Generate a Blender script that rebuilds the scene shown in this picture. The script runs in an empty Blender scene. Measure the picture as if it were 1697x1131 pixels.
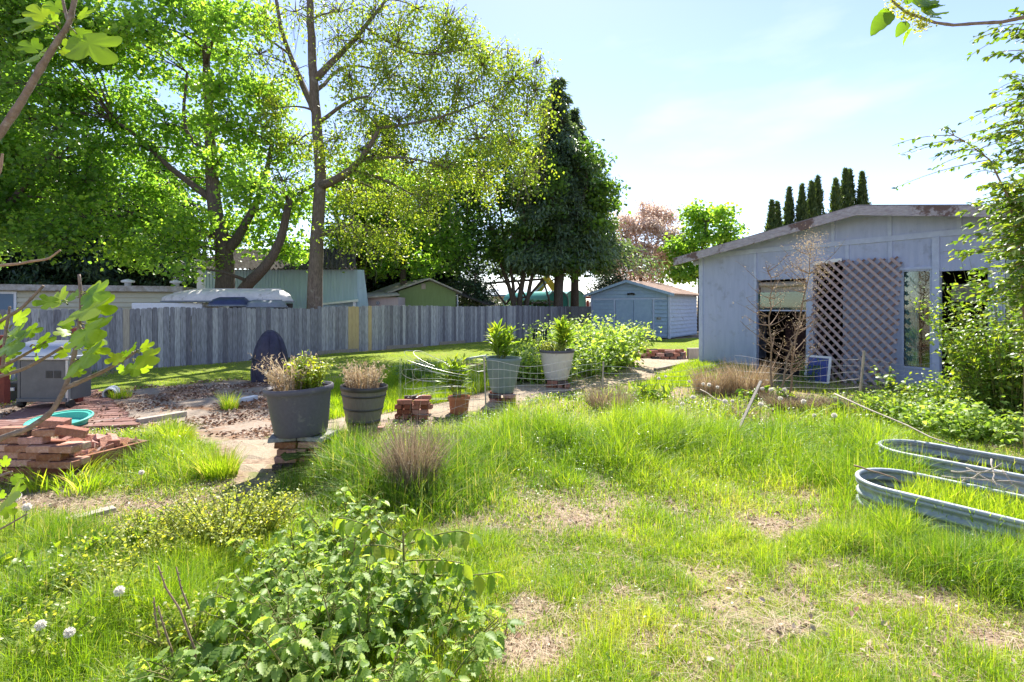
import bpy, math, random
import numpy as np
from mathutils import Vector, Matrix
from mathutils.geometry import tessellate_polygon

# ------------------------------------------------------------------ camera, sky, sun
H = 1.6            # eye height
F = 850.0          # focal length in photo pixels (photo 1697 wide)
CX, HY = 848.5, 508.0
SC = bpy.context.scene
COL = SC.collection
cam = bpy.data.cameras.new('camera')
cam.sensor_width = 36; cam.lens = 36*F/1697
cam.shift_y = -(565.5-HY)/1697
cam.clip_start = 0.05; cam.clip_end = 2000
camo = bpy.data.objects.new('camera', cam); COL.objects.link(camo)
camo.location = (0, 0, H); camo.rotation_euler = (math.pi/2, 0, 0)
SC.camera = camo

SUN_EL, SUN_AZ = math.radians(50), math.radians(4)     # azimuth from +Y towards +X
world = bpy.data.worlds.new('World'); SC.world = world; world.use_nodes = True
wn = world.node_tree; bg = wn.nodes['Background']
sky = wn.nodes.new('ShaderNodeTexSky'); sky.sky_type = 'NISHITA'; sky.sun_disc = False
sky.sun_elevation = SUN_EL; sky.sun_rotation = SUN_AZ
sky.air_density = 0.9; sky.dust_density = 0.15; sky.ozone_density = 1.0
tc = wn.nodes.new('ShaderNodeTexCoord'); mp = wn.nodes.new('ShaderNodeMapping')
mp.inputs['Scale'].default_value = (1.2, 1.2, 4.0)
nz = wn.nodes.new('ShaderNodeTexNoise'); nz.inputs['Scale'].default_value = 2.2; nz.inputs['Detail'].default_value = 6
rmp = wn.nodes.new('ShaderNodeValToRGB'); rmp.color_ramp.elements[0].position = 0.52; rmp.color_ramp.elements[1].position = 0.8
rmp.color_ramp.elements[1].color = (0.28, 0.28, 0.28, 1)
mx = wn.nodes.new('ShaderNodeMixRGB'); mx.inputs['Color2'].default_value = (6.5, 6.8, 7.2, 1)
wn.links.new(tc.outputs['Generated'], mp.inputs['Vector']); wn.links.new(mp.outputs[0], nz.inputs['Vector'])
wn.links.new(nz.outputs['Fac'], rmp.inputs[0]); wn.links.new(rmp.outputs[0], mx.inputs['Fac'])
wn.links.new(sky.outputs[0], mx.inputs['Color1']); tn_ = wn.nodes.new('ShaderNodeMixRGB'); tn_.blend_type = 'MULTIPLY'; tn_.inputs['Fac'].default_value = 1; tn_.inputs['Color2'].default_value = (1.04, 0.95, 1.0, 1)
wn.links.new(mx.outputs[0], tn_.inputs['Color1']); wn.links.new(tn_.outputs[0], bg.inputs['Color'])
bg.inputs['Strength'].default_value = 0.092
sl = bpy.data.lights.new('sun', 'SUN'); sl.energy = 4.2; sl.angle = math.radians(0.5); sl.color = (1, 0.95, 0.87)
so = bpy.data.objects.new('sun', sl); COL.objects.link(so)
sd = Vector((math.sin(SUN_AZ)*math.cos(SUN_EL), math.cos(SUN_AZ)*math.cos(SUN_EL), math.sin(SUN_EL)))
so.rotation_euler = sd.to_track_quat('Z', 'Y').to_euler(); so.location = (0, 10, 30)
SC.view_settings.view_transform = 'Standard'; SC.view_settings.look = 'None'
SC.view_settings.exposure = 1.6; SC.view_settings.gamma = 1
SC.cycles.max_bounces = 8; SC.cycles.transparent_max_bounces = 8; SC.cycles.diffuse_bounces = 4
SC.cycles.transmission_bounces = 6; SC.cycles.sample_clamp_indirect = 6

# ------------------------------------------------------------------ helpers
rng = np.random.default_rng(7); random.seed(7)
def W(px, py, d): return Vector(((px-CX)*d/F, d, H-(py-HY)*d/F))
def G(px, py, z=0.0): return W(px, py, (H-z)*F/(py-HY))
def terr(x, y):
    return 0.03*np.sin(x*0.9+1.3)*np.cos(y*0.7)+0.02*np.sin(x*1.7-y*1.1)
def T(p): return float(terr(p[0], p[1]))
OFF = {}
def offs(o):
    v = Vector((0, 0, 0))
    while o is not None: v += OFF.get(o.name, Vector((0, 0, 0))); o = o.parent
    return v
def tag(o, label=None, cat=None, group=None, kind=None):
    if label: o['label'] = label
    if cat: o['category'] = cat
    if group: o['group'] = group
    if kind: o['kind'] = kind
    return o
def thing(name, label, cat, loc=(0, 0, 0), group=None):
    o = bpy.data.objects.new(name, None); COL.objects.link(o); o.location = loc
    o.empty_display_size = 0.1
    OFF[o.name] = Vector(loc)
    return tag(o, label, cat, group)
def link(name, me, mat, parent=None):
    if mat: me.materials.append(mat)
    o = bpy.data.objects.new(name, me); COL.objects.link(o)
    if parent: o.parent = parent
    return o
def copy_tree(o, parent=None):
    c = o.copy(); COL.objects.link(c)
    if parent: c.parent = parent
    for ch in list(o.children): copy_tree(ch, c)
    return c
def raw_mesh(V, L, S, smooth=False, tint=None):
    me = bpy.data.meshes.new('mesh')
    me.vertices.add(len(V)); me.vertices.foreach_set('co', np.ascontiguousarray(V, dtype=np.float32).ravel())
    me.loops.add(len(L)); me.loops.foreach_set('vertex_index', np.asarray(L, dtype=np.int32))
    me.polygons.add(len(S)); me.polygons.foreach_set('loop_start', np.asarray(S, dtype=np.int32))
    if smooth: me.polygons.foreach_set('use_smooth', np.ones(len(S), dtype=bool))
    if tint is not None:
        a = me.attributes.new('tint', 'FLOAT', 'POINT'); a.data.foreach_set('value', np.asarray(tint, dtype=np.float32))
    me.update(calc_edges=True); me.validate()
    return me
class Cloud:
    """many small copies of leaf templates in one mesh"""
    def __init__(s): s.V = []; s.L = []; s.S = []; s.Tn = []; s.nv = 0; s.nl = 0
    def add(s, tmpl, pos, R, sc, tint):
        tv, tf = tmpl; k = len(tv); N = len(pos)
        if N == 0: return
        sc = np.asarray(sc, dtype=float)
        if sc.ndim == 1: sc = np.repeat(sc[:, None], 3, 1)
        v = np.einsum('nij,nkj->nki', R, tv[None]*sc[:, None, :])+np.asarray(pos)[:, None, :]
        lt = np.concatenate([np.array(f) for f in tf]); tot = np.array([len(f) for f in tf])
        st = np.concatenate([[0], np.cumsum(tot)[:-1]])
        ar = np.arange(N)[:, None]
        s.V.append(v.reshape(-1, 3)); s.L.append((lt[None]+ar*k+s.nv).ravel())
        s.S.append((st[None]+ar*len(lt)+s.nl).ravel()); s.Tn.append(np.repeat(np.asarray(tint), k))
        s.nv += N*k; s.nl += N*len(lt)
    def blades(s, pos, h, w, lean, tint, yaw=None, tipdrop=0.25, segs=3):
        """tapered bent ribbons; lean = horizontal throw of the tip as a fraction of height"""
        N = len(pos)
        if N == 0: return
        yaw = rng.uniform(0, 2*np.pi, N) if yaw is None else yaw
        d = np.stack([np.cos(yaw), np.sin(yaw)], 1)
        a2 = yaw+np.pi/2+rng.normal(0, 0.6, N)
        p = np.stack([np.cos(a2), np.sin(a2)], 1)
        v = np.zeros((N, 2*segs+1, 3)); pos = np.asarray(pos)
        for i in range(segs+1):
            t = i/segs
            c = pos.copy(); c[:, :2] += d*(lean*h*t**1.8)[:, None]
            c[:, 2] += h*(t-tipdrop*np.abs(lean)*t**3)
            if i < segs:
                hw = (w*0.5*(1-0.75*t**1.5))[:, None]
                v[:, 2*i, :] = c; v[:, 2*i+1, :] = c
                v[:, 2*i, :2] -= p*hw; v[:, 2*i+1, :2] += p*hw
            else: v[:, 2*segs, :] = c
        tf = [(2*i, 2*i+1, 2*i+3, 2*i+2) for i in range(segs-1)]+[(2*segs-2, 2*segs-1, 2*segs)]
        k = 2*segs+1
        lt = np.concatenate([np.array(f) for f in tf]); tot = np.array([len(f) for f in tf])
        st = np.concatenate([[0], np.cumsum(tot)[:-1]]); ar = np.arange(N)[:, None]
        s.V.append(v.reshape(-1, 3)); s.L.append((lt[None]+ar*k+s.nv).ravel())
        s.S.append((st[None]+ar*len(lt)+s.nl).ravel()); s.Tn.append(np.repeat(np.asarray(tint), k))
        s.nv += N*k; s.nl += N*len(lt)
    def build(s, name, mat, parent=None, smooth=False):
        V = np.concatenate(s.V); o = offs(parent)
        V = V-np.array(o)[None]
        return link(name, raw_mesh(V, np.concatenate(s.L), np.concatenate(s.S), smooth, np.concatenate(s.Tn)), mat, parent)
class MB:
    def __init__(s): s.v = []; s.f = []
    def add(s, vs, fs):
        b = len(s.v); s.v += [tuple(v) for v in vs]; s.f += [tuple(i+b for i in f) for f in fs]; return s
    def box(s, c, size, rz=0, R=None, top=None):
        x, y, z = [a/2 for a in size]
        M = R if R is not None else Matrix.Rotation(rz, 3, 'Z')
        tx = ty = 1
        if top: tx, ty = top
        P = [(-x, -y, -z), (x, -y, -z), (x, y, -z), (-x, y, -z), (-x*tx, -y*ty, z), (x*tx, -y*ty, z), (x*tx, y*ty, z), (-x*tx, y*ty, z)]
        c = Vector(c)
        return s.add([M @ Vector(p)+c for p in P], [(0, 3, 2, 1), (4, 5, 6, 7), (0, 1, 5, 4), (1, 2, 6, 5), (2, 3, 7, 6), (3, 0, 4, 7)])
    def beam(s, a, b, w, h, up=Vector((0, 0, 1))):
        a, b = Vector(a), Vector(b); d = (b-a); L = d.length; d.normalize()
        sd_ = d.cross(up)
        if sd_.length < 1e-4: sd_ = d.cross(Vector((0, 1, 0)))
        sd_.normalize(); u = sd_.cross(d)
        R = Matrix((sd_, d, u)).transposed()
        return s.box((a+b)/2, (w, L, h), R=R)
    def tube(s, pts, rad, seg=6, cap=True):
        pts = [Vector(p) for p in pts]; n = len(pts); base = len(s.v)
        if not hasattr(rad, '__len__'): rad = [rad]*n
        prev = None
        for i in range(n):
            d = (pts[min(i+1, n-1)]-pts[max(i-1, 0)])
            if d.length < 1e-9: d = Vector((0, 0, 1))
            d.normalize()
            a = prev if prev is not None else (Vector((1, 0, 0)) if abs(d.x) < 0.8 else Vector((0, 1, 0)))
            a = (a-d*a.dot(d)).normalized(); b = d.cross(a); prev = a
            for k in range(seg):
                t = 2*math.pi*k/seg
                s.v.append(tuple(pts[i]+(a*math.cos(t)+b*math.sin(t))*rad[i]))
        for i in range(n-1):
            for k in range(seg):
                k2 = (k+1) % seg
                s.f.append((base+i*seg+k, base+i*seg+k2, base+(i+1)*seg+k2, base+(i+1)*seg+k))
        if cap:
            s.f.append(tuple(base+k for k in range(seg))[::-1]); s.f.append(tuple(base+(n-1)*seg+k for k in range(seg)))
        return s
    def lathe(s, prof, c, seg=40, fn=None, tilt=None):
        base = len(s.v); c = Vector(c); n = len(prof)
        M = tilt if tilt else Matrix.Identity(3)
        for r, z in prof:
            for k in range(seg):
                t = 2*math.pi*k/seg; rr = r*(fn(t, z) if fn else 1)
                s.v.append(tuple(c+M @ Vector((rr*math.cos(t), rr*math.sin(t), z))))
        for i in range(n-1):
            for k in range(seg):
                k2 = (k+1) % seg
                s.f.append((base+i*seg+k, base+i*seg+k2, base+(i+1)*seg+k2, base+(i+1)*seg+k))
        return s
    def disc(s, c, r, seg=32, tilt=None, bump=0.0):
        base = len(s.v); c = Vector(c); M = tilt if tilt else Matrix.Identity(3)
        s.v.append(tuple(c+M @ Vector((0, 0, bump))))
        for k in range(seg):
            t = 2*math.pi*k/seg; s.v.append(tuple(c+M @ Vector((r*math.cos(t), r*math.sin(t), 0))))
        for k in range(seg): s.f.append((base, base+1+k, base+1+(k+1) % seg))
        return s
    def build(s, name, mat, parent=None, smooth=False, bevel=0, auto=None):
        me = bpy.data.meshes.new('mesh'); o = offs(parent)
        me.from_pydata([(x-o.x, y-o.y, z-o.z) for x, y, z in s.v], [], s.f)
        if smooth: me.polygons.foreach_set('use_smooth', [True]*len(me.polygons))
        me.update(); ob = link(name, me, mat, parent)
        if bevel:
            b = ob.modifiers.new('bevel', 'BEVEL'); b.width = bevel; b.segments = 2; b.limit_method = 'ANGLE'
        if auto:
            me.set_sharp_from_angle(angle=math.radians(auto))
        return ob

# ------------------------------------------------------------------ materials
MATS = {}
def nodes_of(name):
    m = bpy.data.materials.new(name); m.use_nodes = True; MATS[name] = m
    return m, m.node_tree, m.node_tree.nodes['Principled BSDF']
def mat(name, c1, c2=None, scale=8, rough=0.8, bump=0.0, metal=0.0, spec=0.3, stretch=(1, 1, 1), c3=None, s3=1.5, t3=0.55, detail=6, bscale=None, w3=0.12):
    m, nt, b = nodes_of(name); N = nt.nodes.new; Lk = nt.links.new
    b.inputs['Roughness'].default_value = rough; b.inputs['Metallic'].default_value = metal
    b.inputs['Specular IOR Level'].default_value = spec
    c2 = c2 or tuple(x*0.75 for x in c1)
    tcn = N('ShaderNodeTexCoord'); mpn = N('ShaderNodeMapping'); mpn.inputs['Scale'].default_value = stretch
    Lk(tcn.outputs['Object'], mpn.inputs['Vector'])
    n1 = N('ShaderNodeTexNoise'); n1.inputs['Scale'].default_value = scale; n1.inputs['Detail'].default_value = detail; n1.inputs['Roughness'].default_value = 0.65
    Lk(mpn.outputs[0], n1.inputs['Vector'])
    r = N('ShaderNodeValToRGB'); r.color_ramp.elements[0].position = 0.35; r.color_ramp.elements[1].position = 0.65
    r.color_ramp.elements[0].color = (*c2, 1); r.color_ramp.elements[1].color = (*c1, 1)
    Lk(n1.outputs['Fac'], r.inputs[0]); out = r.outputs[0]
    if c3:
        n3 = N('ShaderNodeTexNoise'); n3.inputs['Scale'].default_value = s3; n3.inputs['Detail'].default_value = 8; n3.inputs['Roughness'].default_value = 0.7
        Lk(tcn.outputs['Object'], n3.inputs['Vector'])
        r3 = N('ShaderNodeValToRGB'); r3.color_ramp.elements[0].position = t3; r3.color_ramp.elements[1].position = t3+w3
        Lk(n3.outputs['Fac'], r3.inputs[0])
        m3 = N('ShaderNodeMixRGB'); m3.inputs['Color2'].default_value = (*c3, 1)
        Lk(r3.outputs[0], m3.inputs['Fac']); Lk(out, m3.inputs['Color1']); out = m3.outputs[0]
    Lk(out, b.inputs['Base Color'])
    if bump:
        bn = N('ShaderNodeBump'); bn.inputs['Strength'].default_value = bump; bn.inputs['Distance'].default_value = 0.02
        n4 = N('ShaderNodeTexNoise'); n4.inputs['Scale'].default_value = bscale or scale*2.5; n4.inputs['Detail'].default_value = 5
        Lk(mpn.outputs[0], n4.inputs['Vector']); Lk(n4.outputs['Fac'], bn.inputs['Height']); Lk(bn.outputs[0], b.inputs['Normal'])
    return m
def leafmat(name, stops, trans=0.45, rough=0.42, spec=0.45, tgain=2.2, tb=.35):
    """colour from the per-leaf attribute 'tint'; light passes through the leaf"""
    m, nt, b = nodes_of(name); N = nt.nodes.new; Lk = nt.links.new
    at = N('ShaderNodeAttribute'); at.attribute_name = 'tint'
    r = N('ShaderNodeValToRGB'); el = r.color_ramp.elements
    while len(el) < len(stops): el.new(0.5)
    for i, (p, c) in enumerate(stops): el[i].position = p; el[i].color = (*c, 1)
    Lk(at.outputs['Fac'], r.inputs[0]); Lk(r.outputs[0], b.inputs['Base Color'])
    b.inputs['Roughness'].default_value = rough; b.inputs['Specular IOR Level'].default_value = spec
    tr = N('ShaderNodeBsdfTranslucent'); mul = N('ShaderNodeMixRGB'); mul.blend_type = 'MULTIPLY'; mul.inputs['Fac'].default_value = 1
    mul.inputs['Color2'].default_value = (tgain*1.05, tgain, tgain*tb, 1)
    Lk(r.outputs[0], mul.inputs['Color1']); Lk(mul.outputs[0], tr.inputs['Color'])
    ms = N('ShaderNodeMixShader'); ms.inputs[0].default_value = trans
    out = nt.nodes['Material Output']
    Lk(b.outputs[0], ms.inputs[1]); Lk(tr.outputs[0], ms.inputs[2]); Lk(ms.outputs[0], out.inputs['Surface'])
    return m
def glassmat(name, tint=(0.75, 0.85, 0.85), tr=0.5):
    m, nt, b = nodes_of(name); N = nt.nodes.new; Lk = nt.links.new
    g = N('ShaderNodeBsdfGlossy'); g.inputs['Roughness'].default_value = 0.03; g.inputs['Color'].default_value = (0.9, 0.95, 0.95, 1)
    t = N('ShaderNodeBsdfTransparent'); t.inputs['Color'].default_value = (*tint, 1)
    f = N('ShaderNodeFresnel'); f.inputs['IOR'].default_value = 1.9
    mm = N('ShaderNodeMixShader'); Lk(f.outputs[0], mm.inputs[0]); Lk(t.outputs[0], mm.inputs[1]); Lk(g.outputs[0], mm.inputs[2])
    Lk(mm.outputs[0], nt.nodes['Material Output'].inputs['Surface'])
    return m
def vmat(name, stops, rough=0.85, spec=0.2, bump=0.0, stretch=(1, 1, 1), scale=20, amt=0.5):
    """like leafmat but opaque, with streaky noise multiplied in"""
    m, nt, b = nodes_of(name); N = nt.nodes.new; Lk = nt.links.new
    at = N('ShaderNodeAttribute'); at.attribute_name = 'tint'
    r = N('ShaderNodeValToRGB'); el = r.color_ramp.elements
    while len(el) < len(stops): el.new(0.5)
    for i, (p, c) in enumerate(stops): el[i].position = p; el[i].color = (*c, 1)
    Lk(at.outputs['Fac'], r.inputs[0])
    tcn = N('ShaderNodeTexCoord'); mpn = N('ShaderNodeMapping'); mpn.inputs['Scale'].default_value = stretch
    n1 = N('ShaderNodeTexNoise'); n1.inputs['Scale'].default_value = scale; n1.inputs['Detail'].default_value = 7
    Lk(tcn.outputs['Object'], mpn.inputs['Vector']); Lk(mpn.outputs[0], n1.inputs['Vector'])
    r2 = N('ShaderNodeValToRGB'); r2.color_ramp.elements[0].position = 0.35; r2.color_ramp.elements[1].position = 0.65
    r2.color_ramp.elements[0].color = (1-amt, 1-amt, 1-amt, 1)
    Lk(n1.outputs['Fac'], r2.inputs[0])
    mu = N('ShaderNodeMixRGB'); mu.blend_type = 'MULTIPLY'; mu.inputs['Fac'].default_value = 1
    Lk(r.outputs[0], mu.inputs['Color1']); Lk(r2.outputs[0], mu.inputs['Color2']); Lk(mu.outputs[0], b.inputs['Base Color'])
    b.inputs['Roughness'].default_value = rough; b.inputs['Specular IOR Level'].default_value = spec
    if bump:
        bn = N('ShaderNodeBump'); bn.inputs['Strength'].default_value = bump; bn.inputs['Distance'].default_value = 0.01
        Lk(n1.outputs['Fac'], bn.inputs['Height']); Lk(bn.outputs[0], b.inputs['Normal'])
    return m

M_ground = mat('soil', (0.38, 0.29, 0.21), (0.19, 0.13, 0.09), scale=14, rough=1, bump=0.8, c3=(0.16, 0.19, 0.06), s3=0.9, t3=0.5, spec=0.1)
M_lawn = mat('lawn_turf', (0.21, 0.26, 0.045), (0.15, 0.20, 0.03), scale=5, rough=1, bump=0.6, c3=(0.22, 0.24, 0.06), s3=0.6, t3=0.52, spec=0.1, bscale=60)
M_path = mat('path_gravel', (0.50, 0.41, 0.30), (0.37, 0.29, 0.21), scale=45, rough=1, bump=1.0, c3=(0.36, 0.26, 0.18), s3=1.3, t3=0.55, spec=0.1)
M_patio = mat('patio_concrete', (0.35, 0.29, 0.23), (0.23, 0.18, 0.14), scale=20, rough=1, bump=0.4, c3=(0.24, 0.13, 0.07), s3=1.0, t3=0.5, spec=0.1)
M_fence = vmat('fence_wood', [(0, (0.20, 0.19, 0.22)), (0.5, (0.335, 0.33, 0.365)), (1, (0.50, 0.49, 0.51))], stretch=(6, 6, 0.6), scale=9, amt=0.45, bump=0.4)
M_newwood = mat('new_wood', (0.50, 0.38, 0.20), (0.38, 0.28, 0.15), scale=10, stretch=(5, 5, 0.5), rough=0.8)
M_palewood = mat('pale_wood', (0.46, 0.40, 0.33), (0.33, 0.28, 0.23), scale=10, stretch=(5, 5, 0.5), rough=0.85, bump=0.3)
M_greywood = mat('grey_wood', (0.36, 0.31, 0.26), (0.21, 0.18, 0.15), scale=12, stretch=(1, 6, 1), rough=0.9, bump=0.5)
M_house = mat('house_paint', (0.405, 0.455, 0.62), (0.345, 0.395, 0.56), scale=3, stretch=(4, 4, 0.5), rough=0.75, bump=0.15, c3=(0.25, 0.27, 0.35), s3=2.6, t3=0.55, w3=.2, bscale=12)
M_trim = mat('trim_paint', (0.46, 0.52, 0.68), (0.38, 0.43, 0.58), scale=6, rough=0.7, bump=0.1)
M_fascia = mat('fascia_peeling', (0.46, 0.43, 0.46), (0.30, 0.26, 0.28), scale=9, stretch=(1, 1, 4), rough=0.85, bump=0.4, c3=(0.15, 0.10, 0.09), s3=1.6, t3=0.53, w3=.05)
M_shingle = mat('roof_shingle', (0.25, 0.24, 0.24), (0.15, 0.14, 0.14), scale=40, rough=1, bump=0.5)
M_shed = mat('shed_paint', (0.32, 0.42, 0.56), (0.27, 0.36, 0.50), scale=5, rough=0.75, bump=0.1)
M_shedside = mat('shed_paint_worn', (0.40, 0.48, 0.60), (0.33, 0.40, 0.52), scale=5, rough=0.75, c3=(0.10, 0.09, 0.09), s3=2.6, t3=0.62, w3=0.04)
M_shedroof = mat('shed_shingle', (0.30, 0.20, 0.15), (0.18, 0.12, 0.09), scale=18, rough=1, bump=0.6, c3=(0.42, 0.32, 0.26), s3=2, t3=0.56)
M_brick = mat('brick_clay', (0.36, 0.14, 0.085), (0.24, 0.09, 0.055), scale=18, rough=0.95, bump=0.6, c3=(0.50, 0.30, 0.22), s3=9, t3=0.6)
M_brick2 = mat('brick_orange', (0.42, 0.20, 0.115), (0.30, 0.13, 0.075), scale=18, rough=0.95, bump=0.6, c3=(0.45, 0.33, 0.25), s3=9, t3=0.58)
M_brickd = mat('brick_dark', (0.12, 0.08, 0.07), (0.06, 0.05, 0.045), scale=18, rough=0.9, bump=0.6, c3=(0.25, 0.13, 0.08), s3=9, t3=0.6)
M_stone = mat('slab_stone', (0.40, 0.38, 0.34), (0.22, 0.21, 0.19), scale=12, rough=0.95, bump=0.8, c3=(0.06, 0.08, 0.025), s3=6, t3=0.50)
M_moss = mat('moss', (0.10, 0.13, 0.02), (0.05, 0.07, 0.01), scale=40, rough=1, bump=1)
M_potgrey = mat('grey_plastic', (0.098, 0.090, 0.112), (0.082, 0.075, 0.094), scale=30, rough=0.5, spec=0.4, c3=(0.17, 0.16, 0.15), s3=5, t3=0.58)
M_potbrown = mat('brown_plastic', (0.19, 0.165, 0.145), (0.15, 0.13, 0.115), scale=12, stretch=(6, 6, 0.5), rough=0.55, bump=0.1)
M_potdark = mat('dark_band', (0.05, 0.042, 0.04), (0.04, 0.035, 0.03), scale=12, rough=0.4, spec=0.5)
M_potteal = mat('teal_grey_plastic', (0.165, 0.22, 0.21), (0.14, 0.19, 0.185), scale=10, rough=0.5, spec=0.4)
M_potwhite = mat('cream_plastic', (0.60, 0.56, 0.50), (0.52, 0.49, 0.44), scale=10, rough=0.6, c3=(0.40, 0.34, 0.28), s3=4, t3=0.62)
M_terra = mat('terracotta', (0.50, 0.20, 0.09), (0.38, 0.15, 0.07), scale=12, rough=0.9, bump=0.2)
M_potsoil = mat('potting_soil', (0.09, 0.06, 0.04), (0.04, 0.03, 0.02), scale=30, rough=1, bump=1)
M_bark = mat('bark', (0.20, 0.165, 0.135), (0.10, 0.08, 0.065), scale=9, stretch=(3, 3, 0.7), rough=1, bump=1.0, c3=(0.26, 0.24, 0.20), s3=3, t3=0.56)
M_barkd = mat('dark_bark', (0.15, 0.12, 0.10), (0.075, 0.06, 0.05), scale=9, stretch=(3, 3, 0.7), rough=1, bump=1.0)
M_figbark = mat('fig_bark', (0.25, 0.20, 0.16), (0.16, 0.12, 0.09), scale=60, rough=0.9, bump=0.4, c3=(0.30, 0.28, 0.24), s3=30, t3=0.58)
M_stem = mat('green_stem', (0.14, 0.20, 0.04), (0.20, 0.16, 0.06), scale=20, rough=0.7)
M_cane = mat('dead_cane', (0.33, 0.24, 0.16), (0.22, 0.14, 0.10), scale=40, rough=0.9)
M_wire = mat('galvanised_wire', (0.62, 0.62, 0.60), (0.5, 0.5, 0.48), scale=30, rough=0.4, metal=0.6)
M_galv = mat('galvanised_sheet', (0.42, 0.45, 0.47), (0.29, 0.32, 0.34), scale=14, rough=0.6, metal=0.3, spec=0.5, c3=(0.33, 0.30, 0.26), s3=5, t3=0.62)
M_white = mat('white_paint', (0.75, 0.76, 0.78), (0.66, 0.67, 0.70), scale=10, rough=0.6)
M_cream = mat('cream_siding', (0.52, 0.50, 0.38), (0.47, 0.45, 0.34), scale=3, rough=0.7)
M_mossroof = mat('mossy_roof_edge', (0.46, 0.44, 0.42), (0.28, 0.25, 0.21), scale=7, rough=1, bump=0.6, c3=(0.20, 0.13, 0.07), s3=4, t3=0.58)
M_tealmetal = mat('teal_cladding', (0.38, 0.50, 0.57), (0.31, 0.42, 0.49), scale=3, stretch=(3, 3, 0.3), rough=0.6, c3=(0.20, 0.25, 0.25), s3=3, t3=0.62)
M_roofmetal = mat('rusty_roof_metal', (0.10, 0.09, 0.085), (0.045, 0.04, 0.035), scale=5, rough=1, spec=.05, c3=(0.20, 0.19, 0.18), s3=2.2, t3=0.60)
M_greenwall = mat('green_wall', (0.23, 0.31, 0.13), (0.20, 0.27, 0.11), scale=3, stretch=(4, 4, 0.4), rough=0.8)
M_pinkwall = mat('pale_board_wall', (0.56, 0.46, 0.44), (0.50, 0.41, 0.39), scale=3, stretch=(4, 4, 0.4), rough=0.8)
M_boat = mat('boat_hull_cream', (0.66, 0.63, 0.60), (0.52, 0.50, 0.48), scale=4, rough=0.5, c3=(0.30, 0.27, 0.22), s3=2.5, t3=0.58)
M_boatblue = mat('boat_hull_navy', (0.04, 0.055, 0.13), (0.03, 0.04, 0.10), scale=6, rough=0.4)
M_boatgrey = mat('boat_hull_grey', (0.24, 0.26, 0.29), (0.18, 0.20, 0.23), scale=6, rough=0.5)
M_tarp = mat('navy_tarp', (0.055, 0.05, 0.085), (0.028, 0.026, 0.048), scale=5, rough=0.55, bump=0.9, bscale=9, spec=0.35)
M_grill = mat('grill_grey', (0.13, 0.135, 0.14), (0.10, 0.105, 0.11), scale=5, rough=0.5, metal=0.2)
M_steel = mat('brushed_steel', (0.42, 0.45, 0.50), (0.36, 0.38, 0.42), scale=9, stretch=(1, 1, 8), rough=0.35, metal=0.7)
M_black = mat('black_plastic', (0.02, 0.02, 0.022), (0.015, 0.015, 0.016), scale=9, rough=0.5)
M_redpaint = mat('red_paint', (0.22, 0.05, 0.035), (0.15, 0.035, 0.03), scale=9, rough=0.8)
M_deck = mat('deck_redwood', (0.27, 0.14, 0.11), (0.16, 0.08, 0.065), scale=6, stretch=(0.6, 7, 1), rough=0.85, bump=0.3, c3=(0.33, 0.25, 0.22), s3=3, t3=0.56)
M_tealplastic = mat('teal_plastic', (0.09, 0.48, 0.36), (0.08, 0.42, 0.32), scale=6, rough=0.5)
M_lattice_lit = mat('lattice_wood_lit', (0.46, 0.37, 0.37), (0.34, 0.26, 0.26), scale=14, rough=0.9, bump=0.3)  # front slats: brighter light on this layer put into the wood colour
M_lattice_shaded = mat('lattice_wood_shaded', (0.24, 0.15, 0.13), (0.16, 0.10, 0.09), scale=14, rough=0.9, bump=0.3)  # back slats: same wood, shade of the rear layer painted into the colour
M_curtain = mat('pale_curtain', (0.70, 0.80, 0.80), (0.62, 0.72, 0.72), scale=3, stretch=(12, 12, 0.3), rough=0.9)
M_screenblue = mat('blue_mesh', (0.07, 0.09, 0.33), (0.05, 0.07, 0.27), scale=4, rough=0.5, c3=(0.13, 0.16, 0.38), s3=5, t3=0.55)
M_maroon = mat('maroon_panel', (0.05, 0.022, 0.022), (0.03, 0.014, 0.014), scale=4, rough=0.8)
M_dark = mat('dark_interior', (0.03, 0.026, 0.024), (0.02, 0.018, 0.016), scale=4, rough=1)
M_greenhouse = mat('greenhouse_film_teal', (0.05, 0.30, 0.25), (0.04, 0.26, 0.21), scale=3, rough=0.5)
M_greenhouse2 = mat('greenhouse_film_pale', (0.22, 0.44, 0.38), (0.18, 0.38, 0.33), scale=3, rough=0.5)
M_yellow = mat('digger_yellow', (0.62, 0.36, 0.03), (0.50, 0.29, 0.03), scale=3, rough=0.5)
M_bluesteel = mat('blue_roof_sheet', (0.14, 0.21, 0.28), (0.12, 0.18, 0.25), scale=2, rough=0.6)
M_glass = glassmat('window_glass')
M_glassd = glassmat('teal_glass', (0.35, 0.6, 0.58))
M_seed = mat('seed_cluster', (0.42, 0.33, 0.08), (0.30, 0.18, 0.07), scale=60, rough=1, bump=1)

L_maple = leafmat('maple_leaves', [(0, (0.065, 0.135, 0.035)), (0.5, (0.115, 0.215, 0.045)), (1, (0.22, 0.32, 0.06))], trans=0.58, tgain=3.0)
L_yellow = leafmat('spring_leaves', [(0, (0.12, 0.20, 0.035)), (0.5, (0.21, 0.30, 0.045)), (1, (0.36, 0.38, 0.06))], trans=0.5, tgain=2.0)
L_mid = leafmat('green_leaves', [(0, (0.05, 0.105, 0.035)), (0.5, (0.085, 0.17, 0.042)), (1, (0.16, 0.27, 0.05))], trans=0.4)
L_dark = leafmat('evergreen_leaves', [(0, (0.018, 0.04, 0.025)), (0.6, (0.035, 0.07, 0.04)), (1, (0.07, 0.12, 0.05))], trans=0.15)
L_cedar = leafmat('cedar_sprays', [(0, (0.06, 0.10, 0.07)), (0.6, (0.11, 0.17, 0.11)), (1, (0.18, 0.26, 0.13))], trans=0.35)
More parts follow.
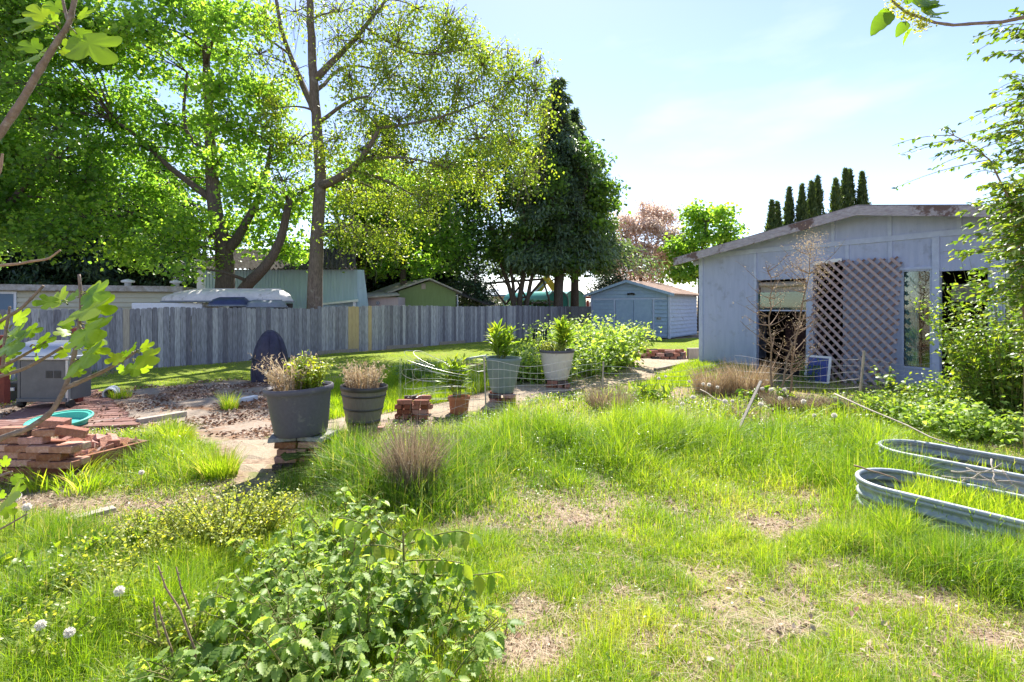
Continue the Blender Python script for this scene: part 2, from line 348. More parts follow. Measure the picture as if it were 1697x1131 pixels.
L_blossom = leafmat('blossom', [(0, (0.50, 0.38, 0.30)), (0.5, (0.70, 0.57, 0.48)), (1, (0.85, 0.76, 0.68))], trans=0.5, tgain=1.15, tb=.95)
L_arbor = leafmat('arborvitae_leaves', [(0, (0.04, 0.075, 0.03)), (0.6, (0.085, 0.14, 0.05)), (1, (0.17, 0.22, 0.06))], trans=0.3)
L_berry = leafmat('berry_leaves', [(0, (0.09, 0.17, 0.03)), (0.5, (0.18, 0.29, 0.06)), (1, (0.38, 0.48, 0.14))], trans=0.5, rough=0.5, spec=0.42, tgain=1.9)
L_shrub = leafmat('shrub_leaves', [(0, (0.06, 0.12, 0.02)), (0.5, (0.12, 0.21, 0.03)), (1, (0.28, 0.33, 0.05))], trans=0.42, rough=0.4, spec=0.55)
L_fig = leafmat('fig_leaves', [(0, (0.10, 0.19, 0.02)), (0.6, (0.17, 0.27, 0.02)), (1, (0.24, 0.33, 0.03))], trans=0.55, tgain=2.2)
L_lance = leafmat('lance_leaves', [(0, (0.09, 0.17, 0.03)), (0.6, (0.17, 0.27, 0.03)), (1, (0.30, 0.34, 0.04))], trans=0.5, tgain=2.0)
L_box = leafmat('small_leaves', [(0, (0.14, 0.21, 0.04)), (0.5, (0.30, 0.36, 0.08)), (1, (0.52, 0.50, 0.10))], trans=0.5, tgain=1.7)
M_down = leafmat('seed_down', [(0, (0.8, 0.8, 0.76)), (1, (0.8, 0.8, 0.76))], trans=0.65, tgain=1.15, tb=1, rough=1, spec=0.1)
L_grass = leafmat('grass_blades', [(0, (0.085, 0.18, 0.015)), (0.5, (0.235, 0.36, 0.022)), (0.8, (0.40, 0.46, 0.05)), (0.9, (0.34, 0.36, 0.12)), (1, (0.50, 0.42, 0.25))], trans=0.45, rough=0.5, spec=0.35, tgain=2.0)
L_straw = leafmat('straw', [(0, (0.26, 0.17, 0.10)), (0.5, (0.42, 0.31, 0.20)), (1, (0.64, 0.54, 0.40))], trans=0.25, tgain=1.1, tb=.8, rough=0.8, spec=0.2)
L_litter = leafmat('dead_leaves', [(0, (0.13, 0.06, 0.035)), (0.5, (0.36, 0.23, 0.16)), (1, (0.68, 0.55, 0.44))], trans=0.1, tgain=1.0, tb=.9, rough=0.9, spec=0.15)
L_drygrass = leafmat('dry_grass', [(0, (0.13, 0.09, 0.07)), (0.5, (0.32, 0.24, 0.17)), (1, (0.58, 0.47, 0.34))], trans=0.2, tgain=1.1, tb=.8, rough=0.8, spec=0.2)

# ------------------------------------------------------------------ leaf templates (base at origin, length +Y, face +Z)
A = np.array
LEAF4 = (A([(0, 0, 0), (.34, .45, .09), (0, 1, -.08), (-.34, .45, .09)], float), [(0, 1, 2), (0, 2, 3)])
LEAFW = (A([(0, 0, 0), (.48, .30, .08), (.30, .78, .02), (0, 1, -.10), (-.30, .78, .02), (-.48, .30, .08)], float), [(0, 1, 2, 3), (0, 3, 4, 5)])
LEAF8 = (A([(0, 0, 0), (0, .33, .02), (0, .7, 0), (0, 1, -.12), (-.25, .28, .08), (-.21, .66, .05), (.25, .28, .08), (.21, .66, .05)], float),
         [(0, 6, 1), (0, 1, 4), (1, 6, 7, 2), (1, 2, 5, 4), (2, 7, 3), (2, 3, 5)])
LANCE = (A([(0, 0, 0), (0, .35, .03), (0, .75, .01), (0, 1, -.06), (-.085, .33, .05), (-.08, .72, .03), (.085, .33, .05), (.08, .72, .03)], float), LEAF8[1])
def serrated(n=11, wid=0.30, ser=0.09, pleat=0.05):
    v = []; f = []
    for i in range(n+1):
        t = i/n; w = wid*math.sin(math.pi*min(1, t**0.75))**0.8*(1+(ser if i % 2 else -ser)); z = -0.16*t*t
        if i == n: w = 0.004
        v += [(0, t, z), (-w, t+0.04*(1-t), z+0.10*w/wid-(pleat if i % 2 else -pleat)), (w, t+0.04*(1-t), z+0.10*w/wid-(pleat if i % 2 else -pleat))]
    for i in range(n):
        a = 3*i; f += [(a, a+2, a+5, a+3), (a, a+3, a+4, a+1)]
    return (A(v, float), f)
RASP = serrated()
OVATE = serrated(10, 0.27, 0.0, 0.022)
def figleaf():
    out = []
    lobes = [(90, 1.0, 24), (36, 0.84, 22), (144, 0.84, 22), (-12, 0.55, 20), (192, 0.55, 20)]
    for k in range(44):
        th = -90+360*(k+0.5)/44
        r = 0.31
        for a, ln, wd in lobes:
            dd = (th-a+180) % 360-180
            r = max(r, ln*0.62*math.exp(-(dd/wd)**4*0.35))
        if abs((th+90+180) % 360-180) < 12: r = 0.16
        t = math.radians(th); out.append((r*math.cos(t), 0.36+r*math.sin(t)))
    v = [(0, .36, 0)]+[(x*0.55, 0.36+(y-0.36)*0.55, 0.05*abs(x)) for x, y in out]+[(x, y, 0.10*abs(x)-0.20*(max(0, y-.3))**2+0.02*math.sin(9*x+7*y)) for x, y in out]
    n = len(out); f = [(0, 1+k, 1+(k+1) % n) for k in range(n)]+[(1+k, 1+n+k, 1+n+(k+1) % n, 1+(k+1) % n) for k in range(n)]
    return (A(v, float), f)
FIG = figleaf()
CURL = (A([(0, 0, 0), (.3, .3, .22), (.22, .8, .25), (0, 1, .05), (-.25, .75, .12), (-.3, .3, .2)], float), [(0, 1, 2, 3), (0, 3, 4, 5)])
SPRAY = (A([(0, 0, 0), (.16, .3, .0), (.10, .75, -.05), (0, 1, -.18), (-.10, .75, -.05), (-.16, .3, 0)], float), [(0, 1, 2, 3), (0, 3, 4, 5)])

def rots(n, pitch=0.0, psd=0.5, rsd=0.5, yaw=None):
    y = rng.uniform(0, 2*np.pi, n) if yaw is None else np.asarray(yaw)
    p = rng.normal(pitch, psd, n); r = rng.normal(0, rsd, n)
    cy, sy, cp, sp, cr, sr = np.cos(y), np.sin(y), np.cos(p), np.sin(p), np.cos(r), np.sin(r)
    Z = np.zeros(n); O = np.ones(n)
    Rz = np.stack([np.stack([cy, -sy, Z], 1), np.stack([sy, cy, Z], 1), np.stack([Z, Z, O], 1)], 1)
    Rx = np.stack([np.stack([O, Z, Z], 1), np.stack([Z, cp, -sp], 1), np.stack([Z, sp, cp], 1)], 1)
    Ry = np.stack([np.stack([cr, Z, sr], 1), np.stack([Z, O, Z], 1), np.stack([-sr, Z, cr], 1)], 1)
    return np.einsum('nij,njk,nkl->nil', Rz, Rx, Ry)
def vnoise(x, y, s, seed=0):
    r = np.random.default_rng(seed); out = np.zeros_like(x)
    for k in range(6):
        a = r.uniform(0, 2*np.pi); f = s*r.uniform(0.6, 2.2); ph = r.uniform(0, 6.28)
        out += np.sin((x*np.cos(a)+y*np.sin(a))*f+ph+1.3*np.sin(x*f*0.37+y*f*0.21+k))
    return out/6*1.6
def inpoly(px, py, poly):
    c = np.zeros(len(px), bool); n = len(poly); j = n-1
    for i in range(n):
        xi, yi = poly[i]; xj, yj = poly[j]
        m = ((yi > py) != (yj > py)) & (px < (xj-xi)*(py-yi)/(yj-yi+1e-12)+xi)
        c ^= m; j = i
    return c

# ------------------------------------------------------------------ ground sheets
def grid_sheet(name, x0, x1, y0, y1, st, m, z0=0.0, extra=None):
    xs = np.arange(x0, x1+st/2, st); ys = np.arange(y0, y1+st/2, st)
    X, Y = np.meshgrid(xs, ys); Z = terr(X, Y)+z0
    if extra is not None: Z = Z+extra(X, Y)
    nx, ny = len(xs), len(ys)
    V = np.stack([X, Y, Z], 2).reshape(-1, 3)
    i, j = np.meshgrid(np.arange(nx-1), np.arange(ny-1)); b = (j*nx+i).ravel()
    L = np.stack([b, b+1, b+nx+1, b+nx], 1).ravel()
    return link(name, raw_mesh(V, L, np.arange(len(b))*4, True), m)
# one sheet reaching the horizon: fine near the camera, coarse rings beyond
def ground():
    xs = np.unique(np.concatenate([-np.geomspace(24, 900, 14)[::-1], np.arange(-24, 24.01, 0.25), np.geomspace(24, 900, 14)]))
    ys = np.unique(np.concatenate([-np.geomspace(4, 600, 10)[::-1], np.arange(-4, 44.01, 0.25), np.geomspace(44, 900, 12)]))
    X, Y = np.meshgrid(xs, ys); Z = terr(X, Y); Z[(abs(X) > 40) | (Y > 60)] = 0
    nx, ny = len(xs), len(ys); V = np.stack([X, Y, Z], 2).reshape(-1, 3)
    i, j = np.meshgrid(np.arange(nx-1), np.arange(ny-1)); b = (j*nx+i).ravel()
    o = link('ground', raw_mesh(V, np.stack([b, b+1, b+nx+1, b+nx], 1).ravel(), np.arange(len(b))*4, True), M_ground)
    o['kind'] = 'structure'
ground()
import bmesh
def poly_sheet(name, pix, m, dz, jit=0.0, label=None):
    pts = []
    for i in range(len(pix)):
        a, b = G(*pix[i]), G(*pix[(i+1) % len(pix)]); n = max(1, int((b-a).length/0.3))
        for k in range(n):
            p = a.lerp(b, k/n)
            pts.append(Vector((p.x+random.uniform(-jit, jit), p.y+random.uniform(-jit, jit), 0)))
    bm = bmesh.new(); vs = [bm.verts.new(p) for p in pts]
    for t in tessellate_polygon([pts]): bm.faces.new([vs[i] for i in t])
    for _ in range(5):
        es = [e for e in bm.edges if e.calc_length() > 0.7]
        if not es: break
        bmesh.ops.subdivide_edges(bm, edges=es, cuts=1)
    bmesh.ops.triangulate(bm, faces=bm.faces[:])
    for v in bm.verts: v.co.z = float(terr(v.co.x, v.co.y))+(-0.02 if v.is_boundary else dz)
    bmesh.ops.recalc_face_normals(bm, faces=bm.faces[:])
    me = bpy.data.meshes.new('mesh'); bm.to_mesh(me); bm.free()
    if me.polygons[0].normal.z < 0: me.flip_normals()
    o = link(name, me, m); o['kind'] = 'structure'; return o
LAWN = [(-260, 720), (-200, 680), (130, 628), (200, 617), (500, 592), (760, 570), (900, 559), (985, 564), (1100, 563), (1180, 559), (1240, 580), (1165, 592), (1060, 590), (880, 600), (650, 610), (560, 624), (470, 636), (400, 630), (290, 642), (175, 657), (60, 665), (-100, 700)]
PATIO = [(130, 660), (180, 652), (290, 640), (400, 629), (470, 636), (530, 690), (470, 730), (380, 742), (300, 712), (225, 712), (-60, 720), (-120, 690)]
PATH = [(290, 714), (380, 737), (470, 725), (530, 688), (640, 676), (745, 668), (800, 655), (870, 632), (940, 615), (1040, 600), (1060, 590), (1158, 588), (1156, 606), (1080, 628), (960, 648), (860, 672), (740, 696), (640, 704), (560, 725), (470, 770), (450, 812), (395, 825), (385, 790), (350, 745)]
poly_sheet('lawn', LAWN, M_lawn, 0.016, 0.05)
poly_sheet('patio', PATIO, M_patio, 0.020, 0.03)
poly_sheet('path', PATH, M_path, 0.026, 0.04)

# ------------------------------------------------------------------ wooden fence along the lawn
FA = Vector((-9.5, 12.5, 0)); FD = Vector((2.87, 3.7, 0)).normalized(); FN = Vector((FD.y, -FD.x, 0))  # FN faces the yard
def fence_s(px):
    k = (px-CX)/F
    return (k*FA.y-FA.x)/(FD.x-k*FD.y)
def board(mb, a, wdt, h, th, rz, z0=0.0, lean=0):
    """dog-eared picket: base centre a"""
    x = wdt/2; y = th/2; c = 0.025
    P2 = [(-x, z0), (x, z0), (x, h-c), (x-c, h), (-x+c, h), (-x, h-c)]
    M = Matrix.Rotation(rz, 3, 'Z')
    vs = [M @ Vector((px_+lean*z, -y, z))+a for px_, z in P2]+[M @ Vector((px_+lean*z, y, z))+a for px_, z in P2]
    mb.add(vs, [tuple(range(6)), tuple(range(11, 5, -1))]+[(i, i+6, (i+1) % 6+6, (i+1) % 6) for i in range(6)])
fence = thing('board_fence', 'long weathered grey board fence running behind the lawn with a few new yellow boards', 'fence', tuple(FA))
def tinted(mb, name, m, parent, tints, per=12, smooth=False):
    ob = mb.build(name, m, parent)
    a = ob.data.attributes.new('tint', 'FLOAT', 'POINT')
    a.data.foreach_set('value', np.repeat(np.array(tints, dtype=np.float32), per)[:len(ob.data.vertices)])
    return ob
frz = math.atan2(FD.y, FD.x)
s0, s1 = -3.2, fence_s(938)
panel = MB(); tints = []; newb = []; paleb = []
s = s0; k = 0
while s < s1:
    wd = random.uniform(0.112, 0.15); p = FA+FD*(s+wd/2)
    px = CX+p.x/p.y*F
    h = 1.585+0.02*math.sin(s*0.9)+random.uniform(-0.022, 0.018)+(0.03 if px > 526 else -0.03)
    a = Vector((p.x, p.y, 0))+FN*random.uniform(-0.004, 0.004)
    if 578 < px < 592 or 610 < px < 618: newb.append((a, wd, h, px))
    elif 199 < px < 219 or 139 < px < 147: paleb.append((a, wd, h, px))
    else:
        board(panel, a, wd-0.008, h, 0.018, frz, 0.02, random.uniform(-0.004, 0.004)); tints.append(min(1, max(0, random.gauss(0.5, 0.36))))
    s += wd; k += 1
tinted(panel, 'board_panel', M_fence, fence, tints)
for lst, m, lb in ((newb, M_newwood, 'new yellow replacement board'), (paleb, M_palewood, 'pale newer board among grey ones')):
    for a, wd, h, px in lst:
        mb = MB(); board(mb, a, wd-0.006, h, 0.02, frz, 0.02); o = mb.build('replacement_board', m, fence); o['label'] = lb
rail = MB()
for z in (0.35, 1.3):
    rail.beam(Vector((FA.x, FA.y, z))+FD*s0-FN*0.045, Vector((FA.x, FA.y, z))+FD*s1-FN*0.045, 0.04, 0.09)
rail.build('rail', M_greywood, fence)
for q in range(14):
    ss = s0+0.2+q*(s1-s0-0.2)/13
    MB().box(Vector((FA.x, FA.y, 0.76))+FD*ss-FN*0.11, (0.09, 0.09, 1.52), rz=frz).build('fence_post', M_greywood, fence)
for x0, x1 in ((525, 592), (728, 770), (640, 700)):
    a, b = fence_s(x0), fence_s(x1)
    MB().beam(Vector((FA.x, FA.y, 0.09))+FD*a+FN*0.025, Vector((FA.x, FA.y, 0.07))+FD*b+FN*0.025, 0.025, 0.13).build('kickboard', M_greywood, fence)
# return section up to the shed corner
PB = FA+FD*s1; PC = W(980, 508, 27.45); PC.z = 0; PB = Vector((PB.x, PB.y, 0)); d2 = PC-PB; n2 = int(d2.length/0.13); r2 = math.atan2(d2.y, d2.x)
f2 = thing('board_fence', 'short dark stretch of board fence meeting the blue shed corner', 'fence', tuple(PB))
mb = MB(); tt = []
for i in range(n2):
    board(mb, PB+d2*((i+.5)/n2), 0.125, 1.60, 0.018, r2, 0.02); tt.append(random.uniform(0, 0.25))
tinted(mb, 'board_panel', M_fence, f2, tt)
MB().beam(PB+Vector((0, .04, 1.25)), PC+Vector((0, .04, 1.25)), 0.04, 0.09).build('rail', M_greywood, f2)

# ------------------------------------------------------------------ the near blue-grey outbuilding
P0 = W(1160, 508, 14.02); P0.z = 0
P1 = W(1640, 508, 9.09); P1.z = 0
HU = (P1-P0).normalized(); HN = Vector((HU.y, -HU.x, 0))      # HN points out of the wall, towards the camera side
hrz = math.atan2(HU.y, HU.x)
def hp(u, n, z): return P0+HU*u+HN*n+Vector((0, 0, z))
def uof(px, n=0.0):
    b = P0+HN*n; k = (px-CX)/F
    return (k*b.y-b.x)/(HU.x-k*HU.y)
def zof(px, py, n=0.0):
    p = hp(uof(px, n), n, 0); return H-(py-HY)*p.y/F
def HB(mb, u0, u1, n0, n1, z0, z1):
    mb.box(hp((u0+u1)/2, (n0+n1)/2, (z0+z1)/2), (u1-u0, abs(n1-n0), z1-z0), rz=hrz); return mb
ho = thing('outbuilding', 'near blue grey wooden outbuilding with dark openings and a low gable roof', 'building', tuple(hp(0, 0, 0)))
URIDGE = uof(1420, 0.45); ZR = zof(1424, 352, 0.45)
UE = uof(1118, 0.45); ZE = zof(1118, 437, 0.45)
SL = (ZR-ZE)/(URIDGE-UE)
LEN = 2*URIDGE-0.0; DEP = 9.0
def roofz(u): return ZR-SL*abs(u-URIDGE)
ZB = 2.90          # beam underside height (from the photo's trim line)
ZB = zof(1165, 425)-0.05
# front wall pieces: (u0,u1,z0,z1)
o1 = (uof(1254), uof(1336)); z1t = zof(1254, 465)
o2 = (uof(1350), uof(1397)); z2t = zof(1350, 434)
o3 = (uof(1494), uof(1544)); z3t = zof(1500, 448); z3b = zof(1520, 612)
o4 = (uof(1558), uof(1637)); z4t = zof(1560, 450)
o5 = (uof(1660), uof(1760)); z5t = zof(1660, 400)
th = 0.10
wall = MB()
def seg(u0, u1, z0, z1): HB(wall, u0, u1, -th, 0, z0, z1)
cur = 0.0
for (a, b), zt, zb in ((o1, z1t, 0), (o2, z2t, 0), (o3, z3t, z3b), (o4, z4t, 0.15), (o5, z5t, 0.3)):
    seg(cur, a, 0, ZB)
    seg(a, b, zt, ZB)
    if zb > 0: seg(a, b, 0, zb)
    cur = b
seg(cur, LEN, 0, ZB)
# gable above the beam
gp = [hp(0, 0, ZB), hp(LEN, 0, ZB), hp(LEN, 0, roofz(LEN)+0.05), hp(URIDGE, 0, ZR+0.05), hp(0, 0, roofz(0)+0.05)]
wall.add(gp+[p-HN*th for p in gp], [(0, 1, 2, 3, 4), (9, 8, 7, 6, 5)]+[(i, i+5, (i+1) % 5+5, (i+1) % 5) for i in range(5)])
wall.build('front_wall', M_house, ho)
mb = MB(); HB(mb, 0, th, -DEP, -th, 0, roofz(0)-0.06); mb.build('side_wall', M_house, ho)
mb = MB(); HB(mb, LEN-th, LEN, -DEP, -th, 0, roofz(LEN)-0.06); mb.build('side_wall', M_house, ho)
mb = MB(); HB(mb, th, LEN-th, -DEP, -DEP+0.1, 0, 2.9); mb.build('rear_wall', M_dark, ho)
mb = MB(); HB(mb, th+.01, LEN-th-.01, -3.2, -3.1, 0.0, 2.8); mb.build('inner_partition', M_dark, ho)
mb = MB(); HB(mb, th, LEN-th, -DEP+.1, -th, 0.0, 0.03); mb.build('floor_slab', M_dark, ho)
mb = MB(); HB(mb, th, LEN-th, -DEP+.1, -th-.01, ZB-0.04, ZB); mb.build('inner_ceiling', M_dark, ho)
# roof: two slabs with shingles, overhanging front and eaves
for sgn in (-1, 1):
    ue = UE if sgn < 0 else LEN+(0-UE)
    mb = MB(); z0, z1 = ZR, roofz(ue)
    q = [hp(URIDGE, 0.45, z0+.16), hp(ue, 0.45, z1+.16), hp(ue, -DEP-.4, z1+.16), hp(URIDGE, -DEP-.4, z0+.16)]
    dn = Vector((0, 0, -0.07)); mb.add([*q, *[p+dn for p in q]], [(0, 1, 2, 3), (7, 6, 5, 4), (0, 4, 5, 1), (1, 5, 6, 2), (2, 6, 7, 3), (3, 7, 4, 0)])
    mb.build('roof', M_shingle, ho)
    mb = MB(); q = [hp(URIDGE, 0.50, z0+.13), hp(ue, 0.50, z1+.13), hp(ue, 0.50, z1-.06), hp(URIDGE, 0.50, z0-.06)]
    dn = -HN*0.045; mb.add([*q, *[p+dn for p in q]], [(0, 1, 2, 3), (7, 6, 5, 4), (0, 4, 5, 1), (1, 5, 6, 2), (2, 6, 7, 3), (3, 7, 4, 0)])
    mb.build('fascia', M_fascia, ho)
    mb = MB(); q = [hp(URIDGE, 0.448, z0+.085), hp(ue, 0.448, z1+.085), hp(ue, 0.0, z1+.085), hp(URIDGE, 0.0, z0+.085)]
    mb.add([*q, *[p+Vector((0, 0, -.03)) for p in q]], [(0, 1, 2, 3), (7, 6, 5, 4), (0, 4, 5, 1), (1, 5, 6, 2), (2, 6, 7, 3), (3, 7, 4, 0)])
    mb.build('soffit', M_trim, ho)
for q in range(8):                                                   # rafter tails under the left eave
    mb = MB(); mb.beam(hp(UE+.03, -0.35-q*1.2, roofz(UE)+.03), hp(0.0, -0.35-q*1.2, roofz(0)+.03), 0.05, 0.09); mb.build('rafter_tail', M_trim, ho)
tr = MB(); pr = 0.022
HB(tr, -0.02, 0.10, 0, pr, 0.02, ZB-.005); tr.build('corner_board', M_trim, ho)
tr = MB(); HB(tr, -.02, LEN, 0, pr+.004, ZB, ZB+0.11); tr.build('trim_beam', M_trim, ho)
tr = MB()
for px in (1252, 1404.5, 1476):
    u = uof(px); zlo = {1252: 0.02}.get(px, None)
    HB(tr, u-.035, u+.035, 0, pr, zlo if zlo is not None else (z2t if px == 1404.5 else z3t+.06), ZB-.003)
for px in (1381, 1475, 1590):
    u = uof(px); HB(tr, u-.035, u+.035, 0, pr, ZB+.113, roofz(u)+.045)
for px in (1551.5, 1648):
    u = uof(px); HB(tr, u-.055, u+.055, 0, .035, 0.02, ZB-.003)
HB(tr, uof(1337), uof(1348.5), 0, .03, .02, z2t+.02)
HB(tr, uof(1492)-.01, uof(1549), 0, .028, z3t, z3t+.05)
tr.build('batten_trim', M_trim, ho)
def pane(name, u0, u1, z0, z1, n, m, parent, t=0.006):
    mb = MB(); HB(mb, u0, u1, n-t, n, z0, z1); return mb.build(name, m, parent)
# opening 1: sash glass at the top, roll blind, maroon panel below
w1 = MB(); za = zof(1300, 514); zt1 = z1t-0.03
HB(w1, o1[0], o1[1], -0.09, -0.05, za-.03, za); w1_ = w1.build('window_sash', M_trim, ho)
pane('glass', o1[0]+.01, o1[1]-.01, za+.002, zof(1300, 484), -0.06, M_glassd, w1_)
mb = MB(); mb.tube([hp(o1[0]+.02, -.1, z1t-.1), hp((o1[0]+o1[1])/2, -.1, z1t-.14), hp(o1[1]-.02, -.1, z1t-.1)], 0.05, 10); HB(mb, o1[0]+.02, o1[1]-.02, -.15, -.14, z1t-.3, z1t-.05); mb.build('roll_blind', M_palewood, ho)
mb = MB(); HB(mb, o1[0]+.25, o1[1]-.02, -.9, -.86, 0, za-.25); mb.build('door_panel', M_maroon, ho)
mb = MB(); mb.beam(hp(o1[1]-.1, -.16, 0.1), hp(o1[1]-.02, -.16, za-.05), 0.05, 0.03); mb.build('door_stop', M_greywood, ho)
# loose white board above opening 2
mb = MB(); mb.beam(hp(o2[0]-.01, .05, z2t-.05), hp(o2[1]+.0, .05, z2t+.0), 0.03, 0.07); mb.build('loose_header_board', M_white, ho)
# opening 3: tall fixed window with curtain
fr = MB(); zb3, zt3 = z3b, z3t
HB(fr, o3[0], o3[0]+.03, -.05, .0, zb3, zt3); HB(fr, o3[1]-.03, o3[1], -.05, .0, zb3, zt3); HB(fr, o3[0]+.03, o3[1]-.03, -.05, .0, zt3-.03, zt3); HB(fr, o3[0]+.03, o3[1]-.03, -.05, .012, zb3, zb3+.04)
wf = fr.build('window_frame', M_trim, ho)
pane('glass', o3[0]+.03, o3[1]-.03, zb3+.04, zt3-.03, -.03, M_glass, wf)
cu = MB(); n_ = 26; u_a, u_b = o3[0]+.02, uof(1518)
for i in range(n_):
    ua, ub = u_a+(u_b-u_a)*i/n_, u_a+(u_b-u_a)*(i+1)/n_
    na, nb = -.12+.015*math.sin(i*1.4), -.12+.015*math.sin((i+1)*1.4)
    cu.add([hp(ua, na, zb3+.05), hp(ub, nb, zb3+.05), hp(ub, nb, zt3-.03), hp(ua, na, zt3-.03)], [(0, 1, 2, 3)])
cu.build('curtain', M_curtain, ho)
# opening 4: dark, with a hanging grey bin inside
mb = MB(); HB(mb, uof(1566), uof(1622), -.75, -.35, zof(1590, 500), zof(1590, 470)); hb = mb.build('hanging_bin', M_stone, ho)
fr = MB(); HB(fr, o4[0], o4[1], -.06, .012, 0.02, 0.15); fr.build('sill', M_trim, ho)
fr = MB(); HB(fr, o5[0], o5[1], -.05, .0, z5t-.04, z5t); HB(fr, o5[0], o5[0]+.04, -.05, 0, .3, z5t-.04); HB(fr, o5[1]-.04, o5[1], -.05, 0, .3, z5t-.04)
wf = fr.build('window_frame', M_trim, ho); pane('glass', o5[0]+.04, o5[1]-.04, .3, z5t-.04, -.03, M_glassd, wf)

# lattice leaning on the wall
def lattice():
    cs = [(1350, 437), (1492, 426), (1499, 628), (1357, 622)]
    n_t, n_b = 0.06, 0.42
    TL, TR = hp(uof(1352, n_t), n_t, zof(1352, 437, n_t)), hp(uof(1493, n_t), n_t, zof(1493, 427, n_t))
    wdt = (TR-TL).length
    BL = hp(uof(1352, n_t), n_b, 0.03); BR = hp(uof(1352, n_t)+wdt, n_b, 0.03)
    ex = (BR-BL).normalized(); ey = (TL-BL); ht = ey.length; ey.normalize(); ez = ex.cross(ey).normalized()
    ey = ez.cross(ex)
    t = thing('lattice_panel', 'brown diagonal wooden lattice panel leaning on the outbuilding wall', 'lattice', tuple(BL))
    def P(x, y, z): return BL+ex*x+ey*y+ez*z
    st = 0.19
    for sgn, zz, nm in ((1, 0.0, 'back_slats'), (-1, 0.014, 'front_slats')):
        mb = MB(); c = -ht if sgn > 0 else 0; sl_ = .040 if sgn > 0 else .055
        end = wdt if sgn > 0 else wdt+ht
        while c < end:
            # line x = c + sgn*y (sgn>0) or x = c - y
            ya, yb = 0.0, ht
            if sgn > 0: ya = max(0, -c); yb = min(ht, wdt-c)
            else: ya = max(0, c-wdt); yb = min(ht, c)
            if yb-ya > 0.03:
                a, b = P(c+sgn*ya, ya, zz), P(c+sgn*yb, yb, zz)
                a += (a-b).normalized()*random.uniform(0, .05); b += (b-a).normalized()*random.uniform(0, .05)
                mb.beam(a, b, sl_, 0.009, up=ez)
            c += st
        mb.build(nm, M_lattice_shaded if sgn > 0 else M_lattice_lit, t)
lattice()
# blue insect screen leaning by the lattice
def screen():
    n = 0.75
    BL = hp(uof(1332, n), n, 0.0); b = hp(uof(1374, n), n, 0.0); w_ = (b-BL).length
    zt = 1.6-(588-508)*BL.y/F
    zl = 1.6-(632-508)*BL.y/F
    BL.z = max(0.02, zl)-0.04; ex = HU; ey = Vector((-HN.x*.2, -HN.y*.2, 1)).normalized(); ez = ex.cross(ey); ht = zt-BL.z
    t = thing('window_screen', 'small white framed window screen with blue mesh leaning by the lattice', 'window screen', tuple(BL))
    P = lambda x, y: BL+ex*x+ey*y
    f = MB(); fw = .045
    f.beam(P(fw/2, 0), P(fw/2, ht), fw, .03, up=ez); f.beam(P(w_-fw/2, 0), P(w_-fw/2, ht), fw, .03, up=ez)
    f.beam(P(fw, ht-fw/2), P(w_-fw, ht-fw/2), fw, .03, up=ez); f.beam(P(fw, fw/2), P(w_-fw, fw/2), fw, .03, up=ez)
    f.build('frame', M_white, t)
    mb = MB(); mb.beam(P(w_/2, fw), P(w_/2, ht-fw), w_-2*fw, .004, up=ez); mb.build('mesh', M_screenblue, t)
screen()

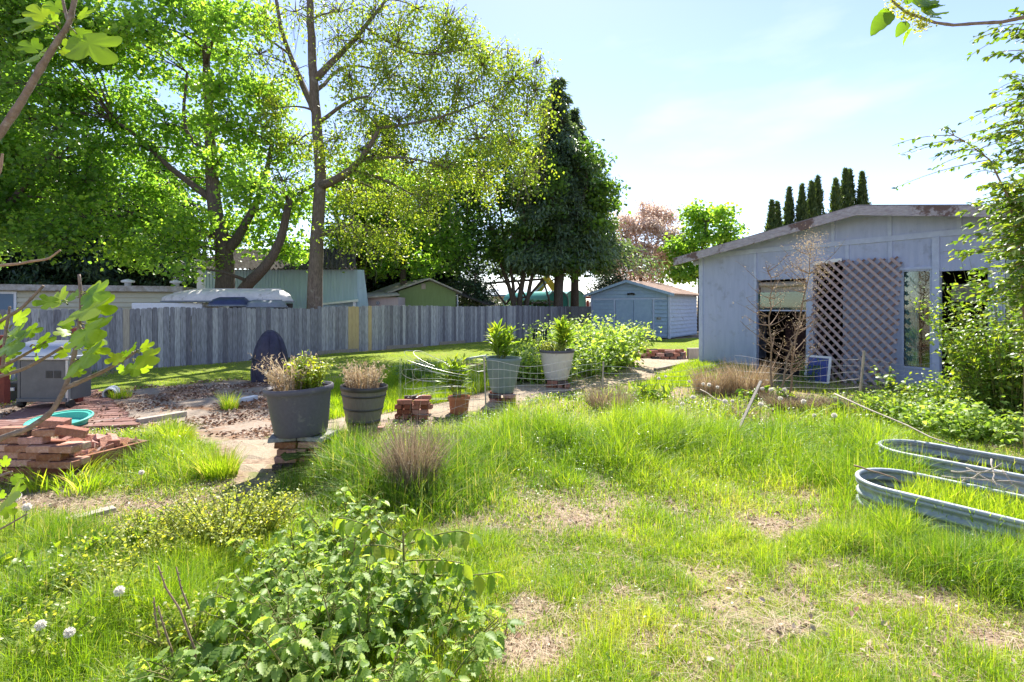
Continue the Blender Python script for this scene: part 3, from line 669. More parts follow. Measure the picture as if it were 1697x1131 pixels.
# ------------------------------------------------------------------ far blue shed with clapboards
def clap(mb, a, dirv, nrm, length, z0, z1, step=0.19, clip=None):
    z = z0
    while z < z1-1e-6:
        zz = min(z+step, z1); x0, x1 = (0, length) if clip is None else clip(z)
        xx0, xx1 = (0, length) if clip is None else clip(zz)
        if x1-x0 < .02: break
        o_ = nrm*0.05
        mb.add([a+dirv*x0+Vector((0, 0, z))+o_, a+dirv*x1+Vector((0, 0, z))+o_, a+dirv*xx1+Vector((0, 0, zz)), a+dirv*xx0+Vector((0, 0, zz)),
                a+dirv*x0+Vector((0, 0, z)), a+dirv*x1+Vector((0, 0, z))], [(0, 1, 2, 3), (4, 5, 1, 0)])
        z = zz
def shed():
    A0 = W(981, 508, 27.5); A1 = W(1109, 508, 25.0); A0.z = A1.z = 0
    d = (A1-A0); L = d.length; d.normalize(); n = Vector((d.y, -d.x, 0)); rz = math.atan2(d.y, d.x)
    t = thing('garden_shed', 'small blue clapboard shed with double doors and brown roof at the end of the lawn', 'shed', tuple(A0))
    ze = 1.6+(508-487)*25.3/F; zr = 1.6+(508-466)*25.3/F; D = 4.4
    P = lambda u, v, z: A0+d*u+n*v+Vector((0, 0, z))
    body = MB()
    g = [P(0, 0, .05), P(L, 0, .05), P(L, 0, ze), P(L/2, 0, zr), P(0, 0, ze)]
    body.add(g+[p-n*D for p in g], [(0, 1, 2, 3, 4), (9, 8, 7, 6, 5)]+[(i, i+5, (i+1) % 5+5, (i+1) % 5) for i in range(5)])
    body.build('wall', M_shed, t)
    du0, du1 = L*0.33, L*0.80; dz = 1.6+(508-496)*25.2/F
    cl = MB()
    clap(cl, P(0.08, .004, 0), d, n, du0-.18, .12, dz-.05)
    clap(cl, P(du1+.1, .004, 0), d, n, L-du1-.18, .12, dz-.05)
    def clp(z):
        k = max(0.0, (z-ze))/(zr-ze)*L/2+.08; return (k, L-k)
    clap(cl, P(0, .004, 0), d, n, L, dz+.08, zr-.1, clip=clp)
    cl.build('clapboards', M_shed, t)
    cl = MB(); clap(cl, P(L+.004, -.08, 0), -n, d, D-.16, .12, ze-.06); cl.build('clapboards', M_shedside, t)
    cb = MB(); cb.box(P(L+.012, .012, ze/2), (.09, .09, ze-.04), rz=rz); cb.box(P(-.012, .012, ze/2), (.09, .09, ze-.04), rz=rz); cb.box(P(L/2, .02, dz+.02), (L-.2, .03, .09), rz=rz); cb.build('corner_board', M_trim, t)
    for i in range(2):
        a = du0+(du1-du0)*i/2+.015; b = du0+(du1-du0)*(i+1)/2-.015
        dd = MB(); dd.box(P((a+b)/2, .02, dz/2+.04), (b-a, .04, dz-.1), rz=rz)
        door = dd.build('door', M_shed, t)
        fr = MB()
        for uu in (a+.04, b-.04): fr.box(P(uu, .046, dz/2+.04), (.07, .012, dz-.1), rz=rz)
        fr.box(P((a+b)/2, .046, dz-.06), (b-a-.16, .012, .08), rz=rz); fr.build('door_trim', M_shed, door)
    fr = MB(); fr.box(P(du0-.06, .02, dz/2+.04), (.08, .05, dz), rz=rz); fr.box(P(du1+.06, .02, dz/2+.04), (.08, .05, dz), rz=rz); fr.build('door_jamb', M_trim, t)
    fl = MB(); fl.box(P(L*.54, .06, dz+.28), (.14, .08, .1), rz=rz); fl.tube([P(L*.54-.1, .06, dz+.28), P(L*.54-.16, .14, dz+.26)], [.05, .06], 10); fl.tube([P(L*.54+.1, .06, dz+.28), P(L*.54+.16, .14, dz+.26)], [.05, .06], 10); fl.build('flood_light', M_black, t)
    ox = MB(); ox.box(P(L*.88, .04, 1.0), (.22, .06, .12), rz=rz); ox.build('outlet_box', M_stone, t)
    for sg in (-1, 1):
        ue = -.35 if sg < 0 else L+.35; zz = zr-(zr-ze)*(abs(ue-L/2)/(L/2))
        q = [P(L/2, .3, zr+.1), P(ue, .3, zz+.1), P(ue, -D-.2, zz+.1), P(L/2, -D-.2, zr+.1)]
        mb = MB().add([*q, *[p-Vector((0, 0, .07)) for p in q]], [(0, 1, 2, 3), (7, 6, 5, 4), (0, 4, 5, 1), (1, 5, 6, 2), (2, 6, 7, 3), (3, 7, 4, 0)])
        mb.build('roof', M_shedroof, t)
        mb = MB(); mb.beam(P(L/2, .315, zr+.03), P(ue, .315, zz+.03), .03, .13); mb.build('barge_board', M_shed, t)
    mb = MB(); mb.box(P(L*.55, .6, .06), (2.2, .9, .10), rz=rz); mb.build('doorstep', M_greywood, t)
shed()

# ------------------------------------------------------------------ buildings and boats beyond the fence
def quadbox(mb, c00, c10, z0, z1, depth):
    """box whose front bottom edge runs c00->c10 (xy), going back by depth"""
    a, b = Vector((c00[0], c00[1], 0)), Vector((c10[0], c10[1], 0)); d = (b-a).normalized(); n = Vector((-d.y, d.x, 0))*depth
    P = [a, b, b+n, a+n]; vs = [Vector((p.x, p.y, z0)) for p in P]+[Vector((p.x, p.y, z1)) for p in P]
    mb.add(vs, [(0, 3, 2, 1), (4, 5, 6, 7), (0, 1, 5, 4), (1, 2, 6, 5), (2, 3, 7, 6), (3, 0, 4, 7)])
def X(px, d): return (px-CX)*d/F
def Z(py, d): return H-(py-HY)*d/F
def mobile_home():
    a = (X(-260, 15.0), 15.0); b = (X(300, 18.0), 18.0)
    t = thing('mobile_home', 'cream sided mobile home with mossy flat roof behind the fence', 'mobile home', (a[0], a[1], 0))
    av, bv = Vector((*a, 0)), Vector((*b, 0)); d = (bv-av); L = d.length; d.normalize(); n = Vector((d.y, -d.x, 0)); rz = math.atan2(d.y, d.x)
    zt = Z(481, 16.5)
    mb = MB(); quadbox(mb, a, b, 0.2, zt, 3.5); mb.build('wall', M_cream, t)
    mb = MB(); clap(mb, av+n*.004, d, n, L, .3, zt-.06, step=.16); mb.build('siding', M_cream, t)
    mb = MB(); quadbox(mb, av+(-d*.2+n*.25), bv+(d*.1+n*.25), zt-.02, zt+.17, 3.9); mb.build('roof', M_mossroof, t)
    for i, ss in enumerate((0.80, 0.97)):
        c = av+d*L*ss-n*.5; v = MB(); v.lathe([(.0, 0), (.10, 0), (.10, .12), (.2, .14), (.2, .2), (0.02, .26)], (c.x, c.y, zt+.17), 16); v.build('roof_vent', M_white, t, smooth=True)
    k = (8-CX)/F; s_ = (k*av.y-av.x)/(d.x-k*d.y); c = av+d*s_
    f = MB(); f.box((c.x+n.x*.03, c.y+n.y*.03, Z(503, c.y)), (.62, .07, .75), rz=rz); fo = f.build('window', M_white, t)
    g = MB(); g.box((c.x+n.x*.07, c.y+n.y*.07, Z(503, c.y)), (.48, .02, .6), rz=rz); g.build('pane', M_bluesteel, fo)
mobile_home()
def teal_barn():
    d0 = 22.0; t = thing('metal_barn', 'pale teal corrugated metal barn with rusty roof behind the tall trunk', 'barn', (X(340, d0), d0, 0))
    zt = Z(447, d0); x0, x1 = X(335, d0), X(592, d0)
    mb = MB(); n = 150
    for i in range(n):                       # standing ribs
        xa, xb = x0+(x1-x0)*i/n, x0+(x1-x0)*(i+1)/n
        yo = [0, -.03][i % 3 == 0]
        mb.add([(xa, d0+yo, 0), (xb, d0+yo, 0), (xb, d0+yo, zt), (xa, d0+yo, zt)], [(0, 1, 2, 3)])
        if i: 
            yp = [0, -.03][(i-1) % 3 == 0]
            if yp != yo: mb.add([(xa, d0+yp, 0), (xa, d0+yo, 0), (xa, d0+yo, zt), (xa, d0+yp, zt)], [(0, 1, 2, 3)])
    mb.build('cladding', M_tealmetal, t)
    mb = MB(); mb.add([(x1, d0, 0), (x1+.6, d0+.3, 0), (x1+.2, d0+.3, zt), (x1-.15, d0, zt)], [(0, 1, 2, 3)]); mb.box(((x0+x1)/2-.7, d0+1.5, zt/2), (x1-x0-1.5, 2.6, zt-.1)); mb.build('end_wall', M_tealmetal, t)
    mb = MB(); zr = Z(414, d0+2.2); n = 70; xr0, xr1 = x0-.3, x1+.1
    for i in range(n):
        t0, t1 = i/n, (i+1)/n; za = .10 if i % 2 else 0; zc_ = .10-za
        xa, xb = xr0+(xr1-xr0)*t0, xr0+(xr1-xr0)*t1; sh = -1.6
        xa2, xb2 = xr0+(xr1+sh*.6-xr0)*t0, xr0+(xr1+sh*.6-xr0)*t1
        mb.add([(xa, d0-.35, zt-.05+za), (xb, d0-.35, zt-.05+zc_), (xb2, d0+2.4, zr+zc_), (xa2, d0+2.4, zr+za)], [(0, 1, 2, 3)])
        mb.add([(xa2, d0+2.4, zr+za), (xb2, d0+2.4, zr+zc_), (xb, d0+5.4, zt), (xa, d0+5.4, zt)], [(0, 1, 2, 3)])
    mb.build('roof', M_roofmetal, t)
    # white post of a gateway by its left end
    p = thing('white_post', 'tall pale wooden post standing between the mobile home and the leaning trunk', 'post', (X(333, 20), 20, 0))
    MB().box((X(333, 20), 20, Z(428, 20)/2), (.25, .12, Z(428, 20))).build('post', M_white, p)
    MB().box((X(333, 20), 20, Z(428, 20)+.02), (.32, .18, .05)).build('cap', M_white, p)
teal_barn()
def green_shed():
    d0 = 24.5; t = thing('green_shed', 'small green gabled shed with a brown mossy roof behind the fence', 'shed', (X(660, d0), d0, 0))
    xa, xb, xm = X(661, d0), X(755, d0), X(714, d0); ze = Z(483, d0); zr = Z(465, d0)
    mb = MB(); g = [(xa, d0, 0), (xb, d0, 0), (xb, d0, ze), (xm, d0, zr), (xa, d0, ze)]; D = 5
    back = [(x-2.8, y+D, z) for x, y, z in g]
    mb.add(g+back, [(0, 1, 2, 3, 4), (9, 8, 7, 6, 5)]+[(i, i+5, (i+1) % 5+5, (i+1) % 5) for i in range(5)]); mb.build('wall', M_greenwall, t)
    mb = MB()
    for i in range(18): 
        x = xa+.08+(xb-xa-.16)*i/17; mb.box((x, d0-.004, ze/2), (.012, .012, ze-.05))
    mb.box(((xa+xb)/2, d0-.012, ze), (xb-xa, .03, .05)); mb.build('groove_trim', M_greenwall, t)
    mb = MB(); mb.box((X(702, d0), d0-.02, Z(475, d0)), (.2, .04, .25)); mb.build('gable_vent', M_palewood, t)
    for sg, xe, m in ((-1, xa-.45, None), (1, xb+.35, None)):
        zz = zr+(ze-zr)*abs(xe-xm)/abs((xa if sg < 0 else xb)-xm)
        sh = -2.8
        q = [Vector((xm, d0-.35, zr+.1)), Vector((xe, d0-.35, zz+.1)), Vector((xe+sh, d0+D, zz+.1)), Vector((xm+sh, d0+D, zr+.1))]
        mb = MB().add([*q, *[p-Vector((0, 0, .07)) for p in q]], [(0, 1, 2, 3), (7, 6, 5, 4), (0, 4, 5, 1), (1, 5, 6, 2), (2, 6, 7, 3), (3, 7, 4, 0)])
        mb.build('roof', M_mossroof, t)
    # board annex on its left with a round plaque
    t2 = thing('lean_to_annex', 'pale boarded annex with a small round blue plaque beside the green shed', 'annex', (X(594, 23), 23, 0))
    mb = MB(); mb.box(((X(594, 23)+X(660, 23))/2, 24, Z(493, 23)/2), (X(660, 23)-X(594, 23), 2, Z(493, 23))); mb.build('wall', M_pinkwall, t2)
    q = [Vector((X(586, 22.6), 22.6, Z(494, 22.6))), Vector((X(662, 22.6), 22.6, Z(488, 22.6))), Vector((X(652, 25), 25.4, Z(483, 25.4))), Vector((X(575, 25), 25.4, Z(487, 25.4)))]
    MB().add([*q, *[p-Vector((0, 0, .06)) for p in q]], [(0, 1, 2, 3), (7, 6, 5, 4), (0, 4, 5, 1), (1, 5, 6, 2), (2, 6, 7, 3), (3, 7, 4, 0)]).build('roof', M_mossroof, t2)
    R = Matrix.Rotation(math.pi/2, 3, 'X'); c = (X(626, 22.95), 22.97, Z(502.5, 22.95))
    pl = MB().lathe([(0.001, .02), (.085, .02), (.085, 0)], c, 24, tilt=R).build('plaque', M_boatblue, t2)
    MB().lathe([(0.045, .026), (.068, .026)], c, 24, tilt=R).build('plaque_ring', M_white, pl)
    MB().lathe([(0.001, .026), (.018, .026)], c, 24, tilt=R).build('plaque_mark', M_white, pl)
    # open carport beam to the left
    t3 = thing('carport', 'low open carport with a thin white edged roof left of the annex', 'carport', (X(536, 22), 22, 0))
    q = [Vector((X(530, 22), 22, Z(503, 22))), Vector((X(594, 21.5), 21.5, Z(497, 21.5))), Vector((X(588, 25), 25, Z(490, 25))), Vector((X(540, 25), 25, Z(494, 25)))]
    MB().add([*q, *[p-Vector((0, 0, .08)) for p in q]], [(0, 1, 2, 3), (7, 6, 5, 4), (0, 4, 5, 1), (1, 5, 6, 2), (2, 6, 7, 3), (3, 7, 4, 0)]).build('roof', M_white, t3)
    MB().box((X(587, 21.6), 21.65, Z(499, 21.6)/2), (.1, .1, Z(499, 21.6))).build('post', M_white, t3)
    MB().box((X(560, 24), 25.1, .9), (1.6, .1, 1.8)).build('back_wall', M_greenwall, t3)
    # dark lean-to roof on the right
    t4 = thing('lean_to_roof', 'dark tin lean-to roof sloping down right of the green shed', 'lean-to', (X(757, 25.5), 25.5, 0))
    q = [Vector((X(757, 25.5), 25.5, Z(486, 25.5))), Vector((X(812, 25.5), 25.5, Z(506, 25.5))), Vector((X(822, 28), 28, Z(503, 28))), Vector((X(768, 28), 28, Z(482, 28)))]
    MB().add([*q, *[p-Vector((0, 0, .05)) for p in q]], [(0, 1, 2, 3), (7, 6, 5, 4), (0, 4, 5, 1), (1, 5, 6, 2), (2, 6, 7, 3), (3, 7, 4, 0)]).build('roof', M_roofmetal, t4)
    MB().tube([(X(758, 25.6), 25.6, 0), (X(758, 25.6), 25.6, Z(488, 25.6))], .04, 6).build('post', M_white, t4)
    MB().tube([(X(808, 25.7), 25.7, 0), (X(808, 25.7), 25.7, Z(507, 25.7))], .04, 6).build('post', M_white, t4)
green_shed()
def hull(name, label, x0, x1, d, zb, ht, m, flat=0.75, upside=True, cat='boat', wid=0.6, group=None, blunt=False):
    """lofted boat hull lying keel up between pixel columns x0,x1"""
    xa, xb = X(x0, d), X(x1, d); L = xb-xa
    t = thing(name, label, cat, (xa, d, zb), group)
    n = 22; sec = 12; V = []; Fc = []
    for i in range(n+1):
        u = i/n
        bow = min(1, (u/0.28))**0.6 if not blunt else min(1, (u/.08))**.5
        stern = min(1, ((1-u)/0.12))**0.6
        w_ = wid*bow*stern+.01; h_ = ht*(0.35+0.65*bow)*min(1, stern+.15)
        for k in range(sec+1):
            a = math.pi*k/sec; ca, sa = math.cos(a), math.sin(a)
            V.append((xa+L*u, d-ca*w_*(1 if abs(ca) < .8 else 1), zb+h_*(abs(sa)**flat)))
    for i in range(n):
        for k in range(sec): a = i*(sec+1)+k; Fc.append((a, a+1, a+sec+2, a+sec+1))
    Fc.append(tuple(range(sec+1))); Fc.append(tuple(n*(sec+1)+k for k in range(sec, -1, -1)))
    MB().add(V, Fc).build('hull', m, t, smooth=True, auto=50)
    g = MB()
    for sd_ in (0, sec): g.tube([Vector(V[i*(sec+1)+sd_])+Vector((0, (-.02 if sd_ == 0 else .02), .02)) for i in range(n+1)], .03, 6)
    g.build('gunwale', M_boatgrey, t)
    k_ = MB(); k_.tube([Vector(V[i*(sec+1)+sec//2])+Vector((0, 0, .01)) for i in range(2, n-1)], .02, 6); k_.build('keel', m, t)
    return t
hull('upturned_boat', 'long cream boat lying upside down on a rack behind the fence', 268, 486, 17.0, Z(501, 17), .42, M_boat)
hull('upturned_boat', 'small navy blue boat lying in front of the cream boat', 346, 412, 15.9, Z(508, 15.9), .26, M_boatblue, wid=.35)
hull('upturned_boat', 'grey upturned dinghy at the right end of the cream boat', 402, 474, 16.1, Z(510, 16.1), .22, M_boatgrey, wid=.35)
rk = thing('boat_rack', 'white topped trailer box under the upturned cream boat', 'trailer', (X(300, 17), 17, 0))
MB().box(((X(236, 17)+X(350, 17))/2, 17.3, Z(508, 17)-.1), (X(350, 17)-X(236, 17), 1.6, .42)).build('box_top', M_white, rk, bevel=.03)
for px in (250, 340): MB().box((X(px, 17), 17.3, .65), (.12, 1.4, 1.3)).build('leg', M_black, rk)
for px in (410, 470): MB().box((X(px, 17), 17, Z(503, 17)/2), (.1, 1.2, Z(503, 17))).build('leg', M_black, rk)
def far_bits():
    d = 62; t = thing('far_warehouse', 'long low building with a blue roof far beyond the fence', 'building', (X(860, d), d, 0))
    MB().box((X(862, d), d+5, Z(490, d)/2), (X(935, d)-X(790, d), 10, Z(490, d))).build('wall', M_cream, t)
    q = [Vector((X(782, d), d-1, Z(489, d))), Vector((X(942, d), d-1, Z(489, d))), Vector((X(930, d), d+6, Z(475, d))), Vector((X(815, d), d+6, Z(475, d)))]
    MB().add([*q, *[p-Vector((0, 0, .2)) for p in q]], [(0, 1, 2, 3), (7, 6, 5, 4), (0, 4, 5, 1), (1, 5, 6, 2), (2, 6, 7, 3), (3, 7, 4, 0)]).build('roof', M_bluesteel, t)
    # tunnel greenhouses
    for (xe, xl, d1, m, lb, yt) in ((922, 846, 33, M_greenhouse, 'dark teal plastic tunnel greenhouse just over the fence', 482), (951, 905, 36, M_greenhouse2, 'pale teal plastic tunnel greenhouse right of the darker one', 481)):
        t = thing('tunnel_greenhouse', lb, 'greenhouse', (X(xe, d1), d1, 0), 'tunnel greenhouses over the fence')
        r = (X(xe+21, d1)-X(xe-3, d1))/1.4; zt = Z(yt, d1); cx = X(xe, d1)+.1; n = 14
        arc = [(cx+r*math.cos(math.pi*k/n), max(0, zt-r)+r*math.sin(math.pi*k/n)) for k in range(n+1)]
        arc = [(cx+r, 0)]+arc+[(cx-r, 0)]
        sh = X(xl, d1+3)-X(xe, d1)
        V = [(x, d1, z) for x, z in arc]+[(x+sh, d1+5, z) for x, z in arc]; k = len(arc)
        MB().add(V, [(i, i+1, i+1+k, i+k) for i in range(k-1)]).build('cover', m, t, smooth=True)
        MB().add([(x, d1+.01, z) for x, z in arc], [tuple(range(k))]).build('end_panel', m, t)
        MB().tube([(x, d1-.02, z) for x, z in arc], .035, 6).build('hoop', M_boatgrey, t)
    # yellow digger arm
    d2 = 38; t = thing('digger_arm', 'folded yellow excavator arm showing above the greenhouses', 'digger', (X(905, d2), d2, 0))
    MB().beam((X(878, d2), d2, Z(504, d2)), (X(906, d2), d2, Z(461, d2)), .5, .5).build('boom', M_yellow, t, bevel=.05)
    MB().beam((X(905, d2), d2+.3, Z(459, d2)), (X(925, d2), d2+.3, Z(487, d2)), .4, .45).build('stick', M_yellow, t, bevel=.05)
    MB().tube([(X(884, d2), d2-.35, Z(488, d2)), (X(904, d2), d2-.35, Z(468, d2))], .07, 8).build('ram', M_steel, t)
    MB().box((X(885, d2), d2+1, .9), (2.2, 2.4, 1.6)).build('cab', M_yellow, t, bevel=.1)
    # steel truss frame
    d3 = 29; t = thing('steel_frame', 'dark steel truss frame standing behind the multi-stemmed tree', 'frame', (X(806, d3), d3, 0)); 
    fr = MB()
    def bar(a, b, r=.055): fr.tube([W(a[0], a[1], d3), W(b[0], b[1], d3)], r, 6)
    bar((803, 470), (900, 463), .07); bar((806, 470), (800, 520)); bar((858, 467), (873, 497)); bar((900, 463), (868, 502), .07); bar((900, 464), (911, 500)); bar((843, 497), (875, 492)); bar((812, 470), (838, 505)); bar((838, 505), (868, 466))
    fr.tube([W(800, 520, d3), W(800, 565, d3)], .06); fr.tube([W(874, 495, d3), W(874, 566, d3)], .09); fr.tube([W(911, 500, d3), W(911, 566, d3)], .05)
    fr.build('truss', M_barkd, t)
    # lumber beam pile
    t = thing('lumber_pile', 'heap of brush and long pale boards piled against the back of the fence', 'lumber', (X(890, 30), 30, 0))
    for i, (a, b, zz) in enumerate(((870, 933, 501), (850, 905, 504), (884, 925, 505))):
        MB().beam(W(a, zz+1.5, 30.4+i*.3), W(b, zz-1, 30+i*.3), .15, .09).build('board', M_palewood if i != 1 else M_greywood, t)
    MB().box((X(888, 31), 31.2, .75), (2.6, 1.6, 1.45)).build('crate', M_greywood, t)
    c = Cloud(); n = 2500; p = np.stack([rng.uniform(X(836, 30.5), X(915, 30.5), n), rng.uniform(29.9, 31, n), rng.uniform(1.2, 1.95, n)], 1)
    c.add(LEAF4, p, rots(n), rng.uniform(.06, .14, n), rng.random(n)); c.build('brush', L_mid, t)
    t = thing('red_frame_stall', 'small far stall with red posts seen between greenhouse and blue shed', 'stall', (X(970, 45), 45, 0))
    for px in (962, 974, 984): MB().box((X(px, 45), 45, Z(498, 45)/2), (.2, .2, Z(498, 45))).build('post', M_redpaint, t)
    MB().box((X(973, 45), 46, Z(493, 45)), (2.2, 3, .15)).build('roof', M_redpaint, t)
    MB().box((X(972, 47), 48, 1), (2.4, .2, 2.0)).build('back_wall', M_white, t)
far_bits()

# ------------------------------------------------------------------ trees
def bez(a, b, c, n=6): return [a*((1-t)**2)+b*(2*t*(1-t))+c*(t*t) for t in [i/n for i in range(n+1)]]
def tree(name, label, D, limbs, clusters, leaf, lmat, bmat, lsize=0.13, dens=260, group=None, tint=(0.45, 0.22), twig=True, flat=0.55, tuft=0.33, pitch=-0.4, cat='tree', extra_twigs=0, droop=0.0, hang=False, backs=0.9):
    """limbs: list of (pixel polyline with (px,py[,dz]), r0, r1) at depth D; clusters: (px,py,rpx[,dz[,tintshift[,densmul]]])"""
    b0 = limbs[0][0][0]; base = W(b0[0], b0[1], D); root = thing(name, label, cat, (base.x, base.y+(b0[2] if len(b0) > 2 else 0), 0), group)
    tk = MB(); nodes = []
    for pts, r0, r1 in limbs:
        P = [W(p[0], p[1], D+(p[2] if len(p) > 2 else 0)) for p in pts]
        if pts is limbs[0][0] or P[0].z < 2.2: P = [Vector((P[0].x-(P[1].x-P[0].x)*.2, P[0].y, -0.05))]+P
        Q = []
        for i in range(len(P)-1):
            a, b = P[i], P[i+1]; n = max(2, int((b-a).length/0.5))
            for k in range(n): Q.append(a.lerp(b, k/n))
        Q.append(P[-1]); m = len(Q)
        for _ in range(2):
            Q = [Q[0]]+[(Q[i-1]+Q[i]*2+Q[i+1])/4 for i in range(1, m-1)]+[Q[-1]]
        R = [r0+(r1-r0)*(i/(m-1))**0.8 for i in range(m)]
        if P[0].z < 0.2: R[0] *= 1.35; R[1] *= 1.12
        Q = [q+Vector((random.gauss(0, .012), random.gauss(0, .012), 0))*(1 if 0 < i < m-1 else 0) for i, q in enumerate(Q)]
        tk.tube(Q, R, 12)
        nodes += [(q, r) for q, r in zip(Q, R) if q.z > 1.5]
    cl = Cloud(); NV = A([(n[0].x, n[0].y, n[0].z) for n in nodes])
    for c in clusters:
        px, py, rp = c[:3]; dz = c[3] if len(c) > 3 else random.uniform(-1.2, 1.2); ts = c[4] if len(c) > 4 else 0; dm = c[5] if len(c) > 5 else 1
        C = W(px, py, D+dz); r = rp*D/F
        dd = np.linalg.norm(NV-A(C), axis=1)+np.maximum(0, NV[:, 2]-C.z)*1.0
        j = int(np.argmin(dd)); S, sr = nodes[j]
        mid = S.lerp(C, .5)+Vector((random.gauss(0, .1), random.gauss(0, .1), (C-S).length*.16))
        rr = min(sr*.6, .02+.02*(C-S).length)
        tk.tube(bez(S, mid, C), [rr*(1-.7*i/6) for i in range(7)], 6)
        M = max(8, int(26*dm**.5*(r/1.2)**1.3)); 
        g = rng.normal(0, 1, (M, 3)); g /= np.linalg.norm(g, axis=1)[:, None]+1e-9
        g *= (rng.random(M)**0.45)[:, None]*r; g[:, 2] *= .85; g[:, 1] *= backs
        tc_ = g+A(C)
        if twig:
            for q in tc_:
                qv = Vector(q); mid = C.lerp(qv, .5)+Vector((0, 0, .12*r)); tk.tube([C, mid, qv], [.022, .014, .006], 4, cap=False)
        for _ in range(extra_twigs):
            qv = C+Vector(np.clip(rng.normal(0, 1, 3), -1.3, 1.3))*r*.6; e = qv+Vector((random.gauss(0, .22), random.gauss(0, .25), random.gauss(-droop, .2)))
            tk.tube([C.lerp(qv, .4), qv, e, e+Vector((random.gauss(0, .1), 0, -droop*.8))], [.014, .010, .006, .003], 4, cap=False)
        n = int(dens*5.5*dm*r*r); w = rng.integers(0, M, n)
        off = rng.normal(0, 1, (n, 3))*tuft*A([1, 1, flat])
        if hang: off[:, 2] -= np.abs(rng.normal(0, .5, n))*hang
        p = tc_[w]+off; tn = np.clip(rng.normal(tint[0]+ts, tint[1], n)+(rng.normal(0, .12, M))[w], 0, 1)
        cl.add(leaf, p, rots(n, pitch, .55, .6), rng.uniform(.45, 1.4, n)*lsize, tn)
    tk.build('trunk', bmat, root, smooth=True)
    cl.build('crown', lmat, root)
    return root

# tall pale-barked tree in the middle
tree('tall_tree', 'tall thin-leaved tree with a straight grey trunk just behind the fence', 18.5,
     [([(521, 520), (523, 440), (527, 370), (531, 310), (530, 250), (522, 190), (520, 130), (515, 60), (512, -60)], .31, .10),
      ([(531, 308), (562, 298, -.6), (598, 268, -1), (618, 235, -1.2), (628, 212, -1.2)], .17, .06),
      ([(522, 185), (500, 140, .6), (480, 90, .8), (462, 40, 1), (452, -40, 1)], .14, .05),
      ([(524, 130), (545, 108), (572, 82), (605, 45), (640, 0)], .14, .05),
      ([(524, 150), (548, 130, 1), (560, 110, 1.5), (600, 108, 1.5), (640, 120, 1)], .08, .03),
      ([(526, 205), (560, 180, -.5), (580, 165, -1), (610, 160, -1)], .08, .04),
      ([(530, 300), (500, 320, 1), (470, 330, 1.5), (440, 345, 1.5)], .08, .03),
      ([(480, 90, .8), (440, 60, 1), (400, 40, 1)], .05, .02),
      ([(628, 212, -1.2), (700, 205, -1), (760, 185, -.5), (820, 160, 0)], .055, .02),
      ([(605, 45), (680, 95), (740, 90), (800, 75)], .05, .015)],
     [(440, 30, 40, 0, 0, .4), (490, 20, 40, 0, 0, .35), (560, 20, 45, 0, 0, .45), (620, 20, 50, 0, 0, .6), (690, 15, 50, 0, 0, .6), (740, 40, 45), (600, 70, 45, 0, 0, .5), (660, 70, 50, 0, .1, .7), (720, 90, 55), (770, 70, 48),
      (800, 110, 45), (840, 95, 32), (850, 135, 38), (885, 150, 30), (890, 105, 16), (640, 130, 45), (700, 150, 50), (760, 150, 50), (820, 180, 45), (870, 190, 36), (905, 185, 18),
      (580, 130, 40), (560, 60, 34, 0, 0, .5), (480, 120, 34, 0, 0, .5), (430, 90, 36, 0, 0, .5), (460, 180, 38), (600, 185, 40), (660, 200, 45), (730, 210, 50), (790, 230, 45), (850, 240, 42), (888, 262, 24), (870, 290, 25),
      (560, 230, 40), (620, 260, 45), (680, 270, 45), (740, 280, 42), (800, 290, 40), (590, 320, 42), (650, 330, 45), (710, 340, 38), (490, 240, 42), (470, 300, 42), (580, 380, 36), (640, 390, 38)],
     LEAF4, L_yellow, M_bark, lsize=.108, dens=250, tint=(.40, .24), extra_twigs=16, droop=.5, hang=.6, tuft=.26, flat=.8)
# big maple on the left
mp_limbs = [([(372, 520), (374, 460), (372, 420), (365, 380), (350, 330), (352, 260), (345, 180), (340, 60)], .42, .10),
            ([(392, 500), (402, 478, -.4), (425, 458, -.8), (448, 436, -1), (465, 400, -1), (480, 330, -1)], .30, .12),
            ([(372, 420), (392, 400), (420, 350), (440, 300), (450, 240)], .22, .07),
            ([(350, 330), (310, 300), (260, 260), (235, 230), (190, 200)], .15, .05),
            ([(352, 260), (300, 220), (306, 170), (310, 120)], .10, .04),
            ([(370, 400), (330, 380), (280, 370), (230, 365)], .12, .04)]
cl = []
random.seed(11)
for row, (y, xs) in enumerate([(-20, range(40, 420, 55)), (35, range(60, 430, 52)), (90, range(30, 440, 52)), (145, range(50, 460, 50)), (200, range(30, 480, 50)), (255, range(50, 500, 50)), (310, range(30, 500, 50)), (360, range(60, 520, 52)), (405, range(180, 480, 55)), (440, (300, 345, 420))]):
    for x in ([-20, 15]+list(xs) if y < 400 else xs):
        if random.random() < .07: continue
        cl.append((x+random.uniform(-18, 18), y+random.uniform(-14, 14), random.uniform(30, 44) if y < 430 else 20, random.uniform(-3.0, 2.0), .15*(x > 300)-.12*(x < 150)+random.uniform(-.1, .12)))
tree('maple_tree', 'huge dense green maple with a dark twisted double trunk left of the tall tree', 19.5, mp_limbs, cl, LEAFW, L_maple, M_barkd, lsize=.135, dens=185, tint=(.45, .24), tuft=.33)
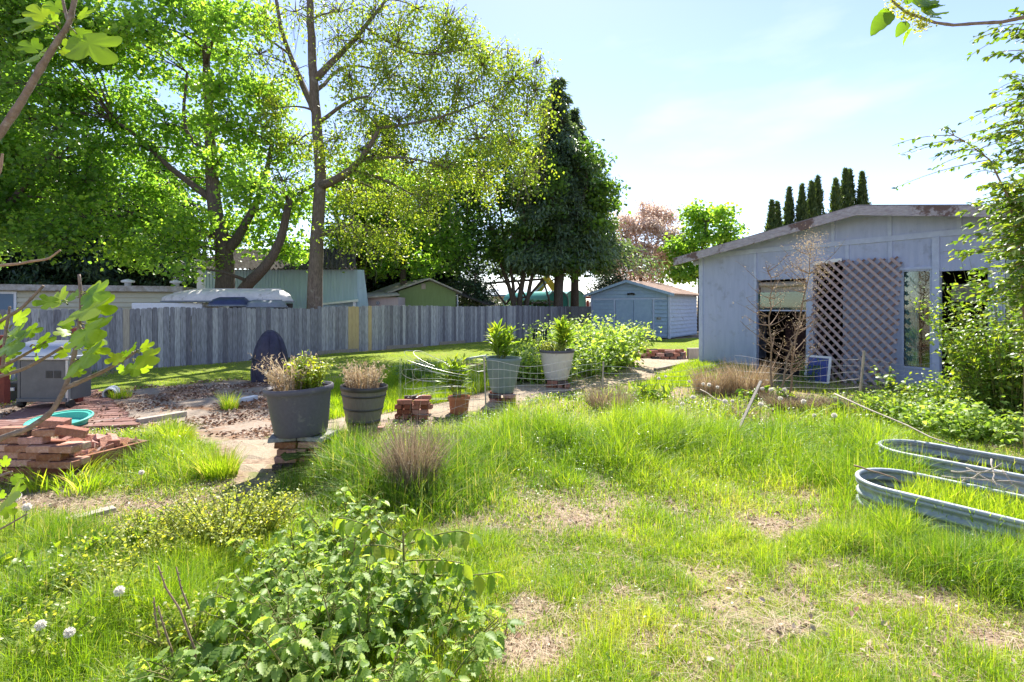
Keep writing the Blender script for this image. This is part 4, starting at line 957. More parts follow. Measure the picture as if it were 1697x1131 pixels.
# dark evergreens and broadleaves closing the left side
def conifer(name, label, px, D, top, basepy, wpx, lmat, dens=1.0, group=None, droop=.55, sz=.28, cat='tree', bmat=None, layers=34, lowgap=0.0, pw=.85):
    bx = X(px, D); zt = Z(top, D); zb = Z(basepy, D); rm = wpx*D/F
    root = thing(name, label, cat, (bx, D, 0), group)
    tk = MB(); tk.tube([(bx, D, -.05), (bx+.05, D, zt*.5), (bx, D, zt*.98)], [.03*zt*.5+.08, .02*zt*.5+.04, .02], 10)
    cl = Cloud()
    for i in range(layers):
        t = (i+.5)/layers; z = zb+(zt-zb)*t; r = rm*((1-t)**pw)*random.uniform(.72, 1.1)+.08
        nb = max(4, int(9*(1-t)+4)); 
        for k in range(nb):
            a = random.uniform(0, 6.283); rr = r*(1+.28*math.sin(3*a+i*.35)+.15*math.sin(i*1.9))*random.uniform(.55, 1.25); e = Vector((bx+math.cos(a)*rr, D+math.sin(a)*rr, max(zb-.3 if droop > .6 else .5, z-rr*droop*random.uniform(.5, 1.1))))
            s_ = Vector((bx, D, z+.1))
            tk.tube([s_, s_.lerp(e, .5)+Vector((0, 0, .06*rr)), e], [.03, .02, .006], 3, cap=False)
            n = int((26+46*rr)*dens); tt = rng.random(n)**.6
            p = A(s_)[None]*(1-tt)[:, None]+A(e)[None]*tt[:, None]+rng.normal(0, 1, (n, 3))*A([.16, .16, .12])*(0.4+rr*.35)
            p[:, 2] -= np.abs(rng.normal(0, .14, n))
            yaw = rng.normal(a-math.pi/2, .8, n)
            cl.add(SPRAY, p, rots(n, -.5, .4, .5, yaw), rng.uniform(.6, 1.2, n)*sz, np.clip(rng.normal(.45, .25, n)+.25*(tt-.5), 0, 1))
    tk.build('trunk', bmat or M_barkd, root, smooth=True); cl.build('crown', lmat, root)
    return root
for i, (px, D, top, w, lb) in enumerate([(-120, 24, 60, 130, 'dark conifer mostly outside the left edge of the view'), (40, 26, 170, 120, 'dark conifer behind the mobile home at the far left'), (150, 27, 220, 110, 'dark conifer behind the middle of the mobile home'),
                                         (262, 28, 250, 110, 'dark conifer between mobile home and twisted maple trunk'), (640, 31, 190, 90, 'dark conifer behind the metal barn, right of the tall trunk'), (725, 33, 260, 75, 'dark conifer behind the green shed roof')]):
    conifer('conifer', lb, px, D, top, 492, w, L_dark, dens=1.25, group='dark conifers behind the neighbouring buildings', layers=30, sz=.34, pw=.6)
# left broadleaf (reaches out of the frame)
cl = [(x+random.uniform(-15, 15), y+random.uniform(-10, 10), random.uniform(34, 48), random.uniform(-1.5, 1.5), random.uniform(-.15, .1)) for y in range(-40, 440, 62) for x in range(-130, 130, 58)]
tree('broadleaf_tree', 'dark green leafy tree filling the upper left corner behind the fig branch', 17.5, [([(-40, 520), (-35, 400), (-20, 250), (0, 60)], .35, .1), ([(-35, 400), (20, 330), (70, 280), (110, 220)], .16, .05)], cl, LEAFW, L_maple, M_barkd, lsize=.13, dens=135, tint=(.25, .25))
# trees right of the tall one
cl = [(x, y, r, dz) for x, y, r, dz in [(600, 350, 42, 0), (640, 380, 42, 0), (600, 410, 38, .5), (655, 425, 36, 0), (690, 390, 38, -.5), (560, 330, 40, .5), (700, 440, 28, 0), (720, 350, 40, 0), (560, 395, 36, 0), (620, 445, 26, 0), (745, 400, 32, 0), (690, 320, 42, 0), (640, 300, 42, 1), (735, 300, 40, 1), (580, 290, 38, 1)]]
tree('maple_tree', 'bright green leafy tree drooping over the barn and the green shed', 26, [([(668, 515), (668, 440), (660, 380), (650, 320)], .22, .08), ([(668, 440), (700, 400), (715, 350)], .1, .04)], cl, LEAFW, L_maple, M_barkd, lsize=.18, dens=130, tint=(.42, .22), tuft=.4)
ms = [([(853, 505), (842, 470), (826, 430), (815, 390), (806, 340)], .17, .05), ([(853, 505), (850, 460), (838, 420), (833, 380), (828, 320)], .13, .05), ([(860, 505), (868, 450), (872, 400), (866, 340), (860, 280)], .18, .06),
      ([(872, 505), (880, 460), (892, 430), (893, 380), (880, 320)], .15, .05), ([(862, 500), (845, 480), (826, 456), (808, 400)], .07, .03)]
cl = [(x+random.uniform(-6, 6), y+random.uniform(-6, 6), random.uniform(26, 36)) for x, y in [(790, 400), (820, 380), (800, 350), (780, 320), (830, 320), (860, 350), (850, 400), (880, 390), (800, 290), (840, 270), (870, 300), (900, 350), (890, 420), (810, 420), (770, 370), (860, 240), (820, 235), (770, 280), (890, 260), (765, 430), (900, 300), (840, 330), (790, 250), (845, 440), (880, 440), (915, 330), (760, 330), (745, 370), (755, 290), (925, 390)]]
tree('multi_stem_tree', 'green tree with five slender dark stems fanning out behind the fence', 28.6, ms, cl, LEAFW, L_mid, M_barkd, lsize=.17, dens=110, tint=(.45, .25))
conifer('cedar_tree', 'tall dark blue green cedar with a ragged pointed top', 925, 30, 128, 432, 96, L_cedar, dens=1.5, droop=.75, sz=.30, layers=48, pw=.62)
conifer('cedar_tree', 'narrower dark cedar top just right of the tallest cedar', 952, 31.5, 178, 405, 66, L_cedar, dens=1.6, droop=.7, sz=.32, layers=36, pw=.7)
cl = [(x+random.uniform(-5, 5), y+random.uniform(-5, 5), random.uniform(20, 28)) for x, y in [(985, 265), (1000, 305), (975, 300), (990, 340), (965, 345), (985, 380), (960, 390), (1003, 335), (975, 420), (945, 400), (970, 250), (930, 430), (905, 435), (955, 432), (985, 430)]]
tree('broadleaf_tree', 'rounded green tree at the right flank of the cedars', 29, [([(925, 510), (930, 440), (950, 380), (970, 320), (975, 270)], .3, .08), ([(930, 440), (965, 410), (985, 370)], .12, .04)], cl, LEAFW, L_mid, M_barkd, lsize=.2, dens=110, tint=(.62, .25))
# dark shrub and blossom tree etc.
cl = [(x, y, r) for x, y, r in [(790, 450, 20), (778, 475, 20), (800, 480, 18), (770, 495, 15), (790, 498, 15)]]
tree('dark_shrub', 'dark rounded bush behind the fence left of the many-stemmed tree', 27, [([(785, 520), (786, 480), (788, 455)], .1, .04)], cl, LEAF4, L_dark, M_barkd, lsize=.13, dens=420, tint=(.6, .25), cat='bush')
cl = [(x+random.uniform(-5, 5), y+random.uniform(-5, 5), random.uniform(19, 26)) for x, y in [(1035, 365), (1060, 355), (1085, 350), (1105, 365), (1030, 395), (1055, 385), (1080, 380), (1110, 395), (1020, 420), (1045, 420), (1070, 410), (1095, 415), (1120, 420), (1010, 445), (1035, 450), (1060, 440), (1090, 440), (1045, 470), (1075, 462), (1120, 445)]]
tree('blossom_tree', 'pale pink blossoming tree behind the small blue shed', 36, [([(1062, 515), (1062, 460), (1055, 410), (1050, 370)], .2, .06), ([(1062, 460), (1085, 420), (1095, 380)], .1, .04), ([(1062, 460), (1035, 430), (1028, 400)], .1, .04)], cl, LEAF4, L_blossom, M_barkd, lsize=.16, dens=260, extra_twigs=3)
cl = [(x, y, 17) for x, y in [(1000, 455), (1010, 478), (1022, 465), (1005, 490), (1030, 485), (995, 475)]]
tree('dark_shrub', 'dark purplish bush between the greenhouses and the blossom tree', 34, [([(1010, 520), (1010, 480), (1012, 455)], .1, .04)], cl, LEAF4, L_dark, M_barkd, lsize=.14, dens=300, tint=(.5, .25), cat='bush')
cl = [(x+random.uniform(-4, 4), y+random.uniform(-4, 4), random.uniform(16, 23)) for x, y in [(1165, 355), (1185, 365), (1205, 380), (1150, 380), (1175, 390), (1200, 405), (1140, 405), (1165, 420), (1130, 430), (1190, 430), (1150, 445), (1175, 455), (1125, 460), (1215, 400), (1195, 350), (1150, 350), (1115, 405)]]
tree('broadleaf_tree', 'round bright green tree between the blossom tree and the outbuilding roof', 33, [([(1160, 515), (1160, 450), (1165, 400), (1170, 370)], .2, .06), ([(1160, 450), (1190, 410), (1205, 385)], .1, .04), ([(1160, 450), (1135, 430)], .08, .04)], cl, LEAFW, L_maple, M_barkd, lsize=.2, dens=170, tint=(.6, .22))
# row of arborvitae spires above the roof
for i, (px, top, w) in enumerate([(1279, 335, 9), (1292, 337, 9), (1316, 310, 9), (1329, 309, 9), (1349, 302, 10), (1364, 291, 10), (1385, 299, 11), (1406, 281, 11), (1418, 280, 11), (1429, 288, 10)]):
    D = 34; bx = X(px, D); zt = Z(top, D); r = 1.35*w*D/F
    root = thing('arborvitae', ('narrow dark arborvitae spire above the roof, number %d from the left of its row' % (i+1)) if False else
                 ['leftmost short spire of the arborvitae row above the roof', 'second short spire of the arborvitae row, twin of the leftmost', 'slim spire of the arborvitae row left of the middle gap, left twin', 'slim spire of the arborvitae row left of the middle gap, right twin',
                  'fifth spire of the arborvitae row, just right of the twins', 'sixth taller spire of the arborvitae row', 'greener seventh spire of the arborvitae row', 'left spire of the last tight group of three arborvitae', 'tallest middle spire of the last three arborvitae', 'rightmost spire of the arborvitae row by the roof ridge'][i], 'tree', (bx, D+.3*(i % 3), 0), 'row of arborvitae spires above the outbuilding roof')
    y0 = D+.3*(i % 3)
    MB().tube([(bx, y0, 0), (bx, y0, zt*.95)], [.08, .02], 6).build('trunk', M_barkd, root)
    n = 7000; t = rng.random(n)**.8; z = .3+(zt-.3)*t; a = rng.uniform(0, 6.283, n); rad = r*np.minimum(1, (1-t)*3.2)**.7*(.85+.12*np.sin(z*3+i)+.13*np.sin(z*7+4*a+i)+.10*np.sin(z*13-3*a)); q = rng.random(n)**.3
    p = np.stack([bx+np.cos(a)*rad*q, y0+np.sin(a)*rad*q, z], 1)
    c = Cloud(); c.add(SPRAY, p, rots(n, 1.1, .3, .5), rng.uniform(.12, .3, n), np.clip(rng.normal(.4+.25*(i == 6), .25, n), 0, 1)); c.build('crown', L_arbor, root)

# ------------------------------------------------------------------ bricks
for m_ in (M_brick, M_brick2, M_brickd):
    nt = m_.node_tree; b_ = nt.nodes['Principled BSDF']; src = b_.inputs['Base Color'].links[0].from_socket
    oi = nt.nodes.new('ShaderNodeObjectInfo'); mr = nt.nodes.new('ShaderNodeMapRange'); mr.inputs['To Min'].default_value = .55; mr.inputs['To Max'].default_value = 1.5
    nt.links.new(oi.outputs['Random'], mr.inputs['Value']); hs = nt.nodes.new('ShaderNodeHueSaturation'); nt.links.new(mr.outputs[0], hs.inputs['Value'])
    m2 = nt.nodes.new('ShaderNodeMapRange'); m2.inputs['To Min'].default_value = 1.1; m2.inputs['To Max'].default_value = .7; nt.links.new(oi.outputs['Random'], m2.inputs['Value']); nt.links.new(m2.outputs[0], hs.inputs['Saturation'])
    nt.links.new(src, hs.inputs['Color']); nt.links.new(hs.outputs[0], b_.inputs['Base Color'])
def brick_proto(m, sz=(.20, .095, .06), seed=0):
    r = random.Random(seed); mb = MB(); n = (4, 2, 2)
    mb.box((0, 0, sz[2]/2), sz)
    me_v = [(x+r.uniform(-.008, .008), y+r.uniform(-.006, .006), z+r.uniform(-.004, .004)) for x, y, z in mb.v]; mb.v = me_v
    o = mb.build('brick', m, None, bevel=.006)
    return o
BR = []
def brick(loc, rz, label, group, kind=0, tilt=(0, 0), sc=(1, 1, 1)):
    """first brick of each kind is the prototype itself, later ones are copies"""
    while len(BR) <= kind: BR.append(None)
    if BR[kind] is None:
        o = brick_proto([M_brick, M_brick2, M_brickd, M_stone][kind % 4], seed=kind); BR[kind] = o
    else:
        o = BR[kind].copy(); COL.objects.link(o)
    o.location = loc; o.rotation_euler = (tilt[0], tilt[1], rz); o.scale = sc
    tag(o, label, 'brick', group); return o
def stack(cx, cy, z0, courses, wdt, what, kinds=(0, 0, 1, 2), rz=0.0, seed=1, across=2):
    r = random.Random(seed); lab = 'clay brick in the stack under '+what; grp = 'bricks stacked under '+what; bh = .066; L_ = .205
    R2 = Matrix.Rotation(rz, 2)
    for c in range(courses):
        z = z0+c*bh; items = []
        if c % 2 == 0:
            for i in range(across):
                for j in (-1, 1): items.append(((i-(across-1)/2)*L_, j*(wdt/2-.05), 0))
        else:
            nn = max(2, int(wdt/.105))
            for i in range(nn):
                items.append(((i-(nn-1)/2)*(wdt/nn), -wdt/2+.10, math.pi/2))
            items.append((-wdt/2+.1, wdt/2-.1, math.pi/2)); items.append((wdt/2-.1, wdt/2-.1, math.pi/2))
        for x, y, a in items:
            v = R2 @ Vector((x+r.uniform(-.022, .022), y+r.uniform(-.02, .02)))
            brick((cx+v.x, cy+v.y, z+r.uniform(0, .002)), rz+a+r.uniform(-.13, .13), lab, grp, r.choice(kinds))
def pot(name, label, c, zb, zr, rb, rr, m, lip=.03, tilt=None, fn=None, bands=None, wallt=.012, lm=None, group='planters standing on bricks'):
    t = thing(name, label, 'planter', (c[0], c[1], zb), group)
    h = zr-zb; prof = [(0.01, 0), (rb*.96, 0), (rb, .015)]; n = 10
    for i in range(1, n+1):
        u = i/n; prof.append((rb+(rr-lip-rb)*(u**.8), .015+(h-.065)*u))
    body = prof+[(rr-lip-wallt, h-.05), (rb*.9, .05), (0.01, .05)]
    MB().lathe(body, (c[0], c[1], zb), 64, fn=fn, tilt=tilt).build('body', m, t, smooth=True, auto=35)
    rim = [(rr-lip-wallt, h-.055), (rr-.004, h-.052), (rr, h-.035), (rr, h-.008), (rr-.006, h), (rr-lip*.7, h), (rr-lip-wallt, h-.02), (rr-lip-wallt, h-.055)]
    MB().lathe(rim, (c[0], c[1], zb), 64, tilt=tilt).build('rim', lm or m, t, smooth=True, auto=40)
    for (ba, bb) in bands or []:
        ra = rb+(rr-lip-rb)*(ba**.8)+.003; r2 = rb+(rr-lip-rb)*(bb**.8)+.003
        MB().lathe([(ra-.006, .015+(h-.065)*ba), (ra+.003, .015+(h-.065)*ba+.004), (r2+.003, .015+(h-.065)*bb-.004), (r2-.006, .015+(h-.065)*bb)], (c[0], c[1], zb), 64, tilt=tilt).build('band', M_potdark, t, smooth=True)
    MB().disc(Vector((c[0], c[1], zb))+(tilt @ Vector((0, 0, h-.07)) if tilt else Vector((0, 0, h-.07))), rr-lip-wallt-.004, 32, tilt=tilt, bump=.04).build('soil', M_potsoil, t)
    return t
def dry_clump(name, label, c, z, rad, h, n, m=None, lean=.35, cat='plant', w=.004, tipleaf=True, group=None, mat2=None):
    t = thing(name, label, cat, (c[0], c[1], z), group)
    cl = Cloud(); a = rng.uniform(0, 6.283, n); q = np.sqrt(rng.random(n))*rad*.7
    p = np.stack([c[0]+np.cos(a)*q, c[1]+np.sin(a)*q, np.full(n, z)], 1)
    hh = h*(.30+.8*rng.random(n)**1.3); ln = np.clip(rng.normal(lean, .2, n), .0, .9)
    cl.blades(p, hh, rng.uniform(.7, 1.3, n)*w, ln, np.clip(rng.normal(.55, .25, n), 0, 1), yaw=a+rng.normal(0, .5, n), tipdrop=.15)
    cl.build('stems', m or L_straw, t)
    if tipleaf:
        c2 = Cloud(); k = n*(6 if w < .1 and name == 'dry_plant' else 3); z5 = 1 if name == 'dry_plant' else .5; i = rng.integers(0, n, k); u = rng.uniform(.45, 1.0, k)
        yaw = a[i]
        pp = p[i].copy(); pp[:, 0] += np.cos(yaw)*ln[i]*hh[i]*u**1.8; pp[:, 1] += np.sin(yaw)*ln[i]*hh[i]*u**1.8; pp[:, 2] += hh[i]*(u-.15*ln[i]*u**3)
        c2.add(SPRAY, pp+rng.normal(0, .006, (k, 3)), rots(k, .8, .5, .6), rng.uniform(.02, .045, k)*z5, np.clip(rng.normal(.75 if z5 == 1 else .45, .2, k), 0, 1)); c2.build('seed_heads', mat2 or L_straw, t)
    return t
def leafy(name, label, c, z, rad, h, nst, perst, leaf, lm, lsz, cat='plant', sm=None, pitch=-.3, psd=.5, lean=.4, group=None, tint=(.5, .22), bush=0, srad=.006, lo=.1, parent=None, rsd=.5, up=False):
    """stems from a base with leaves along them"""
    t = parent or thing(name, label, cat, (c[0], c[1], z), group)
    sm_ = MB(); cl = Cloud(); P = []; Y = []; U = []
    for i in range(nst):
        a = random.uniform(0, 6.283); q = math.sqrt(random.random())*rad
        b = Vector((c[0]+math.cos(a)*q*.45, c[1]+math.sin(a)*q*.45, z))
        hh = h*random.uniform(.55, 1.05)*(1-.25*(q/rad) if rad else 1); e = Vector((c[0]+math.cos(a)*q*(1+lean), c[1]+math.sin(a)*q*(1+lean), z+hh))
        mid = Vector((b.x*.6+e.x*.4, b.y*.6+e.y*.4, z+hh*.6)); pts = bez(b, mid, e, 6); sm_.tube(pts, [srad*(1-.11*k) for k in range(7)], 4, cap=False)
        for k in range(perst):
            u = lo+(1-lo)*(k+random.random())/perst; j = min(5, int(u*6)); f = u*6-j; p = pts[j].lerp(pts[j+1], f)
            P.append(tuple(p)); Y.append(random.uniform(0, 6.283)); U.append(u)
    P = A(P); n = len(P); Y = A(Y); U = A(U)
    if bush: P = P+rng.normal(0, bush, (n, 3))
    pt = pitch+(.9*U if up else 0)
    R = rots(n, 0, .001, rsd, Y) if False else rots(n, pitch if not up else .75, psd, rsd, Y)
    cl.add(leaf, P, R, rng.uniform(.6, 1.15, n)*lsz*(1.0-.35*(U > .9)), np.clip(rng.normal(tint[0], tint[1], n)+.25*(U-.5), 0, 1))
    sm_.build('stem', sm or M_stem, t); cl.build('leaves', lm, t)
    return t
def g0(px, py): p = G(px, py); return p
# big grey planter
c = G(488, 788); cz = .33
stack(c.x, c.y+.21, -.02, 5, .42, 'the big grey planter', kinds=(0, 1, 0, 1, 2), rz=.08, seed=3)
for dx, rz, lb in ((-.17, .25, 'left'), (.16, -.12, 'right')):
    o = MB(); o.box((0, 0, .018), (.26, .37, .04), top=(.95, .95)); ob = o.build('stone_slab', M_stone, None, bevel=.008)
    ob.location = (c.x+dx-.01, c.y+.21, cz-.02+.005*(dx > 0)); ob.rotation_euler = (.02, .03*(1 if dx > 0 else -1), rz)
    tag(ob, '%s grey stone slab lying on bricks under the big grey planter' % lb, 'slab')
mo = MB(); mo.lathe([(0.01, .03), (.09, .025), (.13, 0)], (c.x-.0, c.y-.01, cz-.14), 20, fn=lambda t, z: 1+.25*math.sin(3*t)+.15*math.sin(7*t)); 
ob = mo.build('moss_patch', M_moss, None, smooth=True); tag(ob, 'dark green moss cushion on the brick stack of the big grey planter', 'moss')
zr = H-(650-HY)*(c.y+.2)/F
tl = Matrix.Rotation(math.radians(-3), 3, 'Y')
pot('planter', 'big grey plastic tub planter on a tall brick stack with two slabs', (c.x-.02, c.y+.21), cz+.022, .815, .245, .325, M_potgrey, tilt=tl, lip=.028)
pc = (c.x-.03, c.y+.21)
dry_clump('dry_plant', 'pale dry heather-like stalks in the big grey planter', (pc[0]-.10, pc[1]), .76, .22, .38, 150, lean=.6, w=.009)
leafy('weed_plant', 'yellow green leafy weed growing in the big grey planter', (pc[0]+.08, pc[1]), .76, .19, .40, 34, 28, LEAF8, L_lance, .055, pitch=-.1, bush=.012, tint=(.85, .15))
leafy('weed_plant', 'tall thistle-like weed in the middle of the big grey planter', (pc[0]+.02, pc[1]-.03), .76, .03, .42, 3, 26, LANCE, L_shrub, .10, pitch=.3)
o = MB().box((0, 0, .2), (.022, .022, .46)); ob = o.build('wooden_stake', M_palewood, None); ob.location = (pc[0]+.0, pc[1]+.1, .72); ob.rotation_euler = (.05, .04, 0); tag(ob, 'short pale wooden stake standing in the big grey planter', 'stake')
# brown barrel planter
c = G(594, 745)
stack(c.x, c.y+.2, -.02, 3, .36, 'the brown barrel planter', kinds=(1, 0), seed=4)
tl2 = Matrix.Rotation(math.radians(2), 3, 'Y')
pot('planter', 'brown barrel planter with three dark bands holding dry stalks', (c.x-.01, c.y+.2), .175, .69, .165, .268, M_potbrown, lip=.012, tilt=tl2, bands=[(.16, .26), (.50, .56), (.84, .90)], lm=M_potdark)
dry_clump('dry_plant', 'pale dry stalks in the brown barrel planter', (c.x-.01, c.y+.2), .64, .26, .32, 260, lean=.3, w=.009)
# loose brick stack by the wire
c = G(683, 700)
stack(c.x, c.y+.2, -.02, 5, .46, 'the coiled wire, without a pot', kinds=(0, 0, 2), seed=5)
# terracotta pot with bright leaves
c = G(759, 690)
pot('planter', 'small round terracotta planter with a tall bright green plant', (c.x, c.y+.15), .01, .27, .13, .165, M_terra, lip=.015)
leafy('leafy_plant', 'bright green long leaved plant in the terracotta planter', (c.x, c.y+.15), .22, .20, .66, 10, 22, LANCE, L_lance, .24, up=True, psd=.35, lo=.25, lean=.3)
# teal planter
c = G(832, 673)
stack(c.x, c.y+.24, -.02, 3, .42, 'the blue grey planter', kinds=(0, 2), seed=6)
pot('planter', 'blue grey tapered planter with a bright green leafy plant', (c.x, c.y+.24), .185, .76, .185, .30, M_potteal, lip=.014, tilt=tl2)
leafy('leafy_plant', 'bright green long leaved plant in the blue grey planter', (c.x-.02, c.y+.24), .70, .16, .66, 9, 24, LANCE, L_lance, .27, up=True, psd=.35, lo=.1, lean=.5)
# white planter
c = G(925, 648)
stack(c.x, c.y+.28, -.02, 3, .46, 'the cream ribbed planter', kinds=(0, 2, 0), seed=7)
pot('planter', 'cream ribbed planter tapering to its base behind the wire fence', (c.x, c.y+.28), .185, .76, .215, .345, M_potwhite, lip=.012, fn=lambda t, z: 1+.012*math.cos(40*t), lm=M_potgrey)
leafy('leafy_plant', 'tall bright green plant at the right of the cream planter', (c.x+.14, c.y+.26), .70, .06, .84, 4, 36, LANCE, L_lance, .30, up=True, psd=.3, lo=.05, lean=.6)
leafy('weed_plant', 'low pale yellow weeds spilling over the cream planter', (c.x-.10, c.y+.25), .70, .26, .28, 30, 22, LEAF8, L_box, .05, bush=.015)

# ------------------------------------------------------------------ brick heap and box planter at the left
r_ = random.Random(21)
bw = G(72, 808)
ex = Vector((1, .06, 0)).normalized()
for course in range(8):
    n = 5 if course < 6 else (4 if course == 6 else 3)
    for i in range(n):
        for row in (0, 1):
            if course >= 6 and row == 1 and i > 2: continue
            x = -.72+(i+(.5 if course % 2 else 0))*.208; y = row*.11+r_.uniform(-.025, .02)+.02*math.sin(i)
            if course == 7: x = [-.66, -.22, .02][i]
            brick((bw.x+x, bw.y+y, -.01+course*.066), r_.uniform(-.08, .08)+.06, 'orange clay brick in the low dry-laid wall at the left edge', 'bricks of the low dry-laid wall', r_.choice((1, 1, 1, 0, 2) if course > 5 else (1, 1, 0)), (0, 0), (1, 1, 1))
for i, (dx, dy, dz, rz, tx, lb) in enumerate([(.05, .05, .53, .15, (.2, .1), 'tilted pinkish brick lying on top of the low wall'), (-.68, -.0, .53, -.1, (0, .05), 'top brick at the left frame edge on the low wall'), (.22, .02, .46, .5, (.1, .3), 'brick leaning at the right end of the low wall'),
                          (-.25, .0, .47, .1, (.0, .0), 'small brick sitting on the middle of the low wall')]):
    brick((bw.x+dx, bw.y+dy, dz), rz, lb, None, i % 2, tx, (1.1, 1, 1.1))
# wooden box with leaves
ba, bb = G(128, 803), G(241, 770)
ba.z = bb.z = 0
t = thing('planter_box', 'weathered brown timber box bed full of broken bricks and dead leaves', 'planter box', tuple(ba))
d = (bb-ba); L_ = d.length; d.normalize(); n_ = Vector((-d.y, d.x, 0)); zt = .24
for k, (a, b) in enumerate(((ba, bb), (bb, bb+n_*.95), (bb+n_*.95, ba+n_*.95), (ba+n_*.95, ba))):
    mb = MB(); e = (b-a).normalized()*.02*(1 if k % 2 else -1); mb.beam(a+e*-1+Vector((0, 0, zt/2)), b+e+Vector((0, 0, zt/2)), .04, zt); mb.build('side_board', M_deck if k else mat('box_wood', (.30, .14, .075), (.18, .08, .045), scale=8, stretch=(1, 1, 5), rough=.9, bump=.4), t)
mb = MB(); q = [ba+d*.02+n_*.02, bb-d*.02+n_*.02, bb-d*.02+n_*.93, ba+d*.02+n_*.93]; mb.add([p+Vector((0, 0, .17)) for p in q], [(0, 1, 2, 3)]); mb.build('fill', M_potsoil, t)
for i in range(24):
    u, v = r_.uniform(.05, L_-.05), r_.uniform(.08, .85); p = ba+d*u+n_*v
    brick((p.x, p.y, .18+r_.uniform(0, .07)), r_.uniform(0, 3.14), 'broken red brick lying among dead leaves in the timber box', 'broken bricks in the timber box', r_.choice((0, 0, 1)), (r_.uniform(-.5, .5), r_.uniform(-.4, .4)), (r_.uniform(.5, 1), 1, 1))
# teal basin
c = G(101, 712)
t = thing('plastic_basin', 'round teal plastic basin lying behind the low brick wall', 'basin', (c.x, c.y, 0))
tlb = Matrix.Rotation(.14, 3, 'X')
MB().lathe([(.01, .03), (.25, .03), (.28, .05), (.30, .12), (.33, .13), (.33, .145), (.29, .135), (.26, .06), (.01, .05)], (c.x, c.y+.0, .0), 48, tilt=tlb).build('bowl', M_tealplastic, t, smooth=True, auto=40)
MB().lathe([(.325, .125), (.345, .127), (.35, .14), (.34, .152), (.325, .15)], (c.x, c.y+.0, .0), 48, tilt=tlb).build('rim', M_tealplastic, t, smooth=True)

# deck, grill, posts
t = thing('wooden_deck', 'low reddish brown plank walkway under the gas grill', 'deck', tuple(G(130, 700)))
dk = [(100, 654), (162, 648), (228, 712), (-60, 722), (-70, 700), (60, 690)]
A_, B_, C_, D_ = G(98, 654), G(163, 650), G(232, 712), G(-40, 722)
n = 24
for i in range(n):
    a0, b0 = A_.lerp(D_, (i+.5)/n), B_.lerp(C_, (i+.5)/n); b0 = b0+(b0-a0).normalized()*random.uniform(-.04, .03)
    w_ = ((D_-A_).length/n)*.55
    MB().beam(Vector((a0.x, a0.y, .045)), Vector((b0.x, b0.y, .045+random.uniform(-.004, .004))), max(.09, abs(D_.y-A_.y)/n-.012), .03).build('plank', M_deck, t)
c = G(70, 684); gy = c.y+.25; gx = c.x
t = thing('gas_grill', 'grey gas grill cabinet with louvres seen from behind on the plank deck', 'grill', (gx, c.y, .06))
z0 = .17; w_ = .68; zc = H-(598-HY)*c.y/F
mb = MB().box((gx, gy, (z0+zc)/2), (w_, .48, zc-z0)); mb.build('cabinet', M_grill, t, bevel=.008)
for sx in (-1, 1):
    MB().box((gx+sx*(w_/2+.022), c.y+.03, (z0+zc)/2-.02), (.04, .05, zc-z0+.1)).build('frame_leg', M_grill if sx < 0 else M_steel, t, bevel=.005)
    wh = MB().lathe([(.005, -.025), (.06, -.025), (.065, -.015), (.065, .015), (.06, .025), (.005, .025)], (gx+sx*(w_/2+.03), c.y+.06, .125), 24, tilt=Matrix.Rotation(math.pi/2, 3, 'Y')).build('wheel', M_black, t, smooth=True, auto=40)
MB().box((gx, c.y, z0+.02), (w_+.06, .05, .05)).build('bottom_rail', M_grill, t, bevel=.004)
MB().box((gx-.02, gy, zc+.035), (w_+.22, .56, .06)).build('cook_box', M_steel, t, bevel=.015)
hd = MB(); n = 12
for i in range(n+1):
    a = math.pi*i/n; hd.v += [(gx-.36, gy-.27*math.cos(a), zc+.07+.22*math.sin(a)**.7), (gx+.36, gy-.27*math.cos(a), zc+.07+.22*math.sin(a)**.7)]
for i in range(n): hd.f.append((2*i, 2*i+1, 2*i+3, 2*i+2))
hd.f.append(tuple(2*i for i in range(n+1))); hd.f.append(tuple(2*i+1 for i in range(n, -1, -1)))
hd.build('hood', M_steel, t, smooth=True, auto=40)
MB().box((gx-.49, gy, zc+.07), (.22, .42, .03)).build('side_shelf', M_grill, t, bevel=.008)
for sx in (.10, .225):
    lv = MB()
    for i in range(7): lv.box((gx+sx, c.y+.0045, zc-.16-i*.016), (.10, .008, .008))
    lv.build('louvre', M_black, t)
for px, top, lb in ((129, 548, 'red painted post standing right of the gas grill'), (7, 560, 'red painted post at the left picture edge behind the grill')):
    b = G(px, 672); o = MB().box((0, 0, (H-(top-HY)*b.y/F)/2), (.10, .10, H-(top-HY)*b.y/F)); o.box((0, 0, (H-(top-HY)*b.y/F)+.02), (.13, .13, .04)); ob = o.build('wooden_post', M_redpaint, None); ob.location = (b.x, b.y, 0); tag(ob, lb, 'post')
c = G(123, 664)
t = thing('bucket', 'black plastic bucket standing at the foot of the red post', 'bucket', (c.x, c.y, .05))
MB().lathe([(.01, 0), (.09, 0), (.115, .26), (.125, .26), (.125, .28), (.105, .28), (.085, .02), (.01, .02)], (c.x, c.y, .06), 28).build('body', M_black, t, smooth=True, auto=40)
MB().tube([(c.x-.12, c.y, .32), (c.x-.09, c.y-.08, .26), (c.x, c.y-.125, .22), (c.x+.09, c.y-.08, .26), (c.x+.12, c.y, .32)], .003, 6).build('handle', M_wire, t)
c = G(160, 664)
t = thing('pipe_offcut', 'short white pipe offcut lying on the grass by the deck corner', 'pipe', (c.x, c.y, 0))
R = Matrix.Rotation(math.pi/2, 3, 'X') @ Matrix.Rotation(.5, 3, 'Y')
MB().lathe([(.075, 0), (.095, 0), (.10, .01), (.10, .33), (.095, .34), (.075, .34), (.075, 0)], (c.x+.05, c.y+.3, .11), 28, tilt=R).build('pipe', M_white, t, smooth=True, auto=40)
